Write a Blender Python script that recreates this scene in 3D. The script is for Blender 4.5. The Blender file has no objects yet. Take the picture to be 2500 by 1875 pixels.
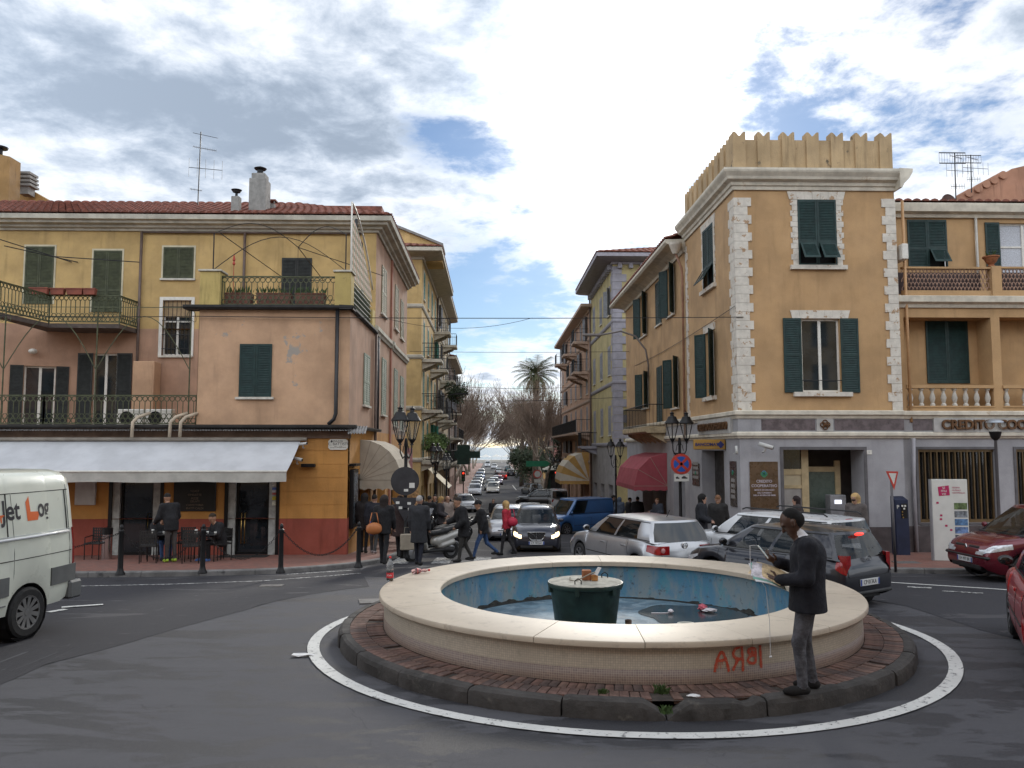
import bpy, math, random
import numpy as np
from mathutils import Vector, Matrix
R_=math.radians
random.seed(7)
SC=bpy.context.scene
COL=SC.collection
# ------------------------------------------------------------------ camera
FPX=1962.0; CAM_YAW=R_(1.46); CAM_PITCH=R_(4.5); CZ=2.54
cd=bpy.data.cameras.new('camera'); cam=bpy.data.objects.new('camera',cd); COL.objects.link(cam)
cd.sensor_width=36.0; cd.lens=36.0*FPX/2500.0; cd.clip_start=0.05; cd.clip_end=60000
cam.location=(0,0,CZ); cam.rotation_euler=(math.pi/2+CAM_PITCH,0,-CAM_YAW)
SC.camera=cam
# ------------------------------------------------------------------ sun, sky, exposure
SUN_EL=R_(22.5); SUN_AZ=R_(12.0)          # azimuth measured from the street axis (+Y) towards +X
SUN=Vector((math.sin(SUN_AZ)*math.cos(SUN_EL),math.cos(SUN_AZ)*math.cos(SUN_EL),math.sin(SUN_EL)))
sl=bpy.data.lights.new('sun','SUN'); so=bpy.data.objects.new('sun',sl); COL.objects.link(so)
sl.energy=1.5; sl.angle=R_(10.0); sl.color=(1.0,0.95,0.86)
so.location=(0,0,60); so.rotation_euler=SUN.to_track_quat('Z','Y').to_euler()
SC.view_settings.view_transform='Standard'; SC.view_settings.look='None'
SC.view_settings.gamma=1.0; SC.view_settings.exposure=0.32; SC.view_settings.use_curve_mapping=False
W=bpy.data.worlds.new('World'); SC.world=W; W.use_nodes=True
def build_world():
    nt=W.node_tree; nt.nodes.clear(); N=nt.nodes.new; L=nt.links.new
    def math_(op,a,b=None,c=None,clamp=False):
        n=N('ShaderNodeMath'); n.operation=op; n.use_clamp=clamp
        for i,v in enumerate((a,b,c)):
            if v is None: continue
            if isinstance(v,(int,float)): n.inputs[i].default_value=v
            else: L(v,n.inputs[i])
        return n.outputs[0]
    def vmath(op,a,b=None):
        n=N('ShaderNodeVectorMath'); n.operation=op
        for i,v in enumerate((a,b)):
            if v is None: continue
            if isinstance(v,(tuple,list,Vector)): n.inputs[i].default_value=tuple(v)
            else: L(v,n.inputs[i])
        return n
    def mr(v,a,b,c=0.0,d=1.0,smooth=True):
        n=N('ShaderNodeMapRange'); n.interpolation_type='SMOOTHSTEP' if smooth else 'LINEAR'
        L(v,n.inputs[0])
        for i,x in zip((1,2,3,4),(a,b,c,d)): n.inputs[i].default_value=x
        return n.outputs[0]
    def mixc(f,a,b):
        n=N('ShaderNodeMix'); n.data_type='RGBA'
        if isinstance(f,(int,float)): n.inputs[0].default_value=f
        else: L(f,n.inputs[0])
        for s,v in ((6,a),(7,b)):
            if isinstance(v,tuple): n.inputs[s].default_value=(*v,1)
            else: L(v,n.inputs[s])
        return n.outputs[2]
    def noise(vec,scale,detail=8,rough=.58,dist=0.0,off=(0,0,0)):
        n=N('ShaderNodeTexNoise'); n.inputs['Scale'].default_value=scale; n.inputs['Detail'].default_value=detail
        n.inputs['Roughness'].default_value=rough; n.inputs['Distortion'].default_value=dist
        L(vmath('ADD',vec,off).outputs[0],n.inputs['Vector']); return n.outputs['Fac']
    tc=N('ShaderNodeTexCoord'); d=tc.outputs['Generated']
    sp=N('ShaderNodeSeparateXYZ'); L(d,sp.inputs[0])
    zz=math_('ADD',math_('MAXIMUM',sp.outputs[2],0.0),0.16)
    cb=N('ShaderNodeCombineXYZ'); L(math_('DIVIDE',sp.outputs[0],zz),cb.inputs[0]); L(math_('DIVIDE',sp.outputs[1],zz),cb.inputs[1])
    p=cb.outputs[0]
    def blob(dirv,power):      # a soft region of the sky round a direction
        q=vmath('DOT_PRODUCT',d,Vector(dirv).normalized()).outputs['Value']
        return math_('POWER',math_('MAXIMUM',q,0.0),power)
    sky=N('ShaderNodeTexSky'); sky.sky_type='NISHITA'; sky.sun_disc=False
    sky.sun_elevation=SUN_EL; sky.sun_rotation=SUN_AZ; sky.air_density=1.0; sky.dust_density=0.15; sky.ozone_density=3.0
    cdot=vmath('DOT_PRODUCT',d,SUN).outputs['Value']
    cpos=math_('MAXIMUM',cdot,0.0)
    az=math_('MULTIPLY',math_('ARCTAN2',sp.outputs[0],sp.outputs[1]),57.2958); el=math_('MULTIPLY',math_('ARCSINE',sp.outputs[2]),57.2958)
    def patch(a0,e0,sa,se,slope=0.0):      # a soft elliptical region of the sky, in degrees of azimuth and elevation
        da=math_('SUBTRACT',az,a0); u=math_('DIVIDE',da,sa); v=math_('DIVIDE',math_('SUBTRACT',math_('SUBTRACT',el,e0),math_('MULTIPLY',da,slope)),se)
        return math_('EXPONENT',math_('MULTIPLY',math_('ADD',math_('MULTIPLY',u,u),math_('MULTIPLY',v,v)),-1.0))
    def lin(*t):
        r=None
        for v,k in t:
            q=math_('MULTIPLY',v,k); r=q if r is None else math_('ADD',r,q)
        return r
    n1=noise(p,1.7,10,.62,.25,(3.1,1.7,0)); n2=noise(p,6.5,9,.62,.2,(11.3,4.2,2)); n3=noise(p,.7,3,.5,.0,(0.4,7.9,5))
    bank=patch(-21,21.0,18,4.6,-.14); upper=patch(-20,33,22,6.5,0); gapl=patch(-4.5,21.5,6.5,2.0,-.12); gaps=patch(-1,11,7,4.0); ur=patch(17,31.5,5,2.2,.25); wisp=noise(p,3.0,8,.6,.6,(5,9,1))
    base=lin((n1,.55),(n2,.33),(n3,.22)); 
    cover=math_('ADD',base,lin((bank,.14),(upper,.07),(gapl,-.13),(gaps,-.10),(ur,-.17)))
    mask=mr(cover,.45,.575)
    g1=math_('POWER',cpos,9.0); g2=math_('POWER',cpos,85.0); g3=math_('POWER',cpos,500.0)
    thick=mr(math_('ADD',base,lin((bank,.24),(upper,.06),(n2,.32),(g2,-.15))),.60,1.0)
    front=math_('MULTIPLY',math_('SUBTRACT',1.0,cdot),.5)
    brk=mr(lin((n1,.6),(n2,.4)),.36,.62,.25,1.5); g2=math_('MULTIPLY',g2,brk)
    lit=math_('ADD',lin((g1,.22),(g2,.9),(g3,1.2),(front,1.2)),.90)
    shade=math_('ADD',lin((g1,.06),(g2,.45),(front,1.1)),.31)
    ccol=N('ShaderNodeMix'); ccol.data_type='FLOAT'; L(thick,ccol.inputs[0]); L(lit,ccol.inputs[2]); L(shade,ccol.inputs[3])
    tint=mixc(thick,(1.0,1.0,1.0),(.80,.97,1.22))
    cl=N('ShaderNodeVectorMath'); cl.operation='SCALE'; L(tint,cl.inputs[0]); L(ccol.outputs[0],cl.inputs[3])
    bs=N('ShaderNodeVectorMath'); bs.operation='SCALE'; L(sky.outputs[0],bs.inputs[0]); bs.inputs[3].default_value=SKY_STR; bt=vmath('MULTIPLY',bs.outputs[0],(.90,.98,1.06))
    hz=math_('ADD',math_('MULTIPLY',g2,.40),math_('MULTIPLY',mr(sp.outputs[2],.0,.16,1,0),.22))
    hv=N('ShaderNodeCombineXYZ'); [L(hz,hv.inputs[i]) for i in range(3)]
    blue=vmath('ADD',bt.outputs[0],hv.outputs[0]).outputs[0]
    out=mixc(mask,blue,cl.outputs[0])
    bg=N('ShaderNodeBackground'); L(out,bg.inputs[0]); bg.inputs[1].default_value=1.0
    o=N('ShaderNodeOutputWorld'); L(bg.outputs[0],o.inputs[0])
SKY_STR=0.075
build_world()
SC.cycles.max_bounces=5; SC.cycles.diffuse_bounces=3; SC.cycles.glossy_bounces=3; SC.cycles.transmission_bounces=4; SC.cycles.transparent_max_bounces=8
SC.cycles.caustics_reflective=False; SC.cycles.caustics_refractive=False
SC.cycles.use_denoising=True
# ------------------------------------------------------------------ places: photograph pixel <-> point of the square
_fw=np.array([math.sin(CAM_YAW)*math.cos(CAM_PITCH),math.cos(CAM_YAW)*math.cos(CAM_PITCH),math.sin(CAM_PITCH)])
_rt=np.array([math.cos(CAM_YAW),-math.sin(CAM_YAW),0]); _up=np.cross(_rt,_fw); _C=np.array([0,0,CZ])
TY=[-80,0,10,14,21.5,25,36,51,75,105,150,330]
TZ=[.3,0,0,-.12,-.58,-.82,-1.55,-2.45,-3.1,-3.4,-3.5,-3.5]
def gz(Y): return float(np.interp(Y,TY,TZ))
def ray(x,y): return _rt*((x-1250)/FPX)+_up*((937.5-y)/FPX)+_fw
def atY(x,y,Y): d=ray(x,y); return _C+d*(Y/d[1])
def atX(x,y,X): d=ray(x,y); return _C+d*(X/d[0])
def atZ(x,y,Z): d=ray(x,y); return _C+d*((Z-CZ)/d[2])
def onground(x,y,dz=0.0):
    d=ray(x,y); lo,hi=1.0,400.0
    for _ in range(60):
        m=(lo+hi)/2; p=_C+d*m
        if p[2]>gz(p[1])+dz: lo=m
        else: hi=m
    return _C+d*lo
# ------------------------------------------------------------------ materials
MATS={}
def mk(name,col,rough=.7,metal=0.0,var=.12,vs=3.0,bump=0.0,bs=60.0,coat=0.0,spec=.5,stain=None,streak=0.0,emit=None,alpha=1.0,trans=0.0,ior=1.45,fine=0.0,fold=0):
    if name in MATS: return MATS[name]
    m=bpy.data.materials.new(name); MATS[name]=m; m.use_nodes=True
    nt=m.node_tree; b=nt.nodes['Principled BSDF']; N=nt.nodes.new; L=nt.links.new
    b.inputs['Roughness'].default_value=rough; b.inputs['Metallic'].default_value=metal
    b.inputs['Coat Weight'].default_value=coat; b.inputs['Coat Roughness'].default_value=.04
    b.inputs['Specular IOR Level'].default_value=spec; b.inputs['IOR'].default_value=ior
    b.inputs['Alpha'].default_value=alpha; b.inputs['Transmission Weight'].default_value=trans
    b.inputs['Base Color'].default_value=(*col,1)
    if emit: b.inputs['Emission Color'].default_value=(*emit[0],1); b.inputs['Emission Strength'].default_value=emit[1]
    tc=N('ShaderNodeTexCoord'); ob=tc.outputs['Object']
    def noise(scale,detail=4,rough_=.55,vec=ob):
        n=N('ShaderNodeTexNoise'); n.inputs['Scale'].default_value=scale; n.inputs['Detail'].default_value=detail
        n.inputs['Roughness'].default_value=rough_; L(vec,n.inputs['Vector']); return n.outputs['Fac']
    def mixm(f,a,b_,mode='MIX'):
        n=N('ShaderNodeMix'); n.data_type='RGBA'; n.blend_type=mode
        if isinstance(f,float): n.inputs[0].default_value=f
        else: L(f,n.inputs[0])
        for s,v in ((6,a),(7,b_)):
            if isinstance(v,tuple): n.inputs[s].default_value=(*v,1)
            else: L(v,n.inputs[s])
        return n.outputs[2]
    def rng(v,a,b_,c=0.0,d=1.0):
        n=N('ShaderNodeMapRange'); n.interpolation_type='SMOOTHSTEP'; L(v,n.inputs[0])
        for i,x in zip((1,2,3,4),(a,b_,c,d)): n.inputs[i].default_value=x
        return n.outputs[0]
    c=None
    if var>0:
        lo=tuple(x*(1-var) for x in col); hi=tuple(min(1,x*(1+var)) for x in col)
        c=mixm(rng(noise(vs,6,.6),.3,.7),lo,hi)
    if streak>0:      # rain streaks running down a wall
        mp=N('ShaderNodeMapping'); mp.inputs['Scale'].default_value=(1,1,.12); L(ob,mp.inputs[0])
        s=rng(noise(3.2,5,.65,mp.outputs[0]),.52,.75)
        mu=N('ShaderNodeMath'); mu.operation='MULTIPLY'; mu.inputs[1].default_value=streak; L(s,mu.inputs[0])
        c=mixm(mu.outputs[0],c if c is not None else col,tuple(x*.45 for x in col))
    if stain:
        scol,ss,a,b_=stain
        c=mixm(rng(noise(ss,7,.68),a,b_),c if c is not None else col,scol)
    if fine>0:
        c=mixm(rng(noise(90,2,.6),.35,.65,0.0,fine),c if c is not None else col,tuple(x*.4 for x in col))
    if c is not None: L(c,b.inputs['Base Color'])
    if bump>0:
        bn=N('ShaderNodeBump'); bn.inputs['Strength'].default_value=bump; bn.inputs['Distance'].default_value=.02 if fold else .01
        L(noise(fold or bs,5,.6),bn.inputs['Height']); L(bn.outputs[0],b.inputs['Normal'])
    if rough>.25 and var>0 and metal==0:
        L(rng(noise(vs*2.3,3),.3,.7,max(0,rough-.08),min(1,rough+.08)),b.inputs['Roughness'])
    return m
# ------------------------------------------------------------------ mesh helpers
class MB:
    def __init__(s): s.v=[]; s.f=[]; s.uv=None
    def add(s,vs,fs):
        o=len(s.v); s.v+= [tuple(map(float,x)) for x in vs]; s.f+=[tuple(i+o for i in f) for f in fs]; return s
    def bx(s,x0,x1,y0,y1,z0,z1):
        return s.add([(x0,y0,z0),(x1,y0,z0),(x1,y1,z0),(x0,y1,z0),(x0,y0,z1),(x1,y0,z1),(x1,y1,z1),(x0,y1,z1)],
          [(3,2,1,0),(4,5,6,7),(0,1,5,4),(1,2,6,5),(2,3,7,6),(3,0,4,7)])
    def cbx(s,x0,x1,y0,y1,z0,z1,c=.01):        # box with chamfered edges
        vs=[];
        for (a,b,d) in ((0,1,1),(1,0,1),(1,1,0)):
            for i in (0,1):
                for j in (0,1):
                    for k in (0,1):
                        X=(x0 if i==0 else x1)+(c if i==0 else -c)*a
                        Y=(y0 if j==0 else y1)+(c if j==0 else -c)*b
                        Z=(z0 if k==0 else z1)+(c if k==0 else -c)*d
                        vs.append((X,Y,Z))
        def I(g,i,j,k): return g*8+i*4+j*2+k
        fs=[]
        for i in (0,1): fs.append((I(0,i,0,0),I(0,i,1,0),I(0,i,1,1),I(0,i,0,1)))
        for j in (0,1): fs.append((I(1,0,j,0),I(1,1,j,0),I(1,1,j,1),I(1,0,j,1)))
        for k in (0,1): fs.append((I(2,0,0,k),I(2,1,0,k),I(2,1,1,k),I(2,0,1,k)))
        for i in (0,1):
            for j in (0,1): fs.append((I(0,i,j,0),I(0,i,j,1),I(1,i,j,1),I(1,i,j,0)))
            for k in (0,1): fs.append((I(0,i,0,k),I(0,i,1,k),I(2,i,1,k),I(2,i,0,k)))
        for j in (0,1):
            for k in (0,1): fs.append((I(1,0,j,k),I(1,1,j,k),I(2,1,j,k),I(2,0,j,k)))
        for i in (0,1):
            for j in (0,1):
                for k in (0,1): fs.append((I(0,i,j,k),I(1,i,j,k),I(2,i,j,k)))
        return s.add(vs,fs)
    def fb(s,F,u0,u1,z0,z1,n0,n1):             # box on a facade: along it, up it, out of it
        P=[F(u,z,n) for n in (n0,n1) for z in (z0,z1) for u in (u0,u1)]
        return s.add(P,[(0,1,3,2),(5,4,6,7),(0,4,5,1),(2,3,7,6),(0,2,6,4),(1,5,7,3)])
    def fprof(s,F,u0,u1,prof,caps=True):        # a moulding: profile of (n,z) swept along a facade
        k=len(prof); A=[F(u0,z,n) for n,z in prof]; B=[F(u1,z,n) for n,z in prof]
        fs=[(i,(i+1)%k,k+(i+1)%k,k+i) for i in range(k)]
        if caps: fs+=[tuple(range(k))[::-1],tuple(range(k,2*k))]
        return s.add(A+B,fs)
    def sweep(s,prof,path,closed=False):        # path: list of (origin, outward 2D vector scaled for mitre); prof (n,z)
        k=len(prof); m=len(path); vs=[]
        for (o,nv) in path:
            for n,z in prof: vs.append((o[0]+nv[0]*n,o[1]+nv[1]*n,z))
        fs=[]
        for j in range(m if closed else m-1):
            for i in range(k):
                a=j*k+i; b=j*k+(i+1)%k; c=((j+1)%m)*k+(i+1)%k; d=((j+1)%m)*k+i
                fs.append((a,b,c,d))
        if not closed: fs+=[tuple(range(k))[::-1],tuple(range((m-1)*k,m*k))]
        return s.add(vs,fs)
    def poly(s,pts): return s.add(pts,[tuple(range(len(pts)))])
    def prism(s,pts,vec):
        k=len(pts); B=[tuple(np.add(p,vec)) for p in pts]
        return s.add(list(pts)+B,[tuple(range(k))[::-1],tuple(range(k,2*k))]+[(i,(i+1)%k,k+(i+1)%k,k+i) for i in range(k)])
    def tube(s,pts,r,n=6,closed=False,caps=True):
        pts=[Vector(p) for p in pts]; m=len(pts); vs=[]
        rs=r if isinstance(r,(list,tuple)) else [r]*m
        up=None
        for i in range(m):
            if closed: t=pts[(i+1)%m]-pts[i-1]
            else: t=pts[min(i+1,m-1)]-pts[max(i-1,0)]
            if t.length<1e-9: t=Vector((0,0,1))
            t.normalize()
            if up is None:
                up=Vector((0,0,1)) if abs(t.z)<.9 else Vector((1,0,0))
            a=(up-t*up.dot(t));
            if a.length<1e-6: a=t.orthogonal()
            a.normalize(); b=t.cross(a); up=a
            for k in range(n):
                w=2*math.pi*(k+.5)/n; vs.append(pts[i]+(a*math.cos(w)+b*math.sin(w))*rs[i])
        fs=[]
        for i in range(m if closed else m-1):
            for k in range(n):
                j=(i+1)%m
                fs.append((i*n+k,i*n+(k+1)%n,j*n+(k+1)%n,j*n+k))
        if caps and not closed: fs+=[tuple(range(n))[::-1],tuple(range((m-1)*n,m*n))]
        return s.add(vs,fs)
    def cyl(s,p0,p1,r0,r1=None,n=10,caps=True): return s.tube([p0,p1],[r0,r0 if r1 is None else r1],n,caps=caps)
    def lathe(s,prof,n=16,c=(0,0,0),ax='z',a0=0.0,a1=2*math.pi):
        full=abs(a1-a0-2*math.pi)<1e-6; m=n if full else n+1; vs=[]; k=len(prof)
        for j in range(m):
            w=a0+(a1-a0)*j/n; cw,sw=math.cos(w),math.sin(w)
            for r,z in prof:
                if ax=='z': vs.append((c[0]+r*cw,c[1]+r*sw,c[2]+z))
                elif ax=='y': vs.append((c[0]+r*cw,c[1]+z,c[2]+r*sw))
                else: vs.append((c[0]+z,c[1]+r*cw,c[2]+r*sw))
        fs=[]
        for j in range(n):
            for i in range(k-1):
                a=j*k+i; b=((j+1)%m)*k+i
                fs.append((a,b,b+1,a+1))
        return s.add(vs,fs)
    def ell(s,c,r,nu=12,nv=8):
        prof=[(math.sin(math.pi*i/nv),-math.cos(math.pi*i/nv)) for i in range(nv+1)]
        vs=[];fs=[]
        for j in range(nu):
            w=2*math.pi*j/nu
            for a,z in prof: vs.append((c[0]+r[0]*a*math.cos(w),c[1]+r[1]*a*math.sin(w),c[2]+r[2]*z))
        k=nv+1
        for j in range(nu):
            for i in range(nv): fs.append((j*k+i,((j+1)%nu)*k+i,((j+1)%nu)*k+i+1,j*k+i+1))
        return s.add(vs,fs)
    def xf(s,M):
        s.v=[tuple(M@Vector(p)) for p in s.v]; return s
    def mesh(s,name,mat,smooth=False):
        me=bpy.data.meshes.new(name); me.from_pydata(s.v,[],s.f)
        mats=mat if isinstance(mat,(list,tuple)) else [mat]
        for m in mats:
            if m: me.materials.append(m)
        if smooth:
            me.polygons.foreach_set('use_smooth',[True]*len(me.polygons))
            if isinstance(smooth,float):
                try: me.set_sharp_from_angle(angle=R_(smooth))
                except Exception: pass
        me.update(); return me
    def build(s,name,mat,parent=None,smooth=False):
        if not s.f: return None
        return link(name,s.mesh(name,mat,smooth),parent)
    def fixn(s):                                # make normals consistent, merge doubles
        import bmesh
        bm=bmesh.new(); me=bpy.data.meshes.new('t'); me.from_pydata(s.v,[],s.f); bm.from_mesh(me)
        bmesh.ops.remove_doubles(bm,verts=bm.verts,dist=1e-5); bmesh.ops.recalc_face_normals(bm,faces=bm.faces)
        bm.to_mesh(me); bm.free()
        s.v=[tuple(v.co) for v in me.vertices]; s.f=[tuple(p.vertices) for p in me.polygons]; bpy.data.meshes.remove(me); return s
def link(name,data,parent=None):
    o=bpy.data.objects.new(name,data); COL.objects.link(o)
    if parent is not None:
        o.parent=parent
        if 'fixed' in ROOTS.get(parent.name,()): o.matrix_parent_inverse=Matrix.Translation(-Vector(parent.location))
    return o
ROOTS={}
def thing(name,label,cat,loc=(0,0,0),rz=0.0,group=None,fixed=False):
    o=bpy.data.objects.new(name,None); COL.objects.link(o); o.empty_display_size=.2
    o.location=loc; o.rotation_euler=(0,0,rz)
    if fixed: ROOTS[o.name]='fixed'
    return tag(o,label,cat,group)
def tag(o,label,cat,group=None):
    o['label']=label; o['category']=cat
    if group: o['group']=group
    return o
def struct(o): o['kind']='structure'; return o
def stuff(o): o['kind']='stuff'; return o
def dup(root,loc,rz=0.0,label=None,group=None,scale=None):
    r=root.copy(); COL.objects.link(r); r.location=loc; r.rotation_euler=(0,0,rz)
    if scale: r.scale=(scale,)*3
    if label: r['label']=label
    if group: r['group']=group
    for ch in list(root.children):
        c=ch.copy(); COL.objects.link(c); c.parent=r
        for g in ch.children:
            d=g.copy(); COL.objects.link(d); d.parent=c
    return r
def front(Y0): return lambda u,z,n: (u,Y0-n,z)          # a facade that looks back at the square
def east(X0): return lambda u,z,n: (X0+n,u,z)           # a facade on the left of the street, looking across it
def west(X0): return lambda u,z,n: (X0-n,u,z)           # a facade on the right of the street
def text(name,s,F,u,z,size,mat,parent,n=.01,ext=.004,align='CENTER',font_w=1.0,bold=0.0,right=(1,0,0),upv=(0,0,1)):
    cu=bpy.data.curves.new(name,'FONT'); cu.body=s; cu.size=size; cu.align_x=align; cu.align_y='CENTER'; cu.extrude=ext; cu.offset=bold
    o=bpy.data.objects.new(name,cu)
    me=bpy.data.meshes.new_from_object(o) ; bpy.data.objects.remove(o); bpy.data.curves.remove(cu)
    p=Vector(F(u,z,n)); r=Vector(right); w=Vector(upv); nn=r.cross(w)
    M=Matrix(((r.x*font_w,w.x,nn.x,p.x),(r.y*font_w,w.y,nn.y,p.y),(r.z*font_w,w.z,nn.z,p.z),(0,0,0,1)))
    me.transform(M); me.materials.clear(); me.materials.append(mat); me.name=name
    return link(name,me,parent)
# ------------------------------------------------------------------ shared materials
def node_mat(name,fn):
    if name in MATS: return MATS[name]
    m=bpy.data.materials.new(name); MATS[name]=m; m.use_nodes=True
    nt=m.node_tree; b=nt.nodes['Principled BSDF']; N=nt.nodes.new; L=nt.links.new
    class H: pass
    h=H(); h.nt=nt; h.b=b; h.N=N; h.L=L
    h.tc=N('ShaderNodeTexCoord'); h.ob=h.tc.outputs['Object']
    def noise(scale,detail=5,rough=.6,vec=None,dist=0.0):
        n=N('ShaderNodeTexNoise'); n.inputs['Scale'].default_value=scale; n.inputs['Detail'].default_value=detail
        n.inputs['Roughness'].default_value=rough; n.inputs['Distortion'].default_value=dist; L(vec if vec is not None else h.ob,n.inputs['Vector']); return n.outputs['Fac']
    def rng(v,a,b_,c=0.0,d=1.0):
        n=N('ShaderNodeMapRange'); n.interpolation_type='SMOOTHSTEP'; L(v,n.inputs[0])
        for i,x in zip((1,2,3,4),(a,b_,c,d)): n.inputs[i].default_value=x
        return n.outputs[0]
    def mix(f,a,b_,mode='MIX'):
        n=N('ShaderNodeMix'); n.data_type='RGBA'; n.blend_type=mode
        if isinstance(f,(int,float)): n.inputs[0].default_value=f
        else: L(f,n.inputs[0])
        for s,v in ((6,a),(7,b_)):
            if isinstance(v,tuple): n.inputs[s].default_value=(*v,1)
            else: L(v,n.inputs[s])
        return n.outputs[2]
    def mapping(scale,rot=(0,0,0),vec=None):
        mp=N('ShaderNodeMapping'); mp.inputs['Scale'].default_value=scale; mp.inputs['Rotation'].default_value=rot; L(vec if vec is not None else h.ob,mp.inputs[0]); return mp.outputs[0]
    def m_(op,a,b_=None):
        n=N('ShaderNodeMath'); n.operation=op
        for i,v in enumerate((a,b_)):
            if v is None: continue
            if isinstance(v,(int,float)): n.inputs[i].default_value=v
            else: L(v,n.inputs[i])
        return n.outputs[0]
    def bump(hgt,st,dist=.01):
        bn=N('ShaderNodeBump'); bn.inputs['Strength'].default_value=st; bn.inputs['Distance'].default_value=dist
        L(hgt,bn.inputs['Height']); L(bn.outputs[0],b.inputs['Normal'])
    h.noise=noise; h.rng=rng; h.mix=mix; h.mapping=mapping; h.m=m_; h.bump=bump
    fn(h); return m
def asphalt(h,base,dark,dk0,dk1,angle=0.25):
    v=h.mapping((.28,1.0,1),(0,0,angle))
    v2=h.mapping((.45,1.0,1),(0,0,angle+.5))
    big=h.m('MAXIMUM',h.rng(h.noise(1.1,9,.66,v,.5),dk0,dk1),h.m('MULTIPLY',h.rng(h.noise(2.7,9,.7,v2,.4),dk0+.04,dk1+.04),.9))
    med=h.rng(h.noise(5.5,7,.68,v),.45,.7)
    c=h.mix(h.m('MULTIPLY',med,.45),base,tuple(x*.72 for x in base))
    crack=h.N('ShaderNodeTexVoronoi'); crack.feature='DISTANCE_TO_EDGE'; crack.inputs['Scale'].default_value=.42
    wv=h.N('ShaderNodeVectorMath'); wv.operation='ADD'; nz=h.N('ShaderNodeTexNoise'); nz.inputs['Scale'].default_value=1.7; nz.inputs['Detail'].default_value=6; h.L(h.ob,nz.inputs['Vector'])
    h.L(h.ob,wv.inputs[0]); h.L(nz.outputs['Color'],wv.inputs[1]); h.L(wv.outputs[0],crack.inputs['Vector'])
    ck=h.rng(crack.outputs['Distance'],.0,.006,.85,0.0)
    c=h.mix(h.m('MULTIPLY',ck,h.rng(h.noise(.5,3),.45,.6)),c,(.02,.02,.022))
    sp=h.rng(h.noise(110,3,.75),.38,.68)
    c=h.mix(h.m('MULTIPLY',sp,.4),c,tuple(min(1,x*1.6) for x in base))
    c=h.mix(h.m('MULTIPLY',big,h.rng(h.noise(60,3,.7),.3,.6,.6,1.0)),c,dark)
    vor=h.N('ShaderNodeTexVoronoi'); vor.inputs['Scale'].default_value=170; h.L(h.ob,vor.inputs['Vector'])
    lite=h.rng(vor.outputs['Distance'],.06,.16,.55,0.0)
    c=h.mix(h.m('MULTIPLY',lite,h.rng(h.noise(38,3),.5,.62)),c,(.34,.34,.35))
    h.L(c,h.b.inputs['Base Color'])
    h.L(h.rng(big,0,1,.86,.62),h.b.inputs['Roughness'])
    h.bump(h.m('ADD',h.noise(150,3,.7),h.m('MULTIPLY',h.noise(9,4),.5)),.55,.012)
A_OLD=node_mat('old asphalt',lambda h: asphalt(h,(.066,.066,.074),(.020,.020,.025),  .512,.532))
A_NEW=node_mat('dark asphalt',lambda h: asphalt(h,(.024,.024,.030),(.050,.050,.056),.57,.64,-.3))
def paint_mat(h,wear,col=(.66,.66,.63)):
    v=h.mapping((1,1,1))
    n=h.rng(h.noise(14,7,.72,v),wear,wear+.09); n2=h.rng(h.noise(2.2,4,.6),.3,.7,.0,.35)
    c=h.mix(n2,col,tuple(x*.6 for x in col)); c=h.mix(n,c,(.10,.10,.105))
    h.L(c,h.b.inputs['Base Color']); h.b.inputs['Roughness'].default_value=.75; h.bump(h.noise(120,3,.7),.4,.01)
PAINT=node_mat('worn road paint',lambda h: paint_mat(h,.55))
PAINT2=node_mat('nearly gone road paint',lambda h: paint_mat(h,.44))
def brickpave(h):
    t=h.N('ShaderNodeTexBrick'); t.inputs['Scale'].default_value=1.0; t.inputs['Brick Width'].default_value=.21; t.inputs['Row Height'].default_value=.105
    t.inputs['Mortar Size'].default_value=.006; t.inputs['Color1'].default_value=(.25,.098,.068,1); t.inputs['Color2'].default_value=(.17,.078,.060,1); t.inputs['Mortar'].default_value=(.10,.075,.065,1)
    h.L(h.mapping((1,1,1),(0,0,R_(45))),t.inputs['Vector'])
    c=h.mix(h.rng(h.noise(.8,6,.65),.4,.7,0,.6),t.outputs['Color'],(.16,.085,.07))
    c=h.mix(h.rng(h.noise(5,6,.65),.5,.75,0,.4),c,(.28,.2,.17))
    h.L(c,h.b.inputs['Base Color']); h.b.inputs['Roughness'].default_value=.82; h.bump(t.outputs['Fac'],.4,-.006)
PAVE=node_mat('red brick paving',brickpave)
KERB=mk('grey kerb stone',(.17,.165,.16),.85,var=.3,vs=2.5,bump=.6,bs=30,stain=((.07,.07,.07),4,.55,.7))
# ------------------------------------------------------------------ road, pavements, markings
def grid_mesh(name,xs,ys,dz,mat,zf=None):
    vs=[(x,y,gz(y)+dz) for y in ys for x in xs]; k=len(xs)
    fs=[(j*k+i,j*k+i+1,(j+1)*k+i+1,(j+1)*k+i) for j in range(len(ys)-1) for i in range(k-1)]
    return struct(MB().add(vs,fs).build(name,mat))
ys=[-60,-20,-5]+[i*.8 for i in range(0,50)]+list(range(40,110,3))+[120,150,200,260,335]
grid_mesh('road',[-420,-120,-60,-30,-15,-8,-4,0,4,8,15,30,60,120,420],ys,0,A_OLD)
def strip(name,outer,inner,dz,mat,n=8,skirt=True):
    m=MB(); vs=[]; k=n+1
    for (a,b) in zip(outer,inner):
        for i in range(k):
            t=i/n; x=a[0]*(1-t)+b[0]*t; y=a[1]*(1-t)+b[1]*t; vs.append((x,y,gz(y)+dz))
    fs=[(j*k+i,j*k+i+1,(j+1)*k+i+1,(j+1)*k+i) for j in range(len(outer)-1) for i in range(n)]
    m.add(vs,fs)
    if skirt:
        for E in (outer,inner):
            q=[]
            for p in E: q+=[(p[0],p[1],gz(p[1])+dz),(p[0],p[1],gz(p[1])-.3)]
            m.add(q,[(2*j,2*j+1,2*j+3,2*j+2) for j in range(len(E)-1)])
    m.fixn(); return struct(m.build(name,mat))
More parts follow.
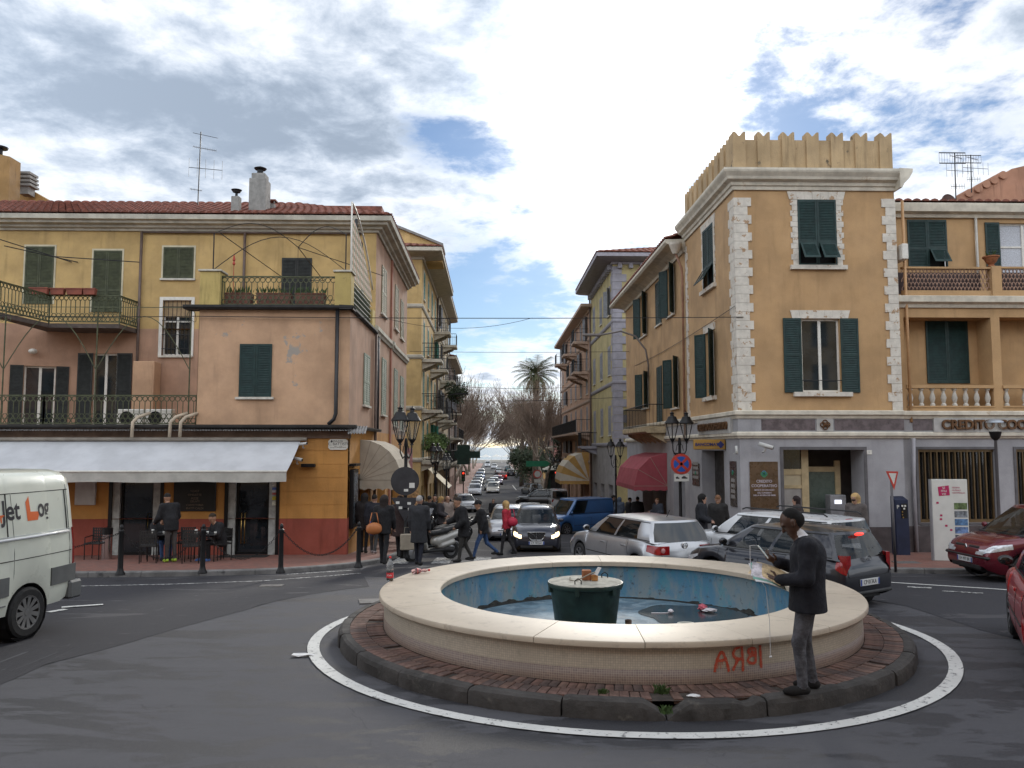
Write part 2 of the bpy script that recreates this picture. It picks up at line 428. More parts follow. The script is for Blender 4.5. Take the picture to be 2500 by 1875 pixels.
def dens(pts,step=.6):
    out=[]
    for a,b in zip(pts,pts[1:]):
        k=max(1,int(math.dist(a,b)/step))
        for i in range(k): t=i/k; out.append((a[0]*(1-t)+b[0]*t,a[1]*(1-t)+b[1]*t))
    return out+[pts[-1]]
def smooth_poly(pts,it=2):
    for _ in range(it):
        q=[pts[0]]
        for a,b in zip(pts,pts[1:]):
            q+=[(a[0]*.75+b[0]*.25,a[1]*.75+b[1]*.25),(a[0]*.25+b[0]*.75,a[1]*.25+b[1]*.75)]
        pts=q+[pts[-1]]
    return pts
# the newer dark asphalt: the lane along the cafe, into the street, and the lanes on the right
edge=[onground(x,y) for x,y in ((-420,1815),(-120,1716),(0,1672),(120,1625),(240,1590),(360,1553),(480,1521),(600,1488),(700,1462),(800,1445),(900,1432))]
rnd=random.Random(3)
edge=[(p[0]+rnd.uniform(-.05,.05),p[1]+rnd.uniform(-.04,.04)) for p in edge]
edge=[(-45,6.5)]+edge; o1=dens(edge,.4); o1=[(x+rnd.uniform(-.03,.03),y+rnd.uniform(-.03,.03)) for x,y in o1]
inner=[(x-1.0 if x<0 else x,21.5) for x,y in o1]
strip('road_resurfacing',o1,inner,.004,A_NEW,14,False)
far=[(-3.2,21.5),(-3.2,26),(-3.2,34),(-3.2,48),(-3.2,70),(-3.2,120),(-3.2,330)]
strip('street_resurfacing',dens(far[:4],2)+far[4:],[(7.4,y) for x,y in dens(far[:4],2)+far[4:]],.004,A_NEW,6,False)
ro=dens([(19,4.6),(12,6.3),(9.2,7.7),(7.6,9.4),(6.9,11.4),(6.9,13.5),(6.0,15.6),(4.0,17.2),(.5,18.0),(-3.2,18.8)],.5)
ro=[(x+rnd.uniform(-.05,.05),y+rnd.uniform(-.05,.05)) for x,y in ro]
strip('lane_resurfacing',ro,[(max(-3.2,min(24,x*1.6+4)) if y<18 else x,21.5) for x,y in ro],.0045,A_NEW,12,False)
# pavement by the cafe, running on along the left of the street
lo=smooth_poly([(-45,18.5),(-14,18.7),(-9.4,18.75),(-6.6,18.95),(-4.9,19.5),(-3.6,20.9),(-2.95,22.8),(-2.85,25.5),(-2.85,30)])
lo=dens(lo,.7)+[(-2.85,36),(-2.85,42),(-2.85,51),(-2.85,75),(-2.85,105),(-2.85,300)]
li=[(min(x,-4.2),33 if y<30 else y) if x>-20 else (x,33) for x,y in lo]; li=[(x if b[1]<30 else -9,y) for (x,y),b in zip(li,lo)]
PAV_L=strip('pavement_left',[(x-.16 if y>21 else x,y+(.16 if y<21 else 0)) for x,y in lo],li,.12,PAVE,12)
ri=smooth_poly([(60,18.3),(20,18.4),(12,18.6),(9.5,18.9),(7.8,20.0),(6.7,22),(6.3,24.5),(6.2,30)])
ri=dens(ri,.7)+[(6.2,36),(6.2,44),(6.2,51),(6.2,75),(6.2,105),(6.2,300)]
rin=[(max(x,7.9),33 if y<30 else y) for x,y in ri]; rin=[(x if b[1]<30 else 12,y) for (x,y),b in zip(rin,ri)]
PAV_R=strip('pavement_right',[(x+(.16 if y>20.5 else 0),y+(.16 if y<20.5 else 0)) for x,y in ri],rin,.12,PAVE,12)
def kerb_run(pts,parent,side,ylim=60):
    acc=0; cur=[pts[0]]
    fine=dens([p for p in pts if p[1]<=ylim],.25)
    for a,b in zip(fine,fine[1:]):
        cur.append(b); acc+=math.dist(a,b)
        if acc>1.05:
            m=MB(); vs=[]
            for i,p in enumerate(cur):
                q0=cur[max(0,i-1)]; q1=cur[min(len(cur)-1,i+1)]; t=Vector((q1[0]-q0[0],q1[1]-q0[1])).normalized(); nn=Vector((-t.y,t.x))*side
                e=.006 if i in (0,len(cur)-1) else 0
                px,py=p[0]+(t.x*e if i==0 else -t.x*e if e else 0),p[1]+(t.y*e if i==0 else -t.y*e if e else 0)
                z=gz(py)
                for r,h in ((.17,-.1),(.17,.124),(.03,.124),(.008,.10),(0,-.1)): vs.append((px+nn.x*r,py+nn.y*r,z+h))
            k=5; fs=[(j*k+i,j*k+i+1,(j+1)*k+i+1,(j+1)*k+i) for j in range(len(cur)-1) for i in range(4)]+[(0,1,2,3,4),tuple((len(cur)-1)*k+i for i in range(5))]
            m.add(vs,fs); m.fixn(); m.build('kerb_stone',KERB,parent); cur=[b]; acc=0
kerb_run([p for p in lo if p[0]>-16],PAV_L,1)
kerb_run([p for p in ri if p[0]<20],PAV_R,-1)
# painted lines
def ribbon(name,pts,w,mat,dz=.009,closed=False):
    m=MB(); vs=[]; n=len(pts)
    for i,p in enumerate(pts):
        a=pts[i-1] if (i>0 or closed) else p; b=pts[(i+1)%n] if (i<n-1 or closed) else p
        t=Vector((b[0]-a[0],b[1]-a[1])).normalized(); q=Vector((-t.y,t.x))*w/2
        vs+=[(p[0]-q.x,p[1]-q.y,gz(p[1]-q.y)+dz),(p[0]+q.x,p[1]+q.y,gz(p[1]+q.y)+dz)]
    m.add(vs,[(2*i,2*i+1,(2*i+3)%(2*n),(2*i+2)%(2*n)) for i in range(n if closed else n-1)])
    return struct(m.build(name,mat))
FX,FY=1.73,11.42
ribbon('roundabout_line',[(FX+.04+4.13*math.cos(a),FY+4.17*math.sin(a)) for a in np.linspace(0,2*math.pi,97)[:-1]],.15,PAINT,.012,True)
g=lambda x,y:tuple(onground(x,y)[:2])
ribbon('edge_line',dens([g(*q) for q in ((-60,1440),(180,1432),(420,1427),(640,1419),(800,1407),(880,1400))],.6),.11,PAINT2)
ribbon('edge_line',dens([g(*q) for q in ((700,1403),(780,1398),(860,1393))],.6),.13,PAINT2)
for q in (((118,1496),(160,1489)),((150,1484),(252,1477)),((-30,1500),(40,1496))): ribbon('lane_dash',dens([g(*r) for r in q],.4),.13,PAINT,.013)
ribbon('edge_line',dens([g(*q) for q in ((2152,1421),(2290,1430),(2420,1438),(2560,1448))],.6),.12,PAINT)
ribbon('lane_dash',dens([g(*q) for q in ((2215,1434),(2275,1437))],.4),.22,PAINT2,.013)
ribbon('lane_dash',dens([g(*q) for q in ((2300,1444),(2400,1450))],.4),.13,PAINT2,.013)
ribbon('edge_line',dens([g(*q) for q in ((1440,1325),(1490,1345),(1560,1385))],.5),.12,PAINT,.013)
for i in range(7):                                   # zebra crossing at the mouth of the street
    x=-2.55+i*1.15; ribbon('crossing_stripe',[(x,22.3),(x,23.1),(x,24.0),(x,24.7)],.5,PAINT2,.013)
for (y0,y1) in ((88,91),(132,134.5)):
    for i in range(9): ribbon('crossing_stripe',[(-2.3+i*.95,y0),(-2.3+i*.95,y1)],.5,PAINT,.013)
ribbon('centre_line',[(3.6,92),(3.3,130)],.14,PAINT,.013); ribbon('centre_line',[(2.9,136),(1.4,300)],.2,PAINT,.013)
ribbon('lane_line',[(-.9,92),(-.9,130)],.12,PAINT,.013)
# metal covers and litter on the carriageway
COVER=mk('worn iron cover',(.16,.155,.15),.55,metal=.4,var=.3,vs=12,bump=.5,bs=40)
def rect_on(name,x,y,w,d,rz,dz,mat):
    c,s=math.cos(rz),math.sin(rz); P=[]
    for a,b in ((-1,-1),(1,-1),(1,1),(-1,1)):
        px,py=x+c*a*w/2-s*b*d/2,y+s*a*w/2+c*b*d/2; P.append((px,py,gz(py)+dz))
    return MB().prism(P,(0,0,-.02)).build(name,mat)
cx,cy=g(930,1468); tag(rect_on('utility_cover',cx,cy,.75,.6,.2,.016,COVER),'worn rectangular utility cover in the asphalt by the fountain','cover')
cx,cy=g(663,1431); tag(rect_on('drain_cover',cx,cy,.45,.4,.1,.016,COVER),'small pale drain cover in the lane near the cafe kerb','cover')
p=onground(2215,1374,.12)
tag(MB().bx(p[0]-.3,p[0]+.3,p[1]-.22,p[1]+.22,p[2]-.01,p[2]+.012).build('pavement_cover',COVER),'grey square cover in the brick pavement by the bank','cover')
PAPER=mk('litter paper',(.72,.72,.72),.8,var=.1)
p=onground(742,1602); m=MB(); q=[(-.14,-.05),(-.05,-.07),(.06,-.05),(.13,.0),(.11,.05),(.02,.035),(-.06,.05),(-.13,.02)]
m.prism([(p[0]+a,p[1]+b,.016+.012*math.sin(a*40)) for a,b in q],(0,0,.004)); tag(m.build('paper_scrap',PAPER),'torn white paper scrap on the road by the white ring line','litter')
# ------------------------------------------------------------------ the fountain
FT=thing('fountain','round dry fountain with cream mosaic wall and pale stone rim','fountain',(FX,FY,0),fixed=True)
def ring_uv(me,R,scale=1.0):
    uv=me.uv_layers.new(name='UVMap')
    for p in me.polygons:
        c=p.center; ac=math.atan2(c.y-FY,c.x-FX)
        for li in p.loop_indices:
            v=me.vertices[me.loops[li].vertex_index].co; a=math.atan2(v.y-FY,v.x-FX)
            while a-ac>math.pi: a-=2*math.pi
            while a-ac<-math.pi: a+=2*math.pi
            uv.data[li].uv=(a*R*scale,v.z*scale)
def mosaic(h,c1,c2,mort,grime):
    t=h.N('ShaderNodeTexBrick'); t.offset=0.0; t.squash=1.0; t.inputs['Scale'].default_value=1.0
    t.inputs['Brick Width'].default_value=.0245; t.inputs['Row Height'].default_value=.0245; t.inputs['Mortar Size'].default_value=.0017; t.inputs['Mortar Smooth'].default_value=.3
    t.inputs['Color1'].default_value=(*c1,1); t.inputs['Color2'].default_value=(*c2,1); t.inputs['Mortar'].default_value=(*mort,1)
    h.L(h.tc.outputs['UV'],t.inputs['Vector'])
    g1=h.rng(h.noise(1.6,6,.65,h.mapping((1,1,.35))),.48,.72,0,.55)
    c=h.mix(g1,t.outputs['Color'],grime); c=h.mix(h.rng(h.noise(9,6,.7),.55,.75,0,.5),c,tuple(x*.7 for x in grime))
    h.L(c,h.b.inputs['Base Color']); h.b.inputs['Roughness'].default_value=.42; h.bump(t.outputs['Fac'],.5,-.002)
MOS1=node_mat('cream mosaic',lambda h: mosaic(h,(.60,.535,.43),(.51,.455,.365),(.33,.29,.235),(.41,.36,.285)))
MOS2=node_mat('brown mosaic',lambda h: mosaic(h,(.23,.165,.13),(.17,.12,.10),(.36,.30,.245),(.19,.145,.12)))
STONE=node_mat('pale stone rim',lambda h:(h.L(h.mix(h.rng(h.noise(5,8,.75),.52,.68,0,.75),h.mix(h.rng(h.noise(1.3,6,.6),.3,.7),(.55,.47,.365),(.47,.40,.31)),(.33,.275,.215)),h.b.inputs['Base Color']),
   h.b.inputs['Roughness'].__setattr__('default_value',.48),h.bump(h.noise(60,4,.6),.15,.004)))
def ring(prof,a0=0.0,a1=2*math.pi,n=120):
    return MB().lathe(prof,n,(FX,FY,0),'z',a0,a1)
zt=.60
m=ring([(3.19,.30),(3.19,zt-.075)],n=160); o=m.build('mosaic_wall',MOS1,FT,True); ring_uv(o.data,3.19)
m=ring([(3.19,.31),(3.194,.31),(3.194,.166)],n=160); o=m.build('dark_tile_band',MOS2,FT,True); ring_uv(o.data,3.194)
NS=18
for i in range(NS):
    a0=2*math.pi*(i+.33)/NS+.0011; a1=2*math.pi*(i+1.33)/NS-.0011
    dzs=rnd.uniform(-.0015,.0015)
    pr=[(2.43,zt-.075),(2.43,zt-.012),(2.442,zt),(3.235,zt),(3.25,zt-.006),(3.258,zt-.02),(3.258,zt-.06),(3.245,zt-.075),(2.43,zt-.075)]
    m=ring([(r,z+dzs) for r,z in pr],a0,a1,10); k=len(pr)
    o0=0; m.f+= [tuple(range(k-1)),tuple(range(10*k,10*k+k-1))]
    m.fixn(); m.build('coping_slab',STONE,FT,30.0)
def basin(h,floor=False):
    v=h.mapping((1,1,.5)) if not floor else h.mapping((1,1,1))
    c=h.mix(h.rng(h.noise(1.7,7,.68,v,.3),.42,.58),(.045,.16,.26),(.15,.20,.22)) if not floor else h.mix(h.rng(h.noise(1.6,7,.66,None,.4),.38,.6),(.16,.25,.31),(.07,.12,.16))
    c=h.mix(h.rng(h.noise(4.5,6,.7,v),.5,.62,0,.6),c,(.03,.20,.26) if not floor else (.28,.36,.41))
    c=h.mix(h.rng(h.noise(2.2,6,.7,h.mapping((1,1,.15))),.54,.70,0,.8),c,(.23,.25,.25))
    c=h.mix(h.rng(h.noise(9,7,.75),.56,.68,0,.85),c,(.035,.04,.045))
    h.L(c,h.b.inputs['Base Color']); h.b.inputs['Roughness'].default_value=.6; h.bump(h.noise(40,4,.6),.2,.006)
BAS1=node_mat('worn blue basin wall',lambda h: basin(h)); BAS2=node_mat('worn blue basin floor',lambda h: basin(h,True))
ring([(2.47,zt-.06),(2.46,.04),(2.40,.0)],n=120).build('basin_wall',BAS1,FT,True)
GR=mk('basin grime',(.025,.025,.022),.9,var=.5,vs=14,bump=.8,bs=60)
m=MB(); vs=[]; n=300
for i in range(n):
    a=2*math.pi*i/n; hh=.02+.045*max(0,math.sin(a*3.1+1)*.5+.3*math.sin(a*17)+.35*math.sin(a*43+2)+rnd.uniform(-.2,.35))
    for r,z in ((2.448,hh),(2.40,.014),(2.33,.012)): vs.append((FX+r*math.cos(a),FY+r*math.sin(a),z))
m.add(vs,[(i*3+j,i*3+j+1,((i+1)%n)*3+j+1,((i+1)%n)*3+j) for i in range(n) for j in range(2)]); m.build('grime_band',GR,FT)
m=MB(); m.add([(FX,FY,.0)]+[(FX+2.42*math.cos(a),FY+2.42*math.sin(a),0.0) for a in np.linspace(0,2*math.pi,97)[:-1]],[(0,i+1,(i+1)%96+1) for i in range(96)])
o=m.build('basin_floor',BAS2,FT)
o.location.z=.008
WET=mk('shallow dirty water',(.030,.036,.040),.16,var=.3,vs=3,spec=.6)
m=MB(); pts=[]
for i in range(60):
    a=2*math.pi*i/60; r=1+.09*math.sin(3*a+.5)+.05*math.sin(7*a); pts.append((FX+1.35+.80*r*math.cos(a),FY+.85+.85*r*math.sin(a)))
pts=[(x,y) if math.hypot(x-FX,y-FY)<2.38 else (FX+(x-FX)*2.38/math.hypot(x-FX,y-FY),FY+(y-FY)*2.38/math.hypot(x-FX,y-FY)) for x,y in pts]
m.poly([(x,y,.016) for x,y in pts]); m.build('puddle',WET,FT)
# island: kerb stones, brick paving
IK=mk('dark island kerb',(.052,.048,.045),.85,var=.35,vs=3,bump=.9,bs=22,stain=((.12,.11,.095),5,.57,.74))
NK=24; notch={}
pa=atZ(1627,1745,.05); an=math.atan2(pa[1]-FY,pa[0]-FX)
off=an-2*math.pi*round(an/(2*math.pi/NK))/NK
def kerb_top(a):
    d=abs(((a-an+math.pi)%(2*math.pi))-math.pi)*3.78
    if d<.20: return .17-.13*(1-d/.20)
    d2=abs(((a-an-.21+math.pi)%(2*math.pi))-math.pi)*3.78
    if d2<.12: return .17-.05*(1-d2/.12)
    return .17
for i in range(NK):
    a0=off+2*math.pi*i/NK+.0022; a1=off+2*math.pi*(i+1)/NK-.0022; n=14; vs=[]; k=6; dz=rnd.uniform(-.008,.008); dr=rnd.uniform(-.012,.012)
    for j in range(n+1):
        a=a0+(a1-a0)*j/n; t=kerb_top(a)+dz+rnd.uniform(-.003,.003); ch=.012 if j in (0,n) else 0
        for r,z in ((3.635,-.12),(3.635,t-ch),(3.72+dr,t-ch),(3.755+dr,t-.02-ch),(3.775+dr-ch,t-.06),(3.785+dr-ch,-.12)):
            rr=r+rnd.uniform(-.004,.004); vs.append((FX+rr*math.cos(a),FY+rr*math.sin(a),z))
    m=MB().add(vs,[(j*k+q,j*k+q+1,(j+1)*k+q+1,(j+1)*k+q) for j in range(n) for q in range(k-1)]+[tuple(range(k)),tuple(n*k+q for q in range(k))])
    m.fixn(); m.build('kerb_stone',IK,FT,25.0)
MORT=mk('dark sandy joint',(.055,.045,.038),.95,var=.4,vs=8,bump=.6,bs=60,stain=((.05,.075,.03),2.5,.6,.7))
m=ring([(3.15,.150),(3.65,.148)],n=120); m.build('paving_bed',MORT,FT)
BR=[mk('island brick %d'%i,c,.85,var=.35,vs=9,bump=.5,bs=45,stain=((.05,.045,.04),6,.58,.74)) for i,c in enumerate(((.135,.080,.062),(.115,.070,.058),(.155,.095,.075),(.09,.062,.055),(.145,.084,.068)))]
NB=224; proto=[]
for rr in (0,1):
    r0=3.203+rr*.218; r1=r0+.211
    for bm_ in BR:
        mm=MB(); w=2*math.pi/NB*.5
        vs=[]
        for r,s in ((r0,r0*math.tan(w)-.0035),(r1,r1*math.tan(w)-.004)):
            vs+=[(r,-s,.12),(r,s,.12),(r,-s,.163),(r,s,.163),(r,-s+.005,.167),(r,s-.005,.167)]
        mm.add(vs,[(0,1,7,6),(2,0,6,8),(1,3,9,7),(4,2,8,10),(3,5,11,9),(5,4,10,11),(0,2,4,5,3,1),(6,7,9,11,10,8)])
        proto.append(mm.mesh('brick',bm_))
rest=MB(); cnt=0
for rr in (0,1):
    for i in range(NB):
        a=2*math.pi*(i+.5*rr)/NB+rnd.uniform(-.0012,.0012); deg=math.degrees(a)
        seen=(deg>186 and deg<352)
        mesh=proto[rr*len(BR)+rnd.randrange(len(BR))]
        M=Matrix.Translation((FX,FY,rnd.uniform(-.006,.003)))@Matrix.Rotation(a,4,'Z')
        if rnd.random()<.03: M=M@Matrix.Translation((0,0,-.02))
        d=((a-an+math.pi)%(2*math.pi))-math.pi
        if rr==1 and abs(d)*3.5<.12: M=M@Matrix.Translation((0,0,-.05))@Matrix.Rotation(.12,4,'Y')
        if seen and cnt<298:
            o=bpy.data.objects.new('brick',mesh); COL.objects.link(o); o.parent=FT; o.matrix_parent_inverse=Matrix.Translation((-FX,-FY,0)); o.matrix_basis=M; cnt+=1
        else:
            rest.add([tuple(M@v.co) for v in mesh.vertices],[tuple(p.vertices) for p in mesh.polygons])
stuff(rest.build('brick_paving',BR[0],FT))
# graffiti
def oncyl(x,y,R=3.197):
    d=ray(x,y); ex,ey=-FX,-FY; a=d[0]**2+d[1]**2; b=2*(ex*d[0]+ey*d[1]); c=ex*ex+ey*ey-R*R
    t=(-b-math.sqrt(b*b-4*a*c))/(2*a); p=_C+d*t; return (math.atan2(p[1]-FY,p[0]-FX),p[2])
RED=node_mat('red spray paint',lambda h:(h.L(h.mix(h.rng(h.noise(60,5,.7),.5,.68,0,.75),(.52,.075,.035),(.50,.36,.27)),h.b.inputs['Base Color']),h.b.inputs['Roughness'].__setattr__('default_value',.6)))
def gz_(x,y): return (1300+x/3.3515,1330+y/3.3515)
strokes=[[(1492,1042),(1498,985),(1520,915),(1548,868),(1570,905),(1592,965),(1608,1038)],[(1510,950),(1545,948),(1585,938)],
 [(1712,832),(1718,900),(1722,970),(1722,1035)],[(1712,835),(1680,838),(1650,862),(1640,895),(1655,925),(1690,935),(1716,930)],[(1690,935),(1665,970),(1640,1030)],
 [(1822,848),(1828,900),(1824,968)],[(1822,850),(1790,845),(1765,860),(1768,890),(1800,903),(1826,905)],[(1800,903),(1765,925),(1762,955),(1790,972),(1824,966)],[(1790,868),(1806,882),(1792,892)],
 [(1862,820),(1866,900),(1872,1010)]]
m=MB()
for st in strokes:
    st=smooth_poly(st,2); q=[oncyl(*gz_(*s)) for s in st]; vs=[]
    for i,(a,z) in enumerate(q):
        a0,z0=q[max(0,i-1)]; a1,z1=q[min(len(q)-1,i+1)]; t=Vector(((a1-a0)*3.2,z1-z0)); t.normalize(); w=.0145+.002*math.sin(i*1.7)
        for sg in (-1,1):
            aa=a+sg*(-t.y)*w/3.2; zz=z+sg*t.x*w; vs.append((FX+3.1975*math.cos(aa),FY+3.1975*math.sin(aa),zz))
    m.add(vs,[(2*i,2*i+1,2*i+3,2*i+2) for i in range(len(q)-1)])
for gx,gy,l in ((1502,960,30),(1515,965,50),(1525,955,36),(1540,955,60),(1556,950,34),(1600,1030,16),(1660,930,30)):
    a,z=oncyl(*gz_(gx,gy)); a2,z2=oncyl(*gz_(gx,gy+l)); w=.003/3.2
    m.add([(FX+3.1985*math.cos(b),FY+3.1985*math.sin(b),c) for b,c in ((a-w,z),(a+w,z),(a+w,z2),(a-w,z2))],[(0,1,2,3)])
m.build('graffiti',RED,FT)
# tub with lid in the basin
DG=mk('dark green plastic',(.014,.032,.026),.42,var=.35,vs=4,bump=.15,bs=30,stain=((.04,.05,.045),5,.6,.75),streak=.3)
LID=mk('dirty grey lid',(.36,.345,.29),.8,var=.25,vs=7,bump=.4,bs=50,stain=((.16,.15,.12),6,.55,.7))
TX,TYY=1.27,11.0
tub=thing('plastic_tub','tall dark green plastic tub with grey lid in the fountain','tub',(TX,TYY,.010))
MB().lathe([(.30,0),(.38,0),(.395,.05),(.475,.66),(.505,.67),(.512,.70),(.505,.725),(.46,.725)],40).build('tub_body',DG,tub,35.0)
MB().lathe([(0,.745),(.36,.742),(.46,.735),(.488,.728),(.488,.715)],40).build('lid',LID,tub,30.0)
DK=mk('dark iron',(.02,.02,.02),.5,metal=.6,var=.2)
for a in (-1.95,.62):
    c=(.36*math.cos(a),.36*math.sin(a)); MB().tube([(c[0]-.04,c[1],.74),(c[0]-.042,c[1],.785),(c[0],c[1],.815),(c[0]+.042,c[1],.785),(c[0]+.04,c[1],.74)],.008,6).build('handle',DK,tub,True)
for i in range(6):
    a=i*math.pi/3+.2; m=MB(); m.bx(.47,.51,-.03,.03,.60,.68); m.xf(Matrix.Rotation(a,4,'Z')); m.build('lug',DG,tub)
TER=mk('terracotta block',(.30,.115,.05),.8,var=.25,vs=14,bump=.4,bs=50)
br=thing('terracotta_block','small terracotta block on the lid of the green tub','brick',(TX+.02,TYY-.02,.755)); MB().cbx(-.065,.055,-.05,.05,0,.135,.008).build('block',TER,br)
br2=thing('terracotta_piece','smaller orange terracotta piece beside the block on the tub lid','brick',(TX+.115,TYY-.08,.752)); MB().cbx(-.042,.045,-.03,.03,0,.085,.012).build('block',mk('orange terracotta',(.42,.19,.06),.8,var=.2,vs=14),br2)
cord=MB().tube(smooth_poly([(TX-.21,TYY-.05,.79),(TX-.22,TYY-.05,.762),(TX-.15,TYY-.09,.755),(TX-.05,TYY-.10,.80),(TX+.06,TYY-.11,.86),(TX+.12,TYY-.11,.875)],2) if False else [(TX-.21,TYY-.05,.80),(TX-.215,TYY-.06,.765),(TX-.15,TYY-.10,.755),(TX-.05,TYY-.11,.80),(TX+.06,TYY-.12,.855),(TX+.12,TYY-.12,.875)],.009,6).build('rope_end',mk('grey rope',(.30,.27,.22),.9),None,True)
tag(cord,'short grey rope curling over the tub lid','rope')
m=MB(); m.prism([(TX+.10,TYY-.12,.85),(TX+.15,TYY-.12,.83),(TX+.205,TYY-.11,.93),(TX+.16,TYY-.11,.94)],(0,.015,0)); tag(m.build('crumpled_wrapper',PAPER),'crumpled pale wrapper sticking up on the tub lid','litter')
WOOD=mk('raw pale wood',(.46,.33,.21),.8,var=.25,vs=6)
m=MB(); m.cbx(TX-.56,TX-.10,TYY-.42,TYY-.36,.012,.17,.004); tag(m.build('wooden_board',WOOD),'pale wooden board leaning low behind the green tub','board')
m=MB(); m.cbx(TX+.28,TX+.62,TYY-.36,TYY-.10,.012,.05,.004); tag(m.build('wooden_plank',WOOD),'pale wooden plank lying at the foot of the tub','board')
RU=mk('rusty pipe',(.11,.07,.05),.8,var=.4,vs=20,bump=.5)
tag(MB().lathe([(.045,0),(.045,.22),(.036,.22),(.036,.05)],12,(TX+.57,TYY-.05,.012)).build('pipe_stub',RU,None,40.0),'short rusty pipe standing in the fountain basin','pipe')
GRT=thing('floor_grating','rusty metal grating on the fountain floor beside the tub','grating',(TX+.98,TYY-.28,.014)); m=MB()
for i in range(15): m.bx(-.42+i*.06,-.405+i*.06,-.36,.36,.0,.03)
for i in range(13): m.bx(-.43,.43,-.36+i*.06,-.35+i*.06,.026,.036)
stuff(m.build('bars',RU,GRT)); MB().bx(-.45,-.43,-.37,.37,0,.04).bx(.43,.45,-.37,.37,0,.04).bx(-.43,.43,-.385,-.37,0,.04).bx(-.43,.43,.37,.385,0,.04).build('frame',RU,GRT)
G2=thing('floor_grating','dark metal grating on the fountain floor in front of the leaning board','grating',(TX-.78,TYY-.42,.014)); m=MB()
for i in range(8): m.bx(-.22+i*.06,-.205+i*.06,-.2,.2,.0,.03)
for i in range(7): m.bx(-.23,.22,-.2+i*.06,-.19+i*.06,.026,.036)
m.build('bars',RU,G2)
p=atZ(1674,1523,.03); tag(MB().tube([(p[0]+.11*math.cos(a),p[1]+.06*math.sin(a),.035) for a in np.linspace(0,2*math.pi,25)[:-1]],.014,6,True).build('plastic_ring',mk('cream plastic',(.6,.6,.52),.5)),'cream plastic ring lying on the fountain floor','ring')
PK=mk('pink bag plastic',(.55,.12,.16),.45,var=.3,vs=20); WH=mk('white bag plastic',(.68,.64,.66),.5,var=.15)
def crumple(name,x,y,z,s,mat,label,cat,seed):
    r=random.Random(seed); m=MB(); m.ell((0,0,0),(1,1,1),12,8)
    m.v=[(a*s[0]*(1+r.uniform(-.3,.3)),b*s[1]*(1+r.uniform(-.3,.3)),max(-.98,c)*s[2]*(1+r.uniform(-.25,.3))+s[2]) for a,b,c in m.v]
    m.v=[(a+x,b+y,c+z) for a,b,c in m.v]; return tag(m.build(name,mat),label,cat)
p=atZ(1715,1490,.02); crumple('pink_wrapper',p[0],p[1],.016,(.07,.06,.05),PK,'crumpled pink wrapper lying in the fountain puddle','litter',1)
p=atZ(1732,1494,.02); crumple('white_bag',p[0],p[1],.016,(.11,.06,.03),WH,'small whitish plastic bag beside the pink wrapper in the puddle','litter',2)
p=atZ(1622,1497,.02); tag(MB().cbx(p[0]-.2,p[0]+.06,p[1]-.012,p[1]+.012,.017,.028,.002).build('white_stick',WH),'thin white stick lying in the fountain puddle','litter')
p=atZ(1637,1497,.02); crumple('paper_ball',p[0],p[1],.018,(.045,.035,.03),WH,'small white paper ball at the end of the thin stick','litter',3)
p=atZ(1694,1700,.17); crumple('tissue',p[0],p[1],.165,(.06,.035,.012),PAPER,'flattened white tissue on the bricks below the graffiti','litter',5)
# bottle and empty bottle on the rim
p=atZ(952,1418,zt)
bt=thing('cola_bottle','half-full clear plastic bottle with red cap standing on the fountain rim','bottle',(p[0],p[1],zt+.001))
CL=mk('clear plastic',(.9,.92,.92),.05,var=0,trans=.9,ior=1.12); COLA=mk('cola',(.035,.008,.006),.08,var=0); RC=mk('red cap plastic',(.62,.03,.03),.4,var=0); RL=mk('red bottle label',(.55,.03,.04),.4,var=.1,vs=30)
MB().lathe([(0,.002),(.040,.002),(.050,.012),(.051,.10),(.046,.115),(.046,.13),(.050,.15),(.051,.20),(.048,.235),(.030,.285),(.017,.31),(.016,.325)],20).build('bottle_body',CL,bt,True)
MB().lathe([(0,.008),(.044,.008),(.047,.02),(.047,.10),(.043,.118),(.043,.135),(.046,.15),(0,.15)],20).build('drink',COLA,bt,True)
MB().lathe([(.0525,.045),(.0525,.12)],20).build('wrapper_label',RL,bt,True)
text('lettering','Cola',lambda u,z,n:(u,-.0528-n*0,z),0,.085,.035,mk('white print',(.75,.75,.75),.5,var=0),bt,0,.001)
MB().lathe([(0,.352),(.017,.352),(.018,.35),(.018,.325)],14).build('cap',RC,bt,40.0)
p=atZ(1025,1400,zt)
bb=thing('crushed_bottle','crushed empty pinkish plastic bottle lying on the fountain rim','bottle',(p[0],p[1],zt+.04),.5)
PKC=mk('clear pink plastic',(.95,.62,.62),.1,var=0,trans=.75,ior=1.15); r5=random.Random(9)
m=MB().lathe([(0,-.13),(.03,-.13),(.042,-.12),(.045,-.03),(.034,.0),(.02,.02),(.026,.05),(.035,.08),(.022,.11),(.014,.14),(0,.142)],14,(0,0,0),'x'); m.v=[(a,b*(1+r5.uniform(-.12,.12)),c*.85*(1+r5.uniform(-.15,.15))) for a,b,c in m.v]; m.build('bottle_body',PKC,bb,True)
MB().lathe([(0,.142),(.018,.142),(.018,.165),(0,.165)],12,(0,0,0),'x').build('cap',RC,bb)
m=MB().lathe([(.047,-.06),(.03,.01)],14,(0,0,0),'x'); m.build('wrapper_label',mk('torn red label',(.6,.12,.12),.5,var=.4,vs=40),bb)
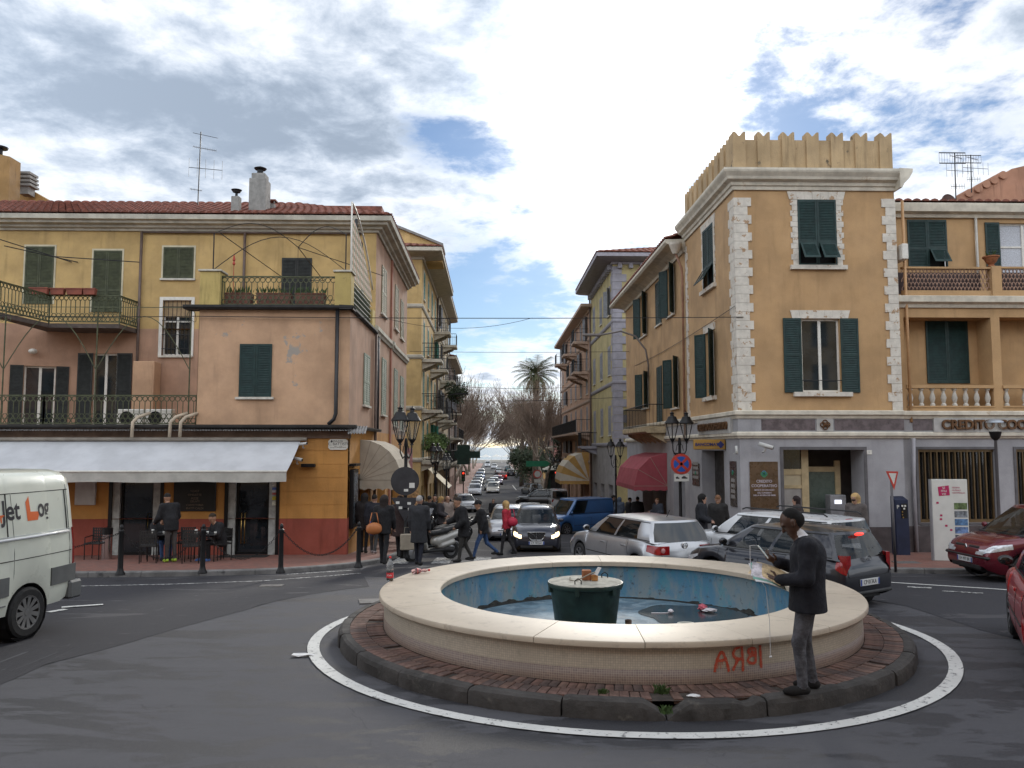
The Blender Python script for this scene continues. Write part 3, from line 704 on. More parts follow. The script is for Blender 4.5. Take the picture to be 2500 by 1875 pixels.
# weeds in the joints
WD=mk('weed green',(.045,.085,.022),.7,var=.4,vs=30)
for i,(x,y,s,lb) in enumerate(((1617,1690,.12,'leafy weed tuft growing against the mosaic wall below the bricks'),(1628,1738,.09,'small weed growing in the notch of the broken kerb'),(1472,1692,.07,'sparse dry weed in the bricks left of the leafy tuft'))):
    p=atZ(x,y,.165); m=MB(); r6=random.Random(20+i)
    for k in range(46):
        a=r6.uniform(0,6.28); d=r6.uniform(0,s*.7); l=r6.uniform(.4,1)*s; x0,y0=p[0]+d*math.cos(a),p[1]+d*math.sin(a)*.5; w=.005
        b=r6.uniform(0,6.28); q=(x0+math.cos(b)*l*.5,y0+math.sin(b)*l*.5,.16+l*.7)
        m.add([(x0-w,y0,.15),(x0+w,y0,.15),((x0+q[0])/2+w*1.6,(y0+q[1])/2,.16+l*.5),q,((x0+q[0])/2-w*1.6,(y0+q[1])/2,.16+l*.5)],[(0,1,2,3,4)])
    tag(m.build('weed',WD),lb,'weed')
# ------------------------------------------------------------------ building kit
GREEN=mk('dark green shutter',(.010,.032,.030),.55,var=.25,vs=5)
OLIVE=mk('olive shutter',(.055,.062,.030),.65,var=.25,vs=5)
BLACKGREEN=mk('blackened shutter',(.018,.020,.018),.6,var=.3,vs=5)
TEAL=mk('teal shutter',(.04,.19,.15),.6,var=.2,vs=5)
GREYSH=mk('grey shutter',(.22,.23,.25),.65,var=.2,vs=5)
WFRAME=mk('white window frame',(.66,.64,.58),.5,var=.1,vs=6)
GLASS=mk('window glass',(.018,.022,.026),.04,var=.4,vs=1.2,spec=.9)
CURT=mk('net curtain',(.48,.50,.54),.8,var=.25,vs=26)
IRON=mk('green iron',(.075,.085,.045),.55,var=.3,vs=8,metal=.2)
BIRON=mk('black iron',(.016,.016,.017),.5,var=.2,vs=8,metal=.3)
STIM=mk('stone sill',(.56,.53,.46),.75,var=.2,vs=6,bump=.2,stain=((.25,.23,.2),5,.6,.75))
def wallh(m,F,u0,u1,z0,z1,holes,depth=.18):
    us=sorted(set([u0,u1]+[min(max(h[i],u0),u1) for h in holes for i in (0,1)])); zs=sorted(set([z0,z1]+[min(max(h[i],z0),z1) for h in holes for i in (2,3)]))
    # long runs are cut so that the material noise stays even
    idx={}
    def V(u,z):
        k=(round(u,5),round(z,5))
        if k not in idx: idx[k]=len(m.v); m.v.append(F(u,z,0))
        return idx[k]
    for i in range(len(us)-1):
        for j in range(len(zs)-1):
            cu,cz=(us[i]+us[i+1])/2,(zs[j]+zs[j+1])/2
            if any(h[0]<cu<h[1] and h[2]<cz<h[3] for h in holes): continue
            m.f.append((V(us[i],zs[j]),V(us[i+1],zs[j]),V(us[i+1],zs[j+1]),V(us[i],zs[j+1])))
    for a0,a1,b0,b1 in holes:
        P=[(a0,b0),(a1,b0),(a1,b1),(a0,b1)]
        for (p,q) in zip(P,P[1:]+P[:1]):
            m.add([F(*p,0),F(*q,0),F(*q,-depth),F(*p,-depth)],[(0,1,2,3)])
    return m
def leafm(F,u0,u1,z0,z1,n,split=(.42,),sp=.052,st=.055,th=.034):
    fr=MB(); sl=MB()
    fr.fb(F,u0,u0+st,z0,z1,n,n+th).fb(F,u1-st,u1,z0,z1,n,n+th)
    cuts=[z0]+[z0+(z1-z0)*s for s in split]+[z1]
    for i,z in enumerate(cuts):
        a=z if i==0 else z-.04; b=z+.08 if i==0 else z+.04
        if i==len(cuts)-1: a,b=z-.08,z
        fr.fb(F,u0+st,u1-st,a,b,n+.001,n+th-.001)
    lo=z0+.08
    for i in range(len(cuts)-1):
        a=cuts[i]+(.08 if i==0 else .04); b=cuts[i+1]-(.08 if i==len(cuts)-2 else .04)
        k=max(1,int((b-a)/sp)); h=(b-a)/k
        for j in range(k):
            z=a+j*h
            P=[F(u,zz,nn) for u in (u0+st,u1-st) for zz,nn in ((z,n+th-.004),(z+.008,n+th-.002),(z+h*1.1,n+.008),(z+h*1.1-.008,n+.004))]
            sl.add(P,[(0,1,5,4),(1,2,6,5),(2,3,7,6),(3,0,4,7)])
    return fr,sl
def shutter(par,F,u0,u1,z0,z1,n,mat,**k):
    fr,sl=leafm(F,u0,u1,z0,z1,n,**k)
    o=fr.build('shutter',mat,par); s=sl.build('louvres',mat,par); stuff(s); return o
def flap(F,zt,tilt,n0):
    c,s=math.cos(tilt),math.sin(tilt)
    return lambda u,z,n:F(u,zt-(zt-z)*c+n*s*.0,n0+(zt-z)*s+n)
def casement(par,F,u0,u1,z0,z1,n,panes=2,transom=0.0,mat=None,glass=None,bars=0,rail=.0):
    mat=mat or WFRAME; f=MB(); w=.06
    f.fb(F,u0,u0+w,z0,z1,n,n+.05).fb(F,u1-w,u1,z0,z1,n,n+.05).fb(F,u0+w,u1-w,z0,z0+w,n+.001,n+.049).fb(F,u0+w,u1-w,z1-w,z1,n+.001,n+.049)
    for i in range(1,panes):
        c=u0+(u1-u0)*i/panes; f.fb(F,c-.045,c+.045,z0+w,z1-w,n+.002,n+.055)
    if transom: zt_=z0+(z1-z0)*transom; f.fb(F,u0+w,u1-w,zt_-.03,zt_+.03,n+.003,n+.045)
    for i in range(bars):
        z=z0+(z1-z0)*(i+1)/(bars+1); f.fb(F,u0+w,u1-w,z-.015,z+.015,n+.004,n+.04)
    o=f.build('frame',mat,par)
    for i in range(panes):
        a=u0+(u1-u0)*i/panes+.04; b=u0+(u1-u0)*(i+1)/panes-.04
        MB().fb(F,a,b,z0+.04,z1-.04,n+.012,n+.018).build('pane',glass or GLASS,par)
    return o
HOLES={}
def window(B,F,rect,kind='closed',mat=None,sill=True,depth=.16,leafw=None,panes=2,flaps=(),surround=None,glass=None,transom=0.0,bars=0,split=(.42,),sp=.052,gap=0.0):
    """one window of building B; rect (u0,u1,z0,z1) of the opening"""
    u0,u1,z0,z1=rect; mat=mat or GREEN
    base=MB().fb(F,u0+.001,u1-.001,z0+.001,z1-.001,-depth-.02,-depth+.002)
    W_=base.build('window',mk('dark room',(.012,.012,.013),.9,var=0) if kind!='closed' else mk('dark room',(.012,.012,.013),.9,var=0),B)
    mid=(u0+u1)/2
    if kind=='closed':
        for i,(a,b) in enumerate(((u0,mid-.004),(mid+.004,u1))):
            if i in flaps:
                zc=z0+(z1-z0)*split[0]
                shutter(W_,F,a,b,zc,z1,.004,mat,split=(),sp=sp)
                MB().fb(F,a,a+.05,z0,zc,.004,.038).fb(F,b-.05,b,z0,zc,.004,.038).fb(F,a+.05,b-.05,z0,z0+.06,.005,.037).build('shutter_frame',mat,W_)
                shutter(W_,flap(F,zc,R_(32),.03),a+.052,b-.052,z0+.07,zc-.005,0,mat,split=(),sp=sp)
            else: shutter(W_,F,a,b,z0,z1,.004,mat,split=split,sp=sp)
    else:
        casement(W_,F,u0,u1,z0,z1,-depth+.01,panes,transom,None,glass,bars)
        if kind=='open':
            w=leafw or (u1-u0)/2
            shutter(W_,F,u0-w-.01,u0-.01,z0-.02,z1+.01,.012,mat,split=split,sp=sp); shutter(W_,F,u1+.01,u1+w+.01,z0-.02,z1+.01,.012,mat,split=split,sp=sp)
        if kind=='ajar':                               # leaves swung out from the wall
            w=leafw or (u1-u0)/2
            for s,uh in ((-1,u0),(1,u1)):
                ang=R_(148); G=(lambda s,uh:(lambda u,z,n:F(uh+s*(-math.cos(ang))*u*1.0+s*n*math.sin(ang)*0,z,u*math.sin(ang)+n)))(s,uh)
                shutter(W_,G,.01,w,z0-.01,z1,.01,mat,split=split,sp=sp)
    if sill: MB().fb(F,u0-.09,u1+.09,z0-.075,z0-.005,-.02,.09).build('sill',STIM,W_)
    return W_
def fr(Y0,x0,y0,x1,y1):
    p=atY(x0,y1,Y0); q=atY(x1,y0,Y0); r=atY((x0+x1)/2,y0,Y0); s=atY((x0+x1)/2,y1,Y0); return (p[0],q[0],s[2],r[2])
def sd(X0,xa,xb,yt,yb,ref=None):
    a=atX(xa,yt,X0); b=atX(xb,yt,X0); r=atX(ref or (xa+xb)/2,yt,X0); s=atX(ref or (xa+xb)/2,yb,X0)
    return (min(a[1],b[1]),max(a[1],b[1]),s[2],r[2])
def plaster(name,col,streak=.25,stain=None,var=.12): return mk(name,col,.88,var=var+.06,vs=.9,bump=.45,bs=35,streak=min(.8,streak*1.7),stain=stain,fine=.2)
TILE=mk('roof tile red',(.20,.075,.052),.85,var=.4,vs=4,bump=.4,bs=30,stain=((.10,.05,.04),3,.55,.7))
def tile_roof(par,A,Bp,C,D,rows=.28,name='roof_tiles'):
    """curved clay tiles: eave line A-B, ridge line D-C"""
    A,Bp,C,D=map(Vector,(A,Bp,C,D)); L=(Bp-A).length; n=max(2,int(L/rows)); S=max(1,int((D-A).length/.38)); m=MB()
    nn=(Bp-A).cross(D-A).normalized();
    if nn.z<0: nn=-nn
    for i in range(n):
        for j in range(S):
            def P(a,b,h): 
                p=(A*(1-a)+Bp*a)*(1-b)+(D*(1-a)+C*a)*b; return p+nn*h
            b0,b1=j/S,min(1,(j+1.08)/S); vs=[]
            for b,hh in ((b0,.045),(b1,.01)):
                for k,(t,h) in enumerate(((.0,0),(.2,.06),(.5,.085),(.8,.06),(1.0,0))): vs.append(P((i+t)/n,b,h+hh))
            m.add(vs,[(q,q+1,q+6,q+5) for q in range(4)]+[(0,1,2,3,4)])
    o=m.build(name,TILE,par); stuff(o); return o
def hexrail(par,P0,P1,z0,z1,mat,hx=.165,posts=True):
    """iron railing between two points: hexagon rows top and bottom, upright bars between"""
    P0=Vector(P0); P1=Vector(P1); L=(P1-P0).length; t=(P1-P0)/L; F=lambda u,z,n:tuple(Vector((P0.x+t.x*u,P0.y+t.y*u,z+(P0.z*(1-u/L)+P1.z*u/L)))+Vector((t.y,-t.x,0))*n)
    H=z1-z0; MB().fb(F,0,L,z1-.035,z1,-.025,.025).build('handrail',mat,par); MB().fb(F,0,L,z0,z0+.03,-.02,.02).build('bottom_rail',mat,par)
    for u in (0,L):
        if posts: MB().fb(F,u-.02,u+.02,z0-.06,z1-.035,-.02,.02).build('post',mat,par)
    n=max(1,round(L/hx)); w=L/n; m=MB(); r=w/2*.96; lat=[]
    for i in range(n):
        c=(i+.5)*w
        for zc in (z1-.045-r*.95,z0+.03+r*.95,z0+.03+r*2.7):
            if zc==z0+.03+r*2.7: cc=c+w/2
            else: cc=c
            if cc+r>L+.05: continue
            pts=[F(cc+r*math.cos(a),zc+r*math.sin(a),0) for a in np.linspace(0,2*math.pi,7)[:-1]]
            m.tube(pts,.016,4,True)
        m.tube([F(c,z1-.045-r*1.9,0),F(c,z0+.03+r*3.6,0)],.014,4)
        if i: m.tube([F(i*w,z1-.05,0),F(i*w,z1-.045-r*.95,0)],.009,4)
        m.tube([F((i+.5)*w,z1-.045-r*1.9,0),F((i+.5)*w-w*.0,z1-.045-r*2.2,0)],.012,4)
    stuff(m.build('railing_lattice',mat,par))
def barrail(par,P0,P1,z0,z1,mat,sp=.13,r=.009,mid=None):
    P0=Vector(P0); P1=Vector(P1); L=(P1-P0).length; n=max(1,int(L/sp)); m=MB()
    for i in range(n+1):
        p=P0.lerp(P1,i/n); m.tube([(p.x,p.y,p.z+z0),(p.x,p.y,p.z+z1)],r,4)
    stuff(m.build('balusters',mat,par)); MB().tube([P0+Vector((0,0,z1)),P1+Vector((0,0,z1))],.022,5).build('handrail',mat,par); MB().tube([P0+Vector((0,0,z0+.03)),P1+Vector((0,0,z0+.03))],.015,4).build('bottom_rail',mat,par)
def balcony(B,F,u0,u1,z,d,mat,slabmat,h=.95,rail='bar',th=.16,brackets=True):
    s=MB().fprof(F,u0,u1,[(0,z-th),(d-.08,z-th),(d,z-th+.06),(d,z),(0,z)]); S=s.fixn().build('balcony',slabmat,B)
    A,Bq,C,D=F(u0+.03,z,0),F(u0+.03,z,d-.05),F(u1-.03,z,d-.05),F(u1-.03,z,0)
    for a,b in ((A,Bq),(Bq,C),(C,D)):
        if rail=='hex': hexrail(S,a,b,.05,h,mat)
        else: barrail(S,a,b,.04,h,mat)
    if brackets:
        for u in np.linspace(u0+.25,u1-.25,max(2,int((u1-u0)/1.0))):
            MB().add([F(u-.08,z-th,0),F(u-.08,z-th,d*.75),F(u-.08,z-th-.1,d*.7),F(u-.08,z-th-.45,0),F(u+.08,z-th,0),F(u+.08,z-th,d*.75),F(u+.08,z-th-.1,d*.7),F(u+.08,z-th-.45,0)],
              [(0,1,2,3),(7,6,5,4),(0,4,5,1),(1,5,6,2),(2,6,7,3),(3,7,4,0)]).build('bracket',slabmat,S)
    return S
def corbox(m,F,u0,u1,prof): return m.fprof(F,u0,u1,prof)
# ------------------------------------------------------------------ the cafe building on the left
YB,YM,XS=24.6,29.9,-4.35
CF=thing('cafe_building','yellow and salmon corner building with cafe, roof terrace and red tile roof','building',(-9,27,gz(24)),fixed=True)
FB,FM,FS=front(YB),front(YM),east(XS)
SALM=plaster('salmon plaster',(.54,.345,.215),.22,((.36,.33,.29),.6,.60,.625))
SALM2=plaster('rose plaster',(.43,.265,.18),.25)
YEL=plaster('yellow plaster',(.53,.365,.155),.25)
OCH=plaster('ochre cafe plaster',(.52,.255,.072),.2)
REDB=plaster('red base plaster',(.30,.075,.05),.3,((.4,.35,.3),1.5,.72,.76))
CRM=mk('cornice stone',(.50,.475,.40),.85,var=.2,vs=2,bump=.3,bs=30,streak=.35)
zB0=gz(YB)+.10
zTer=float(atY(300,1040,YB)[2]); zBl=float(atY(650,1046,YB)[2]); zBT=float(atY(650,757,YB)[2]); zEave=float(atY(600,566,YM)[2]); zPk=float(atY(430,803,YM)[2])
XL=-8.95
# ground floor front, with the two glazed doors and the menu wall
d1=fr(YB,261,1150,402,1341); d2=fr(YB,545,1150,684,1341)
d1=(d1[0],d1[1],zB0,d1[3]); d2=(d2[0],d2[1],zB0,d2[3])
zR=float(atY(750,1266,YB)[2])
m=wallh(MB(),FB,-30,d2[1]+.02,zR,zBl-.15,[(d1[0],d1[1],zR-.01,d1[3]),(d2[0],d2[1],zR-.01,d2[3])],.3); m.build('cafe_front_wall',OCH,CF)
m=wallh(MB(),lambda u,z,n:FB(u,z,n+.012),-30,d2[1]+.02,zB0-.3,zR,[(d1[0],d1[1],zB0-.31,zR+.01),(d2[0],d2[1],zB0-.31,zR+.01)],.3); m.fb(FB,-30,d1[0],zR-.004,zR,0,.012); m.build('red_base',REDB,CF)
# coursed corner
zc=[zR]; cz=[float(atY(760,y,YB)[2]) for y in (1232,1199,1166,1133,1100,1072)]
prev=zR+.004
for z in cz+[zBl-.15]:
    MB().fb(FB,d2[1]+.02,XS-.0,prev,z-.012,-.25,.012).build('plaster_course',OCH,CF); prev=z
MB().fb(FB,d2[1]+.02,XS-.02,zR,zBl-.15,-.25,.0).build('wall_core',OCH,CF)
MB().fb(FB,d2[1]+.02,XS+.012,zB0-.5,zR,-.25,.022).build('red_base',REDB,CF)
BLK=mk('black shopfront metal',(.012,.012,.013),.35,var=.2,metal=.3); POST=mk('grey marble jamb',(.36,.37,.35),.45,var=.25,vs=6)
BRASS=mk('brass',(.55,.36,.12),.3,metal=1.0,var=.1)
for d in (d1,d2):
    fw_=MB(); wj=.17
    fw_.fb(FB,d[0],d[0]+.10,d[2]-.2,d[3],-.12,.02).fb(FB,d[1]-.10,d[1],d[2]-.2,d[3],-.12,.02).fb(FB,d[0]+.32,d[0]+.38,d[2]-.2,d[3],-.2,-.1).fb(FB,d[1]-.38,d[1]-.32,d[2]-.2,d[3],-.2,-.1).fb(FB,d[0]+.38,d[1]-.38,d[2]-.2,d[2]+.1,-.2,-.1)
    D=fw_.build('door',BLK,CF)
    MB().fb(FB,d[0]+.102,d[0]+.318,d[2],d[3],-.15,-.02).build('jamb',POST,D); MB().fb(FB,d[1]-.318,d[1]-.102,d[2],d[3],-.15,-.02).build('jamb',POST,D)
    MB().fb(FB,d[0]+.37,d[1]-.37,d[2]+.08,d[3],-.17,-.155).build('pane',GLASS,D)
    for i in (0,1):
        u=d[0]+.50+i*.1 if d is d2 else d[1]-.48
        MB().tube([FB(u,d[2]+.35,-.15),FB(u,d[2]+.35,-.06),FB(u,d[2]+1.25,-.06),FB(u,d[2]+1.25,-.15)],.014,6).build('handle',BRASS,D,True)
# notices on the right jamb
NOT=[((.55,.55,.5),1172,1187),((.10,.16,.42),1190,1196),((.5,.5,.55),1197,1202),((.45,.1,.1),1203,1208),((.5,.42,.05),1212,1221),((.6,.6,.5),1224,1234)]
for c,y0,y1 in NOT:
    r=fr(YB,664,y0,676,y1); MB().fb(FB,r[0],r[1],r[2],r[3],-.018,-.014).build('notice',mk('notice %.2f%.2f'%(c[0],c[2]),c,.6,var=.3,vs=40),CF)
r=fr(YB,424,1150,530,1248); mb=MB().cbx(r[0],r[1],YB-.05,YB-.003,r[2],r[3],.008).build('menu_board',mk('menu black',(.010,.010,.010),.45,var=.2),CF)
MEN=mk('faded menu letters',(.22,.17,.12),.7,var=0)
for i,(s,y) in enumerate((('GELATI',1190),('PANINI',1199),('CREPES',1208),('GELATI',1217),('PIZZE',1224),('CAFFETTERIA',1233),('PIATTI CALDI',1241))):
    if s in('GELATI',) and i==0: continue
    s=['','TOAST','OMELETTE','PIZZE','GELATI','CAFFETTERIA','PIATTI CALDI'][i]
    p=atY(477,y,YB); text('lettering',s,FB,p[0],p[2],.085,MEN,mb,.053,.002)
# terrace slab over the shopfront, gutter, corrugated strip, fascia
FASC=mk('brown fascia',(.16,.105,.075),.8,var=.25,vs=3,bump=.3)
DGUT=mk('dark gutter',(.022,.021,.02),.5,var=.3,vs=4)
MB().fb(FB,-30,XS+.03,zBl-.30,zBl-.02,-.3,.05).build('fascia',FASC,CF)
MB().fprof(FB,-30,XS+.25,[(0,zBl+.0),(.24,zBl+.0),(.26,zBl+.05),(.26,zBl+.10),(0,zBl+.12)]).fixn().build('gutter',DGUT,CF)
MB().fprof(FS,YB-.25,YB+5.5,[(0.0,zBl+.0),(.24,zBl+.0),(.26,zBl+.05),(.26,zBl+.09),(0,zBl+.11)]).fixn().build('gutter',DGUT,CF)
ZINC=mk('corrugated sheet',(.30,.29,.28),.55,metal=.5,var=.25,vs=5)
m=MB(); vs=[]; n=520; xs_=np.linspace(-22,XS+.15,n)
for i,x in enumerate(xs_):
    hh=.018*math.sin(x*2*math.pi/.085); vs+=[(x,YB-.02,zBl-.01+hh),(x,YB-.34,zBl-.07+hh)]
m.add(vs,[(2*i,2*i+1,2*i+3,2*i+2) for i in range(n-1)]); stuff(m.build('corrugated_strip',ZINC,CF))
m=MB(); vs=[]
for i in range(60):
    x=XS+.05+i*.009; hh=.018*math.sin(x*2*math.pi/.085); vs+=[(x,YB-.05,zBl-.03+hh+.10),(x,YB-.42,zBl-.22+hh+.06)]
m.add(vs,[(2*i,2*i+1,2*i+3,2*i+2) for i in range(59)]); m.build('loose_sheet',ZINC,CF)
MB().bx(-30,XS-.02,YB+.25,YM+.1,zTer-.10,zTer-.001).build('terrace_floor',mk('terrace tile',(.30,.2,.15),.8),CF)
# salmon block, first floor
w1=fr(YB,583,840,665,969)
m=wallh(MB(),FB,XL,XS,zBl+.1,zBT,[w1],.16); m.build('block_front_wall',SALM,CF)
window(CF,FB,w1,'closed',GREEN,True,split=())
MB().bx(XL,XL+.01,YB,YM,zBl+.1,zBT).build('block_side_wall',SALM,CF)
m=MB()
wsd=[]
sA=sd(XS,888,902,866,990); wsd.append(sA)
for xa,xb,yt,yb in ((932,942,876,1013),(962,970,902,1040),(977,985,920,1050)): wsd.append(sd(XS,xa,xb,yt,yb))
wsu=[]
for xa,xb,yt,yb in ((932,943,655,771),(964,972,700,806),(978,985,735,829)): wsu.append(sd(XS,xa,xb,yt,yb))
YE=41.0
shop=[(26.6,28.9,zB0-.3,zB0+2.35),(31.0,33.2,zB0-1,zB0+2.1),(35,38.5,zB0-1.2,zB0+2.0)]
m=wallh(MB(),FS,YB,YE,zB0-1.3,zBl,shop,.35); m.build('street_wall_ground',OCH,CF)
for h in shop:
    MB().fb(FS,h[0],h[1],h[2],h[3],-.36,-.33).build('shop_opening',mk('shop dark',(.03,.028,.026),.4,var=.4,vs=2),CF)
m=wallh(MB(),FS,YB,YE,zBl,zBT,wsd,.16); m.build('street_wall_middle',SALM2,CF)
m=wallh(MB(),FS,YM,YE,zBT,zEave,wsu,.16); m.build('street_wall_upper',SALM2,CF)
for r in wsd: window(CF,FS,r,'closed',mk('pale green shutter',(.24,.28,.22),.6,var=.2),True,split=(.45,),sp=.07)
for r in wsu: window(CF,FS,r,'closed',mk('pale olive shutter',(.22,.20,.12),.6,var=.2),True,split=(.45,),sp=.07)
# pilaster strip and string course on the street side
yP=float(atX(955,700,XS)[1])
MB().fb(FS,yP-.16,yP+.16,zB0-1,zEave,-.02,.07).build('pilaster',mk('brown pilaster',(.34,.15,.10),.85,var=.15),CF)
for a,b in ((YM-.1,yP-.2),(yP-.2,yP+.2),(yP+.2,YE)):
    e=.06 if a==yP-.2 else 0
    MB().fprof(FS,a,b-.01,[(0,zBT+.02),(.05+e,zBT+.02),(.08+e,zBT+.10),(.14+e,zBT+.16),(.14+e,zBT+.30),(.08+e,zBT+.34),(0,zBT+.36)]).fixn().build('string_course',CRM,CF)
# main wall at the back of the terraces: rose below, yellow above
hw=[fr(YM,58,602,134,742),fr(YM,224,612,299,762),fr(YM,398,604,474,680),fr(YM,686,630,762,757),fr(YM,394,733,468,868),fr(YM,222,863,287,1046)]
up=[h for h in hw if h[3]>zPk+.5]; 
XBND=-15.2
m=wallh(MB(),FM,-30,XS,zPk,zEave,[hw[0],hw[1],hw[2],hw[3],(hw[4][0],hw[4][1],zPk-.01,hw[4][3])],.16); m.build('main_wall_yellow',YEL,CF)
m=wallh(MB(),FM,XBND,XS,zTer-.1,zPk,[(hw[4][0],hw[4][1],hw[4][2],zPk+.01),hw[5]],.16); m.build('main_wall_rose',SALM2,CF)
window(CF,FM,hw[0],'closed',OLIVE,False,split=(.35,)); window(CF,FM,hw[1],'closed',OLIVE,False,split=(.35,)); window(CF,FM,hw[2],'closed',OLIVE,True,split=())
window(CF,FM,hw[3],'closed',BLACKGREEN,False,split=(.4,))
W5=window(CF,FM,hw[4],'plain',None,True,panes=2,transom=.62); g=MB()
for k in range(7): u=hw[4][0]+.06+(hw[4][1]-hw[4][0]-.12)*k/6; g.tube([FM(u,hw[4][2]+.02,.02),FM(u,hw[4][3]-.02,.02)],.012,4)
for k in range(4): z=hw[4][2]+.25+(hw[4][3]-hw[4][2]-.5)*k/3; g.fb(FM,hw[4][0],hw[4][1],z-.012,z+.012,.028,.036)
stuff(g.build('security_bars',BIRON,W5)); MB().fb(FM,hw[4][0]-.12,hw[4][0],hw[4][2]-.05,hw[4][3]+.12,0,.03).fb(FM,hw[4][1],hw[4][1]+.12,hw[4][2]-.05,hw[4][3]+.12,0,.03).fb(FM,hw[4][0],hw[4][1],hw[4][3],hw[4][3]+.12,0,.029).build('surround',WFRAME,W5)
MB().fb(FM,hw[4][0],hw[4][1],hw[4][3]-.62,hw[4][3],-.10,-.09).build('blind',mk('tan blind',(.42,.30,.17),.8,var=.2),W5)
window(CF,FM,hw[5],'open',BLACKGREEN,False,split=(.4,),leafw=.55)
for h in (hw[0],hw[1],hw[2]):
    MB().fb(FM,h[0]-.07,h[0]-.004,h[2],h[3]+.07,0,.02).fb(FM,h[1]+.004,h[1]+.07,h[2],h[3]+.07,0,.02).fb(FM,h[0],h[1],h[3]+.004,h[3]+.07,0,.019).build('window_surround',mk('cream surround',(.55,.5,.36),.8,var=.15),CF)
# rose wing that comes forward at the far left, below the yellow storey
def wing(u,z,n): 
    t=Vector((-1,-.42,0)).normalized(); o=Vector((XBND,YM,0)); nn=Vector((.42,-1,0)).normalized(); p=o+t*u+nn*n; return (p.x,p.y,z)
pd=atY(130,900,29.2); ww=(.75,1.75,zTer,float(atY(130,893,29.3)[2]))
m=wallh(MB(),wing,0,8,zTer-.1,zPk+.05,[ww],.16); m.build('wing_wall',SALM2,CF); window(CF,wing,ww,'open',BLACKGREEN,False,leafw=.42)
m=MB(); 
q=atY(86,859,29.3); MB().ell((q[0],q[1]-.15,q[2]),(.14,.16,.10),12,8).build('wall_lamp',mk('white lamp shell',(.6,.58,.52),.5),CF,True)
# downpipes
PIPE=mk('brown downpipe',(.12,.085,.07),.5,var=.2)
def pipe(par,pts,r=.05,mat=None): return MB().tube(pts,r,8).build('downpipe',mat or PIPE,par,True)
p=atY(346,575,YM-.1); zz=zTer; pipe(CF,[(p[0],YM-.1,zEave-.05),(p[0],YM-.1,zTer)])
p2=atY(598,575,YM-.1); pipe(CF,[(p2[0],YM-.1,zEave-.05),(p2[0],YM-.1,zBT)])
pipe(CF,[(p[0],YM-.1,zEave-.06),(XS-.5,YM-.1,zEave-.06)],.035)
BP=mk('black downpipe',(.018,.018,.02),.4,var=.2)
p3=atY(824,760,YB-.12); pipe(CF,[(p3[0],YB-.12,zBT),(p3[0],YB-.12,zBl+.45),(p3[0]-.05,YB-.13,zBl+.28),(p3[0]-.22,YB-.13,zBl+.12)],.06,BP)
p4=atX(913,800,XS); pipe(CF,[(XS+.1,p4[1],zBT-.05),(XS+.1,p4[1],zB0)],.055,PIPE); pipe(CF,[(XS+.12,p4[1]+.35,zBT-.1),(XS+.12,p4[1]+.35,zBl+.1)],.06,BP)
p5=atY(870,535,28.9); pipe(CF,[(p5[0],28.9,float(p5[2])),(p5[0],28.9,float(p5[2])-.55),(p5[0]+.1,29.5,float(p5[2])-.75),(p5[0]+.12,29.75,zBT+1.2)],.055,BP)
# cornice and tiled roof of the cafe building
zr=float(atY(600,523,YM-.62)[2]); dh=zr-zEave
prof=[(n,zEave+z*dh) for n,z in ((0,-.02),(.08,-.02),(.11,.12),(.22,.18),(.25,.34),(.44,.40),(.47,.56),(.60,.62),(.63,.96),(.55,1.0),(0,1.0))]
MB().sweep(prof,[((-30,YM),(0,-1)),((XS,YM),(1,-1)),((XS,YE),(1,0))]).fixn().build('cornice',CRM,CF)
e=.60
A=(-30,YM-e,zr); Bq=(XS+e,YM-e,zr); Cq=(XS-3.6,YM+3.6,zr+1.62); D=(-30,YM+3.6,zr+1.62)
tile_roof(CF,A,Bq,Cq,D); tile_roof(CF,Bq,(XS+e,YE,zr),(XS-3.6,YE,zr+1.62),Cq)
MB().add([A,Bq,Cq,D,(XS+e,YE,zr),(XS-3.6,YE,zr+1.62)],[(0,1,2,3),(1,4,5,2)]).build('roof_deck',TILE,CF)
MB().bx(-30,XS-.3,YM+3.5,YE,zr-.2,zr+1.6).build('roof_core',TILE,CF)
m=MB()
for i in range(60): m.ell((-30+i*.37,YM+3.6,zr+1.67),(.22,.12,.10),8,6)
stuff(m.build('ridge_tiles',TILE,CF))
# chimneys, antenna
CON=mk('grey render chimney',(.27,.265,.25),.9,var=.2,vs=4,bump=.4,stain=((.14,.13,.12),3,.6,.75))
def chimney(x0,x1,yt,yb,Y,label,cap='disc'):
    r=fr(Y,x0,yt,x1,yb); c=(r[0]+r[1])/2; w=(r[1]-r[0])/2; z0,z1=zr-.3,r[3]
    C_=thing('chimney',label,'chimney',(c,Y,z0)); MB().cbx(-w,w,0,2*w,0,z1-z0,.02).build('stack',CON,C_)
    if cap=='disc':
        MB().lathe([(.05,0),(.05,.22),(.0,.22)],10,(0,w,z1-z0)).build('neck',BIRON,C_); MB().lathe([(0,.30),(.2,.27),(w*.95,.20),(w*.95,.18),(0,.21)],16,(0,w,z1-z0)).build('cowl',BIRON,C_)
    else:
        MB().cbx(-w*.8,w*.8,w*.2,w*1.8,z1-z0,z1-z0+.22,.02).build('collar',CON,C_); MB().lathe([(.16,0),(.12,.10),(.12,.2),(.2,.2),(.24,.25),(.05,.33),(0,.33)],14,(0,w,z1-z0+.22)).build('cowl',BIRON,C_)
chimney(563,584,478,520,YM-.2,'slim grey chimney with round cowl on the red tile roof')
chimney(606,650,434,520,YM+.1,'stout grey chimney with dark cowl on the red tile roof','pot')
r=fr(YM+1.2,655,490,672,505); c=(r[0]+r[1])/2
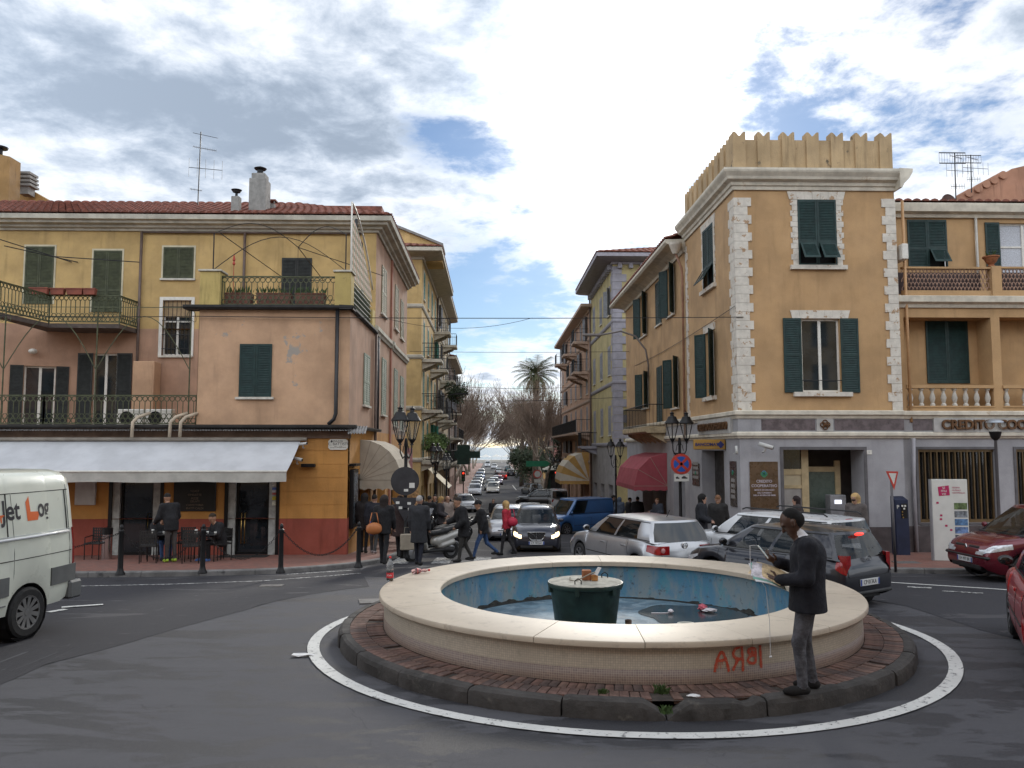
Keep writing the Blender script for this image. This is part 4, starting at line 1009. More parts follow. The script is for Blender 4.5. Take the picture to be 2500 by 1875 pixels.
v=thing('roof_vent','small square roof vent beside the stout grey chimney','vent',(c,YM+1.2,zr+.2)); MB().bx(-.13,.13,-.13,.13,0,r[2]-zr-.1).build('stub',CON,v); MB().bx(-.16,-.12,-.16,-.12,r[2]-zr-.1,r[3]-zr-.25).bx(.12,.16,-.16,-.12,r[2]-zr-.1,r[3]-zr-.25).build('leg',CON,v); MB().bx(-.2,.2,-.2,.2,r[3]-zr-.25,r[3]-zr-.2).build('cap',TILE,v)
def yagi(m,c,ax,L,els,el,up=(0,0,1),r=.008):
    c=Vector(c); a=Vector(ax).normalized(); u=Vector(up).normalized(); m.tube([c-a*L*.3,c+a*L*.7],r*1.3,4)
    for i in range(els): p=c+a*L*(-.3+i/(els-1)); m.tube([p-u*el/2,p+u*el/2],r*.7,3)
def antenna(x,ytop,ybot,Y,label,kind=0):
    p=atY(x,ytop,Y); q=atY(x,ybot,Y); T=thing('aerial',label,'antenna',(q[0],Y,q[2])); h=p[2]-q[2]
    MB().tube([(0,0,0),(.03,0,h)],.022,5).build('mast',BIRON,T)
    m=MB()
    if kind==0:
        yagi(m,(0.02,0,h*.965),(1,.1,-.18),.95,6,.02); yagi(m,(.02,0,h*.78),(1,.2,-.12),.85,14,.10); yagi(m,(.0,0,h*.50),(1,.05,-.07),1.25,5,.75,r=.010); yagi(m,(0,0,h*.2),(-1,.2,.2),.5,9,.10)
    else:
        yagi(m,(0,0,h*.92),(1,.3,-.1),.55,7,.12); yagi(m,(0,0,h*.65),(1,0,-.05),1.0,6,.5); yagi(m,(0,0,h*.35),(1,.2,.1),.6,6,.2); m.bx(-.5,.5,.1,.11,h*.8,h*.82).bx(-.5,.5,.1,.11,h*1.0,h*1.02)
        for i in range(11): m.tube([(-.5+i*.1,.1,h*.8),(-.5+i*.1,.1,h*1.02)],.005,3)
    m.build('dipoles',BIRON,T); return T
antenna(483,322,500,YM+.5,'tall television aerial on the red tile roof')
# far-left neighbour with chimney and gable behind the roof
NB_=thing('gabled_neighbour','ochre gable end with tall chimney behind the tiled roof','building',(-24,36,0),fixed=True)
gl=[atY(x,y,36) for x,y in ((-200,700),(-200,380),(24,436),(62,455),(145,505),(145,700))]
MB().prism([tuple(p) for p in gl],(0,3,0)).fixn().build('gable_wall',plaster('ochre gable',(.42,.25,.09),.5),NB_)
cp=[atY(x,y,34) for x,y in ((-22,372),(24,382),(20,512),(-26,512))]; MB().prism([tuple(p) for p in cp],(0,.8,0)).fixn().build('chimney_stack',plaster('sooty ochre',(.33,.20,.08),.7),NB_)
c=atY(0,366,34.4); MB().lathe([(.12,-.2),(.12,.05),(.3,.05),(.32,.12),(0,.2)],14,tuple(c)).build('cowl',BIRON,NB_)
c=atY(75,455,35.9)
for k in range(4): MB().bx(c[0]-.33+.02*k,c[0]+.33-.02*k,35.3,36.0,c[2]-.15+k*.18,c[2]-.05+k*.18).build('vent_slab',CON,NB_)
MB().bx(c[0]-.2,c[0]+.2,35.4,35.9,c[2]-.5,c[2]+.5).build('vent_core',CON,NB_)
# ------------------------------------------------------------------ the bank with its battlemented corner tower
YF,XW,XR=24.5,7.6,12.68
BK=thing('bank_building','tan bank building with battlemented corner tower, white quoins and grey ground floor','building',(10,27,gz(24.5)),fixed=True)
FF,FW=front(YF),west(XW)
TAN=plaster('tan plaster',(.475,.300,.150),.18,None,.08); TAN2=plaster('tan plaster street side',(.475,.31,.165),.25,None,.1)
GREYP=plaster('grey painted plaster',(.355,.352,.368),.15,None,.08)
PLI=mk('dark plinth',(.075,.06,.06),.8,var=.25,vs=3,bump=.4,bs=40)
WQ=mk('flaking white stone',(.60,.56,.49),.8,var=.12,vs=5,bump=.4,bs=25,stain=((.38,.25,.15),4.2,.575,.62))
MOULD=mk('white moulding',(.60,.555,.46),.75,var=.15,vs=3,stain=((.36,.24,.13),1.6,.62,.75),streak=.25)
zf=lambda y,x=2000:float(atY(x,y,YF)[2])
zP=zf(1287); zG=zf(1070); zFr0=zf(1054); zFr1=zf(1022); zU=zf(1002); zC=zf(466); zC2=float(atY(2000,411,YF-.42)[2]); b0=gz(YF)-.3
YT=30.85     # back of the tower
door=fr(YF,1918,1098,2108,1350); door=(door[0],door[1],b0,door[3])
m=wallh(MB(),FF,XW,XR,zP,zG,[(door[0],door[1],zP-.01,door[3])],.9); m.build('front_wall_ground',GREYP,BK)
m=wallh(MB(),lambda u,z,n:FF(u,z,n+.04),XW-.04,XR,b0,zP,[(door[0],door[1],b0-.01,zP+.01)],.3); m.fb(FF,XW-.04,door[0],zP-.004,zP,-.01,.04).fb(FF,door[1],XR,zP-.004,zP,-.01,.04); m.build('plinth',PLI,BK)
w2=fr(YF,1950,488,2039,648); w1b=fr(YF,1960,778,2049,957)
m=wallh(MB(),FF,XW,XR,zG,zC,[w2,w1b],.16); m.build('tower_front_wall',TAN,BK)
# ground-floor entrance recess
fd=MB(); dm=(door[0]+door[1])/2; BEI=mk('beige door frame',(.42,.33,.19),.5,var=.15,vs=4); REC=mk('entrance recess',(.07,.06,.055),.7,var=.2)
Fr=lambda u,z,n:FF(u,z,n-.55)
MB().fb(FF,door[0],door[1],b0,door[3],-1.6,-1.55).build('entrance_back_wall',REC,BK)
MB().fb(FF,door[0]-.09,door[0],zP,door[3]+.09,0,.03).fb(FF,door[1],door[1]+.09,zP,door[3]+.09,0,.03).fb(FF,door[0],door[1],door[3],door[3]+.09,0,.029).build('entrance_surround',mk('dark grey surround',(.10,.095,.1),.6,var=.2),BK)
zA=zf(1100);zBb=zf(1146);zCc=zf(1188);uA=door[0]+.85;uB=door[0]+1.0
D=MB().fb(Fr,door[0]+.001,door[0]+.08,b0,door[3],-.06,.06).fb(Fr,uA-.1,uA+.12,b0,door[3],-.06,.06).fb(Fr,door[0]+.08,uA-.1,zBb-.18,zBb,-.05,.05).fb(Fr,door[0]+.08,uA-.1,zCc-.08,zCc+.02,-.05,.05).build('door',BEI,BK)
MB().fb(Fr,door[0]+.08,uA-.1,zBb,door[3],-.01,.01).build('pane',GLASS,D); MB().fb(Fr,door[0]+.08,uA-.1,zCc+.02,zBb-.18,-.02,.02).build('panel',mk('cream panel',(.45,.38,.25),.5,var=.1),D); MB().fb(Fr,door[0]+.08,uA-.1,b0,zCc-.08,-.02,.02).build('night_deposit_panel',mk('steel panel',(.35,.34,.33),.4,metal=.4,var=.15),D)
MB().lathe([(0,.03),(.05,.03),(.06,0)],12,(door[0]+.48,YF+.53,zCc-.55),'y').build('lock',BIRON,D)
D2=MB().fb(Fr,uA+.12,uA+1.15,zBb-.1,zBb+.06,-.5,-.4).fb(Fr,uA+1.15,uA+1.32,b0,door[3]-.35,-.5,-.4).fb(Fr,uA+.12,uA+.22,b0,zBb-.1,-.5,-.4).build('inner_door',BEI,BK)
MB().fb(Fr,uA+.22,uA+1.15,b0,zBb-.1,-.46,-.44).build('pane',mk('frosted green glass',(.10,.13,.11),.3,var=.1),D2)
MB().cbx(door[1]-.95,door[1]-.45,YF+.3,YF+.7,b0,zf(1210),.02).build('cash_machine',mk('machine grey',(.20,.20,.21),.45,var=.2),BK)
MB().bx(door[1]-.82,door[1]-.6,YF+.285,YF+.3,zf(1232),zf(1222)).build('cash_machine_light',mk('machine lamp',(.8,.8,.8),.4,var=0,emit=((.8,.85,1),.8)),BK)
# mouldings and frieze (front and street side, mitred round the corner)
YS2=45.0
def band(name,prof,mat,yend=YT): return MB().sweep(prof,[((XR-.0,YF),(0,-1)),((XW,YF),(-1,-1)),((XW,yend),(-1,0))]).fixn().build(name,mat,BK)
band('lower_moulding',[(0,zG),(.05,zG),(.07,zG+.05),(.12,zG+.08),(.12,zG+.16),(.09,zFr0),(0,zFr0)],MOULD,YS2)
band('frieze',[(0,zFr0),(.05,zFr0),(.05,zFr1),(0,zFr1)],GREYP,YS2)
band('upper_moulding',[(0,zFr1),(.08,zFr1),(.11,zFr1+.08),(.17,zFr1+.12),(.17,zU-.03),(.1,zU),(0,zU)],MOULD,YS2)
band('cornice',[(0,zC),(.06,zC),(.08,zC+.10),(.13,zC+.13),(.15,zC+.22),(.28,zC+.28),(.31,zC+.36),(.40,zC2-.10),(.42,zC2-.05),(.42,zC2+.02),(0,zC2+.04)],MOULD)
MB().fprof(east(XR),YF-.42,YT,[(0,zC),(.06,zC),(.13,zC+.13),(.28,zC+.28),(.40,zC2-.10),(.42,zC2+.02),(0,zC2+.04)]).fixn().build('cornice',MOULD,BK)
BPN=mk('brown marble panel',(.125,.10,.105),.35,var=.3,vs=6)
for x0,x1 in ((1858,1988),(2036,2204)):
    r=fr(YF,x0,1024,x1,1052); MB().fb(FF,r[0],r[1],r[2]+.02,r[3],.05,.065).build('frieze_panel',BPN,BK)
BRZ=mk('aged bronze letters',(.13,.065,.03),.5,metal=.5,var=.3,vs=12); WPN=mk('pale sign panel',(.42,.41,.39),.6,var=.12)
r=fr(YF,1992,1021,2031,1053); em=MB().fb(FF,r[0],r[1],r[2],r[3],.05,.075).build('emblem_panel',WPN,BK)
c=((r[0]+r[1])/2,(r[2]+r[3])/2); m=MB()
for a in range(4):
    q=(c[0]+.07*math.cos(a*math.pi/2),YF-.10,c[1]+.07*math.sin(a*math.pi/2)); m.tube([(q[0]+.075*math.cos(t),q[1],q[2]+.075*math.sin(t)) for t in np.linspace(0,2*math.pi,15)[:-1]],.018,5,True)
m.bx(c[0]-.0,c[0]+.14,YF-.125,YF-.09,c[1]-.02,c[1]+.02); m.build('emblem',BRZ,em)
# tower body: street side, back, quoins
us=sd(XW,1716,1741,540,706); ls=sd(XW,1723,1742,812,975)
us=(us[0],us[1],float(atX(1738,697,XW)[2]),float(atX(1738,545,XW)[2])); ls=(ls[0],ls[1],float(atX(1740,967,XW)[2]),float(atX(1740,806,XW)[2]))
m=wallh(MB(),FW,YF,YT,zG,zC,[us,ls],.16); m.build('tower_side_wall',TAN2,BK)
MB().bx(XR-.01,XR,YF,YT,zG,zC).build('tower_right_wall',TAN,BK)
zz=zf(483,1830); hq=(zz-zU)/24.0
for i in range(24):
    z0=zz-(i+1)*hq+.004; z1=zz-i*hq-.004; lg=.52 if i%2==0 else .40; ls2=.62 if i%2==0 else .48
    MB().fb(FF,XW-.03,XW+lg,z0,z1,-.02,.03).fb(FW,YF+.02,YF+ls2,z0,z1,-.02,.03).build('quoin',WQ,BK)
    lr=.42 if i%2==0 else .30
    MB().fb(FF,XR-lr,XR+.015,z0,z1,-.02,.03).build('quoin',WQ,BK)
    MB().fb(FW,YT-(.34 if i%2 else .22),YT,z0,z1,-.02,.03).build('quoin',WQ,BK)
W2=window(BK,FF,w2,'closed',GREEN,False,split=(.34,),flaps=(0,1),sp=.05); W1=window(BK,FF,w1b,'open',GREEN,False,split=(.50,),leafw=.56)
def stones(W_,F,r,k,wl,ws,lint=.26,side=True):
    u0,u1,z0,z1=r; h=(z1-z0)/k
    if side:
        for i in range(k):
            e=wl if i%2==0 else ws
            MB().fb(F,u0-e,u0-.003,z1-(i+1)*h+.004,z1-i*h-.004,-.01,.025).build('surround_stone',WQ,W_); MB().fb(F,u1+.003,u1+e,z1-(i+1)*h+.004,z1-i*h-.004,-.01,.025).build('surround_stone',WQ,W_)
    nl=7; a,b=u0-wl-.02,u1+wl+.02
    for i in range(nl):
        p,q=a+(b-a)*i/nl,a+(b-a)*(i+1)/nl; s=.06; mid=(a+b)/2
        f=lambda u:u+(u-mid)*.08
        MB().prism([F(p+.003,z1+.004,-.01),F(q-.003,z1+.004,-.01),F(f(q)-.003,z1+lint,-.01),F(f(p)+.003,z1+lint,-.01)],np.subtract(F(0,0,.028),F(0,0,-.01))).build('lintel_stone',WQ,W_)
    MB().fb(F,u0-wl-.05,u1+wl+.05,z0-.14,z0-.006,-.02,.12).build('sill',WQ,W_)
stones(W2,FF,w2,12,.23,.17); stones(W1,FF,w1b,8,.25,.2,.26,False)
MB().tube([FF(w1b[0],w1b[2]+.36,.03),FF(w1b[1],w1b[2]+.36,.03)],.014,5).build('guard_rail',BIRON,W1)
W3=window(BK,FW,us,'closed',GREEN,False,split=(.34,),flaps=(0,1),sp=.06); stones(W3,FW,us,10,.2,.14)
W4=window(BK,FW,ls,'ajar',GREEN,False,split=(.5,),leafw=.5,sp=.06); stones(W4,FW,ls,8,.2,.14,.26,False)
# battlements
PAR=plaster('parapet plaster',(.45,.325,.185),.5,((.10,.085,.06),2.2,.60,.70)); zm=zf(341); zmt=zf(324)
def battlement(F,u0,u1,n,inv=False):
    L=u1-u0; w=.40; pitch=(L-w)/(n-1)
    MB().fb(F,u0+.01,u1-.01,zC2+.04,zm,-.30,-.06).build('parapet',PAR,BK)
    for i in range(n):
        a=u0+i*pitch; b=a+w; c=(a+b)/2
        P=[(a,zC2+.045),(b,zC2+.045),(b,zmt),(b-.05,zmt+.015),(b-.11,zmt-.03),(c+.02,zmt-.12),(c-.02,zmt-.12),(a+.11,zmt-.03),(a+.05,zmt+.015),(a,zmt)]
        A=[F(u,z,0.0) for u,z in P]; B_=[F(u,z,-.34) for u,z in P]; k=len(P)
        MB().add(A+B_,[tuple(range(k)),tuple(range(k,2*k))[::-1]]+[(j,(j+1)%k,k+(j+1)%k,k+j) for j in range(k)]).fixn().build('merlon',PAR,BK)
battlement(FF,XW,XR,7); battlement(FW,YF+.36,YT,9)
battlement(east(XR),YF+.36,YT,9)
MB().bx(XW+.2,XR-.2,YF+.2,YT,zC2-.1,zC2+.1).build('tower_roof',CON,BK)
# lower wing along the street
zW=float(atX(1677,608,XW)[2]); zw0=gz(45)-.4
hw=[]
for xa,xb,yt,yb,rf in ((1645,1630,650,769,1640),(1614,1601,688,794,1607),(1578,1563,722,822,1570)): hw.append(sd(XW,xa,xb,yt,yb,rf))
hl=[]
for xa,xb,yt,yb,rf in ((1655,1640,873,995,1650),(1616,1604,894,1045,1612),(1582,1568,910,996,1576)): hl.append(sd(XW,xa,xb,yt,yb,rf))
m=wallh(MB(),FW,YT,YS2,zG,zW,hw+hl,.16); m.build('wing_street_wall',TAN2,BK)
for i,r in enumerate(hw): window(BK,FW,r,('ajar','closed','ajar')[i],GREEN,True,split=(.5,),leafw=.5,sp=.07)
for i,r in enumerate(hl): window(BK,FW,r,('ajar','closed','ajar')[i],GREEN,i!=1,split=(.5,),leafw=.5,sp=.07)
MB().bx(XW,XW+8,YS2-.02,YS2,zw0,zW).build('wing_end_wall',TAN2,BK)
MB().sweep([(0,zW-.05),(.08,zW-.05),(.10,zW+.08),(.40,zW+.22),(.72,zW+.26),(.80,zW+.34),(.80,zW+.44),(0,zW+.46)],[((XW,YT+.01),(-1,0)),((XW,YS2),(-1,1)),((XW+6,YS2),(0,1))]).fixn().build('wing_cornice',MOULD,BK)
tile_roof(BK,(XW-.78,YT,zW+.46),(XW-.78,YS2+.6,zW+.46),(XW+3,YS2-3,zW+1.7),(XW+3,YT,zW+1.7),.32)
MB().bx(XW+.2,XW+4,YT,YS2-.3,zW-.5,zW+.4).build('wing_core',TILE,BK)
FUN=mk('pale hopper',(.50,.45,.38),.6,var=.2)
p=atX(1668,570,XW-.1); MB().lathe([(.11,-.32),(.24,.0),(.26,.12),(.22,.12)],14,(XW-.42,YT-.1,zW+.15)).build('rain_hopper',FUN,BK,True)
pipe(BK,[(XW-.42,YT-.1,zW-.15),(XW-.16,YT+.05,zW-.7),(XW-.12,YT+.1,zW-1.0),(XW-.12,YT+.1,zG)],.05,mk('copper brown pipe',(.30,.16,.10),.5,var=.2))
ub=hl[1][0]-.9; uc=hl[2][1]+.5
balcony(BK,FW,ub,uc,hl[1][2]+.02,.95,BIRON,mk('balcony stone',(.44,.35,.22),.8,var=.25,vs=4,streak=.4),.98,'bar',.26,True)
# ground floor street side
gs=[(26.2,29.0,b0-.5,zf(1100)),(31.6,33.6,b0-.6,zf(1110)),(35.0,40.5,b0-1.1,zf(1120))]
m=wallh(MB(),FW,YF,YS2,b0-1.2,zG,gs,.5); m.build('street_wall_ground',GREYP,BK)
for i,h in enumerate(gs): MB().fb(FW,h[0],h[1],h[2],h[3],-.52,-.48).build('shop_opening',(mk('shop dark',(.03,.028,.026),.4),mk('bronze tinted glass',(.06,.055,.05),.2,var=.3),mk('brown roller shutter',(.07,.045,.035),.6,var=.3,vs=3))[i%3],BK)
for y0,y1 in ((YF,26.2),(29.0,31.6),(33.6,35)): MB().fb(FW,y0,y1,b0-.6,gz((y0+y1)/2)+.9,0,.03).build('plinth',PLI,BK)
# signs on the street side and posters
sg=MB().fb(FW,24.95,28.9,zFr0-.03,zFr1+.06,.051,.14).build('sign_panel',WPN,BK)
text('lettering','CREDITO COOPERATIVO',FW,27.0,(zFr0+zFr1)/2,.34,BRZ,sg,.17,.03,font_w=.92,bold=.008,right=(0,-1,0))
bs_=MB().cbx(XW-1.05,XW-.02,25.9,26.05,zf(1098),zf(1072),.02).build('cash_machine_sign',mk('ochre sign plastic',(.36,.205,.05),.4,var=.15),BK)
NAVY=mk('navy print',(.03,.035,.14),.6,var=0)
text('lettering','BANCOMAT',lambda u,z,n:(u,25.89,z),XW-.64,(zf(1098)+zf(1072))/2,.135,NAVY,bs_,0,.004,bold=.003)
c=(XW-.19,25.885,(zf(1098)+zf(1072))/2); MB().prism([(c[0]-.12,c[1],c[2]),(c[0],c[1],c[2]-.12),(c[0]+.12,c[1],c[2]),(c[0],c[1],c[2]+.12)],(0,.006,0)).build('sign_mark',NAVY,bs_)
BRP=mk('brown poster',(.10,.062,.035),.3,var=.25,vs=3); PT=mk('pale print',(.42,.38,.42),.6,var=0); GRN=mk('green logo print',(.05,.28,.14),.5,var=0); BLU=mk('blue logo print',(.08,.25,.38),.5,var=0)
def logo(par,F,u,z,s,n,right=(1,0,0)):
    for k,(dx,dz,mm) in enumerate(((-.3,.0,GRN),(.3,0,GRN),(0,.3,BLU),(0,-.3,GRN))):
        MB().tube([F(u+s*(dx+.42*math.cos(t)),z+s*(dz+.42*math.sin(t)),n) for t in np.linspace(0,2*math.pi,15)[:-1]],s*.11,4,True).build('logo_ring',mm,par)
r=fr(YF,1832,1127,1898,1243); po=MB().fb(FF,r[0],r[1],r[2],r[3],.002,.03).build('bank_poster',BRP,BK); uc_=(r[0]+r[1])/2
logo(po,FF,uc_,zf(1157),.13,.035)
for s,y,sz in (('CREDITO',1175,.115),('COOPERATIVO',1186,.115),('BANCA DI CARAGLIO',1196,.062),('DEL CUNEESE E',1203,.062),('DELLA RIVIERA DEI FIORI',1209,.062)): text('lettering',s,FF,uc_,zf(y),sz,PT,po,.032,.002,bold=.002)
for (y0,y1,za,zb,lb) in ((24.85,25.5,zf(1240),zf(1127),'x'),(29.3,30.3,zf(1205),zf(1140),'y')):
    q=MB().fb(FW,y0,y1,za,zb,.002,.03).build('notice_case',mk('dark notice case',(.06,.05,.045),.3,var=.4,vs=4),BK); logo(q,FW,(y0+y1)/2,zb-.35,.1,.035)
    for k in range(4): MB().fb(FW,y0+.12,y1-.12,za+.25+k*.17,za+.36+k*.17,.03,.034).build('notice_text_block',mk('grey notice print',(.25,.24,.23),.6,var=.3,vs=60),q)
r=fr(YF,2114,1099,2128,1109); hn=MB().fb(FF,r[0],r[1],r[2],r[3],0,.02).build('house_number',WFRAME,BK); text('lettering','1',FF,(r[0]+r[1])/2,(r[2]+r[3])/2,.09,NAVY,hn,.022,.001)
# right wing
YG=24.75; FG=front(YG); XE=24.0; zg=lambda y,x=2350:float(atY(x,y,YG)[2])
rw=[fr(YG,2247,1097,2427,1276),fr(YG,2488,1097,2668,1276)]
zs1=zg(993); zlt=zg(775); zlm0=zg(752); zlm1=zg(724); zpt=zg(652); zt2=zg(532); zt3=zg(500)
m=wallh(MB(),FG,XR,XE,zP,zG,rw,.3); m.build('right_wing_ground_wall',GREYP,BK); MB().fb(FG,XR,XE,b0,zP,-.1,.035).build('plinth',PLI,BK)
BLD=mk('vertical blind',(.20,.17,.135),.7,var=.15); BRNF=mk('bronze frame',(.13,.085,.04),.4,metal=.5,var=.2)
for r in rw:
    Wb=MB().fb(FG,r[0],r[1],r[2],r[3],-.32,-.30).build('window',mk('dark room',(.012,.012,.013),.9,var=0),BK)
    MB().fb(FG,r[0]-.08,r[0],r[2]-.05,r[3]+.08,0,.03).fb(FG,r[1],r[1]+.08,r[2]-.05,r[3]+.08,0,.03).fb(FG,r[0],r[1],r[3],r[3]+.08,0,.029).fb(FG,r[0],r[1],r[2]-.07,r[2],0,.031).build('surround',MATS['dark grey surround'],Wb)
    MB().fb(FG,r[0],r[1],r[2],r[2]+.1,-.14,-.06).fb(FG,r[0],r[1],r[3]-.08,r[3],-.14,-.06).build('frame',BRNF,Wb)
    for i in range(13):
        u=r[0]+.06+(r[1]-r[0]-.12)*i/12; MB().fb(FG,u-.02,u+.02,r[2]+.1,r[3]-.08,-.13,-.05).build('bar',BRNF,Wb)
        MB().add([FG(u+.03,r[2]+.1,-.28),FG(u+.12,r[2]+.1,-.24),FG(u+.12,r[3]-.1,-.24),FG(u+.03,r[3]-.1,-.28)],[(0,1,2,3)]).build('blind_slat',BLD,Wb)
    MB().fb(FG,r[0],r[1],r[2],r[3],-.2,-.195).build('pane',mk('clear dark glass',(.03,.03,.03),.04,var=0,alpha=.35,spec=.9),Wb)
for nm,pf,mt in (('lower_moulding',[(0,zG),(.05,zG),(.07,zG+.05),(.12,zG+.08),(.12,zG+.16),(.09,zFr0),(0,zFr0)],MOULD),('frieze',[(0,zFr0),(.05,zFr0),(.05,zFr1),(0,zFr1)],GREYP),('upper_moulding',[(0,zFr1),(.08,zFr1),(.11,zFr1+.08),(.17,zFr1+.12),(.17,zU-.03),(.1,zU),(0,zU)],MOULD),
    ('terrace_moulding',[(0,zlm0),(.06,zlm0),(.10,zlm0+.1),(.22,zlm0+.16),(.24,zlm1-.03),(.16,zlm1),(0,zlm1)],MOULD)):
    MB().fprof(FG,XR+.002,XE,pf).fixn().build(nm,mt,BK)
r=fr(YG,2227,1024,2273,1052); MB().fb(FG,r[0],r[1],r[2]+.02,r[3],.05,.065).build('frieze_panel',BPN,BK)
r=fr(YG,2276,1021,2700,1055); sp=MB().fb(FG,r[0],r[1],r[2],r[3],.05,.12).build('sign_panel',WPN,BK)
text('lettering','CREDITO COOPERATIVO',FG,r[0]+.22,(r[2]+r[3])/2,.40,BRZ,sp,.16,.035,'LEFT',.98,.012)
# level 1 loggia with balustrade
bays=[(2214,2418),(2450,2640)]
hb=[]
for x0,x1 in bays: q=fr(YG,x0,775,x1,993); hb.append((q[0],q[1],zs1,q[3]))
m=wallh(MB(),FG,XR,XE,zU,zlm0,hb,.75); m.build('loggia_wall',TAN,BK)
Fl=lambda u,z,n:FG(u,z,n-.75)
ws=fr(YG+.75,2264,778,2360,936); m=wallh(MB(),Fl,XR,XE,zU,zlm0,[ws],.1); m.build('loggia_back_wall',TAN,BK); window(BK,Fl,ws,'closed',GREEN,False,split=(),sp=.05)
BAL=mk('white balustrade stone',(.52,.49,.43),.8,var=.15,vs=6,bump=.3)
bprof=[(.055,0),(.075,.0),(.075,.04),(.045,.07),(.07,.14),(.085,.20),(.06,.29),(.04,.34),(.045,.38),(.075,.40),(.075,.44),(.0,.44)]
bmesh_=MB().lathe(bprof,12).mesh('baluster',BAL,30.0)
for (u0,u1,za,zb) in hb:
    n=8 if u0<15 else 5; zt_=zg(948)
    MB().fb(FG,u0,u1,zt_,zt_+.10,-.2,.04).build('balustrade_rail',TAN,BK); MB().fb(FG,u0,u1,zs1-.02,zs1+.03,-.2,.03).build('balustrade_base',TAN,BK)
    for i in range(n):
        o=link('baluster',bmesh_,BK); u=u0+.16+(u1-u0-.32)*i/(n-1); o.location=FG(u,zs1+.03,-.08); o.scale=(1,1,(zt_-zs1-.03)/.44)
# level 2 terrace: lattice parapet, set-back wall
YH=26.6; FH=front(YH)
MB().bx(XR,XE,YG,YH+.2,zlm1-.1,zlm1).build('terrace_floor',MATS['terrace tile'],BK)
for x0,x1 in ((2205,2420),(2443,2620)):
    q=fr(YG,x0,656,x1,709); MB().fb(FG,q[0],q[1],q[3],q[3]+.06,-.14,.02).fb(FG,q[0],q[1],zlm1,q[2],-.14,.01).build('parapet_rail',TAN,BK)
    m=MB(); n=int((q[1]-q[0])/.115); rows=5; h=(q[3]-q[2])/rows
    for j in range(rows):
        for i in range(n):
            c=q[0]+(i+.5+(.5 if j%2 else 0))*(q[1]-q[0])/n
            if c>q[1]-.03: continue
            m.tube([FG(c+.062*math.cos(t),q[2]+j*h+h*1.0*math.sin(t)*1.0,-.07) for t in np.linspace(0,math.pi,6)],.014,4)
    stuff(m.build('tile_lattice',mk('terracotta lattice',(.36,.23,.17),.85,var=.2),BK)); MB().fb(FG,q[0],q[1],q[2],q[3],-.6,-.58).build('lattice_backing',mk('terrace shade cloth',(.07,.05,.05),.9),BK)
q=fr(YG,2421,650,2442,712); MB().fb(FG,q[0],q[1],zlm1,q[3],-.25,.05).build('parapet_pier',TAN,BK); q=fr(YG,2440,775,2448,775)
h2=[fr(YH,2218,537,2309,653),fr(YH,2446,545,2560,700)]; h2=[(a,b,zlm1,d) for a,b,c,d in h2]; h2[0]=(h2[0][0],h2[0][1],float(atY(2260,655,YH)[2]),h2[0][3])
zc3=float(atY(2300,533,YH)[2]); zc4=float(atY(2300,502,YH)[2])
m=wallh(MB(),FH,XR,XE,zlm1-.1,zc3,h2,.14); m.build('terrace_wall',TAN,BK)
window(BK,FH,h2[0],'closed',GREEN,False,split=(.4,),flaps=(1,),sp=.05); window(BK,FH,h2[1],'open',GREEN,False,split=(.45,),glass=CURT,transom=.72,leafw=.5)
MB().fprof(FH,XR,XE,[(0,zc3),(.1,zc3),(.14,zc3+.1),(.30,zc3+.16),(.34,zc4-.06),(.34,zc4),(0,zc4+.02)]).fixn().build('cornice',MOULD,BK)
tile_roof(BK,(XR,YH-.36,zc4+.01),(XE,YH-.36,zc4+.01),(XE,YH+3,zc4+.12),(XR,YH+3,zc4+.12),.3)
wp=mk('white downpipe',(.5,.48,.43),.5,var=.1); q=atY(2382,540,YH-.08); pipe(BK,[(q[0],YH-.08,zc3),(q[0],YH-.08,zlm1)],.045,wp)
q=atY(2224,1060,YG-.08); pipe(BK,[(q[0]+.03,YG-.16,zG),(q[0]+.03,YG-.08,zf(1180)),(q[0]+.05,YG-.08,b0)],.06,mk('grey downpipe',(.30,.29,.31),.5,var=.1)); q=atY(2210,700,YG-.05); pipe(BK,[(q[0],YG-.06,zc3),(q[0]+.02,YG-.06,zG+.5)],.045,mk('tan downpipe',(.5,.3,.15),.6,var=.1))
MB().cbx(XR+.12,XR+.32,YG-.4,YG+.3,zg(640),zg(603),.02).build('air_conditioner',WFRAME,BK)
MB().bx(XR,XE,YG+.85,YG+5,b0,zlm1-.12).build('wing_core',REC,BK); MB().bx(XW+.6,XR-.05,YF+1.7,YT,b0,zC).build('tower_core',REC,BK); MB().bx(XW+.6,XW+6,YT,YS2-.1,zw0,zW-.1).build('wing_core',REC,BK)
# terrace pot
pt=thing('terrace_urn','terracotta urn on the terrace pier','pot',tuple(FG(float(atY(2425,652,YG)[0]),float(atY(2425,651,YG)[2]),-.1))); MB().lathe([(.10,0),(.12,.03),(.07,.08),(.16,.18),(.22,.30),(.25,.31),(.25,.35),(.2,.33)],16).build('bowl',TER,pt,40.0)
m=MB(); r6=random.Random(4)
for k in range(50): a=r6.uniform(0,6.28); m.tube([(0,0,.3),(.15*math.cos(a),.15*math.sin(a),.3+r6.uniform(.05,.25))],.008,3)
m.build('foliage',WD,pt)
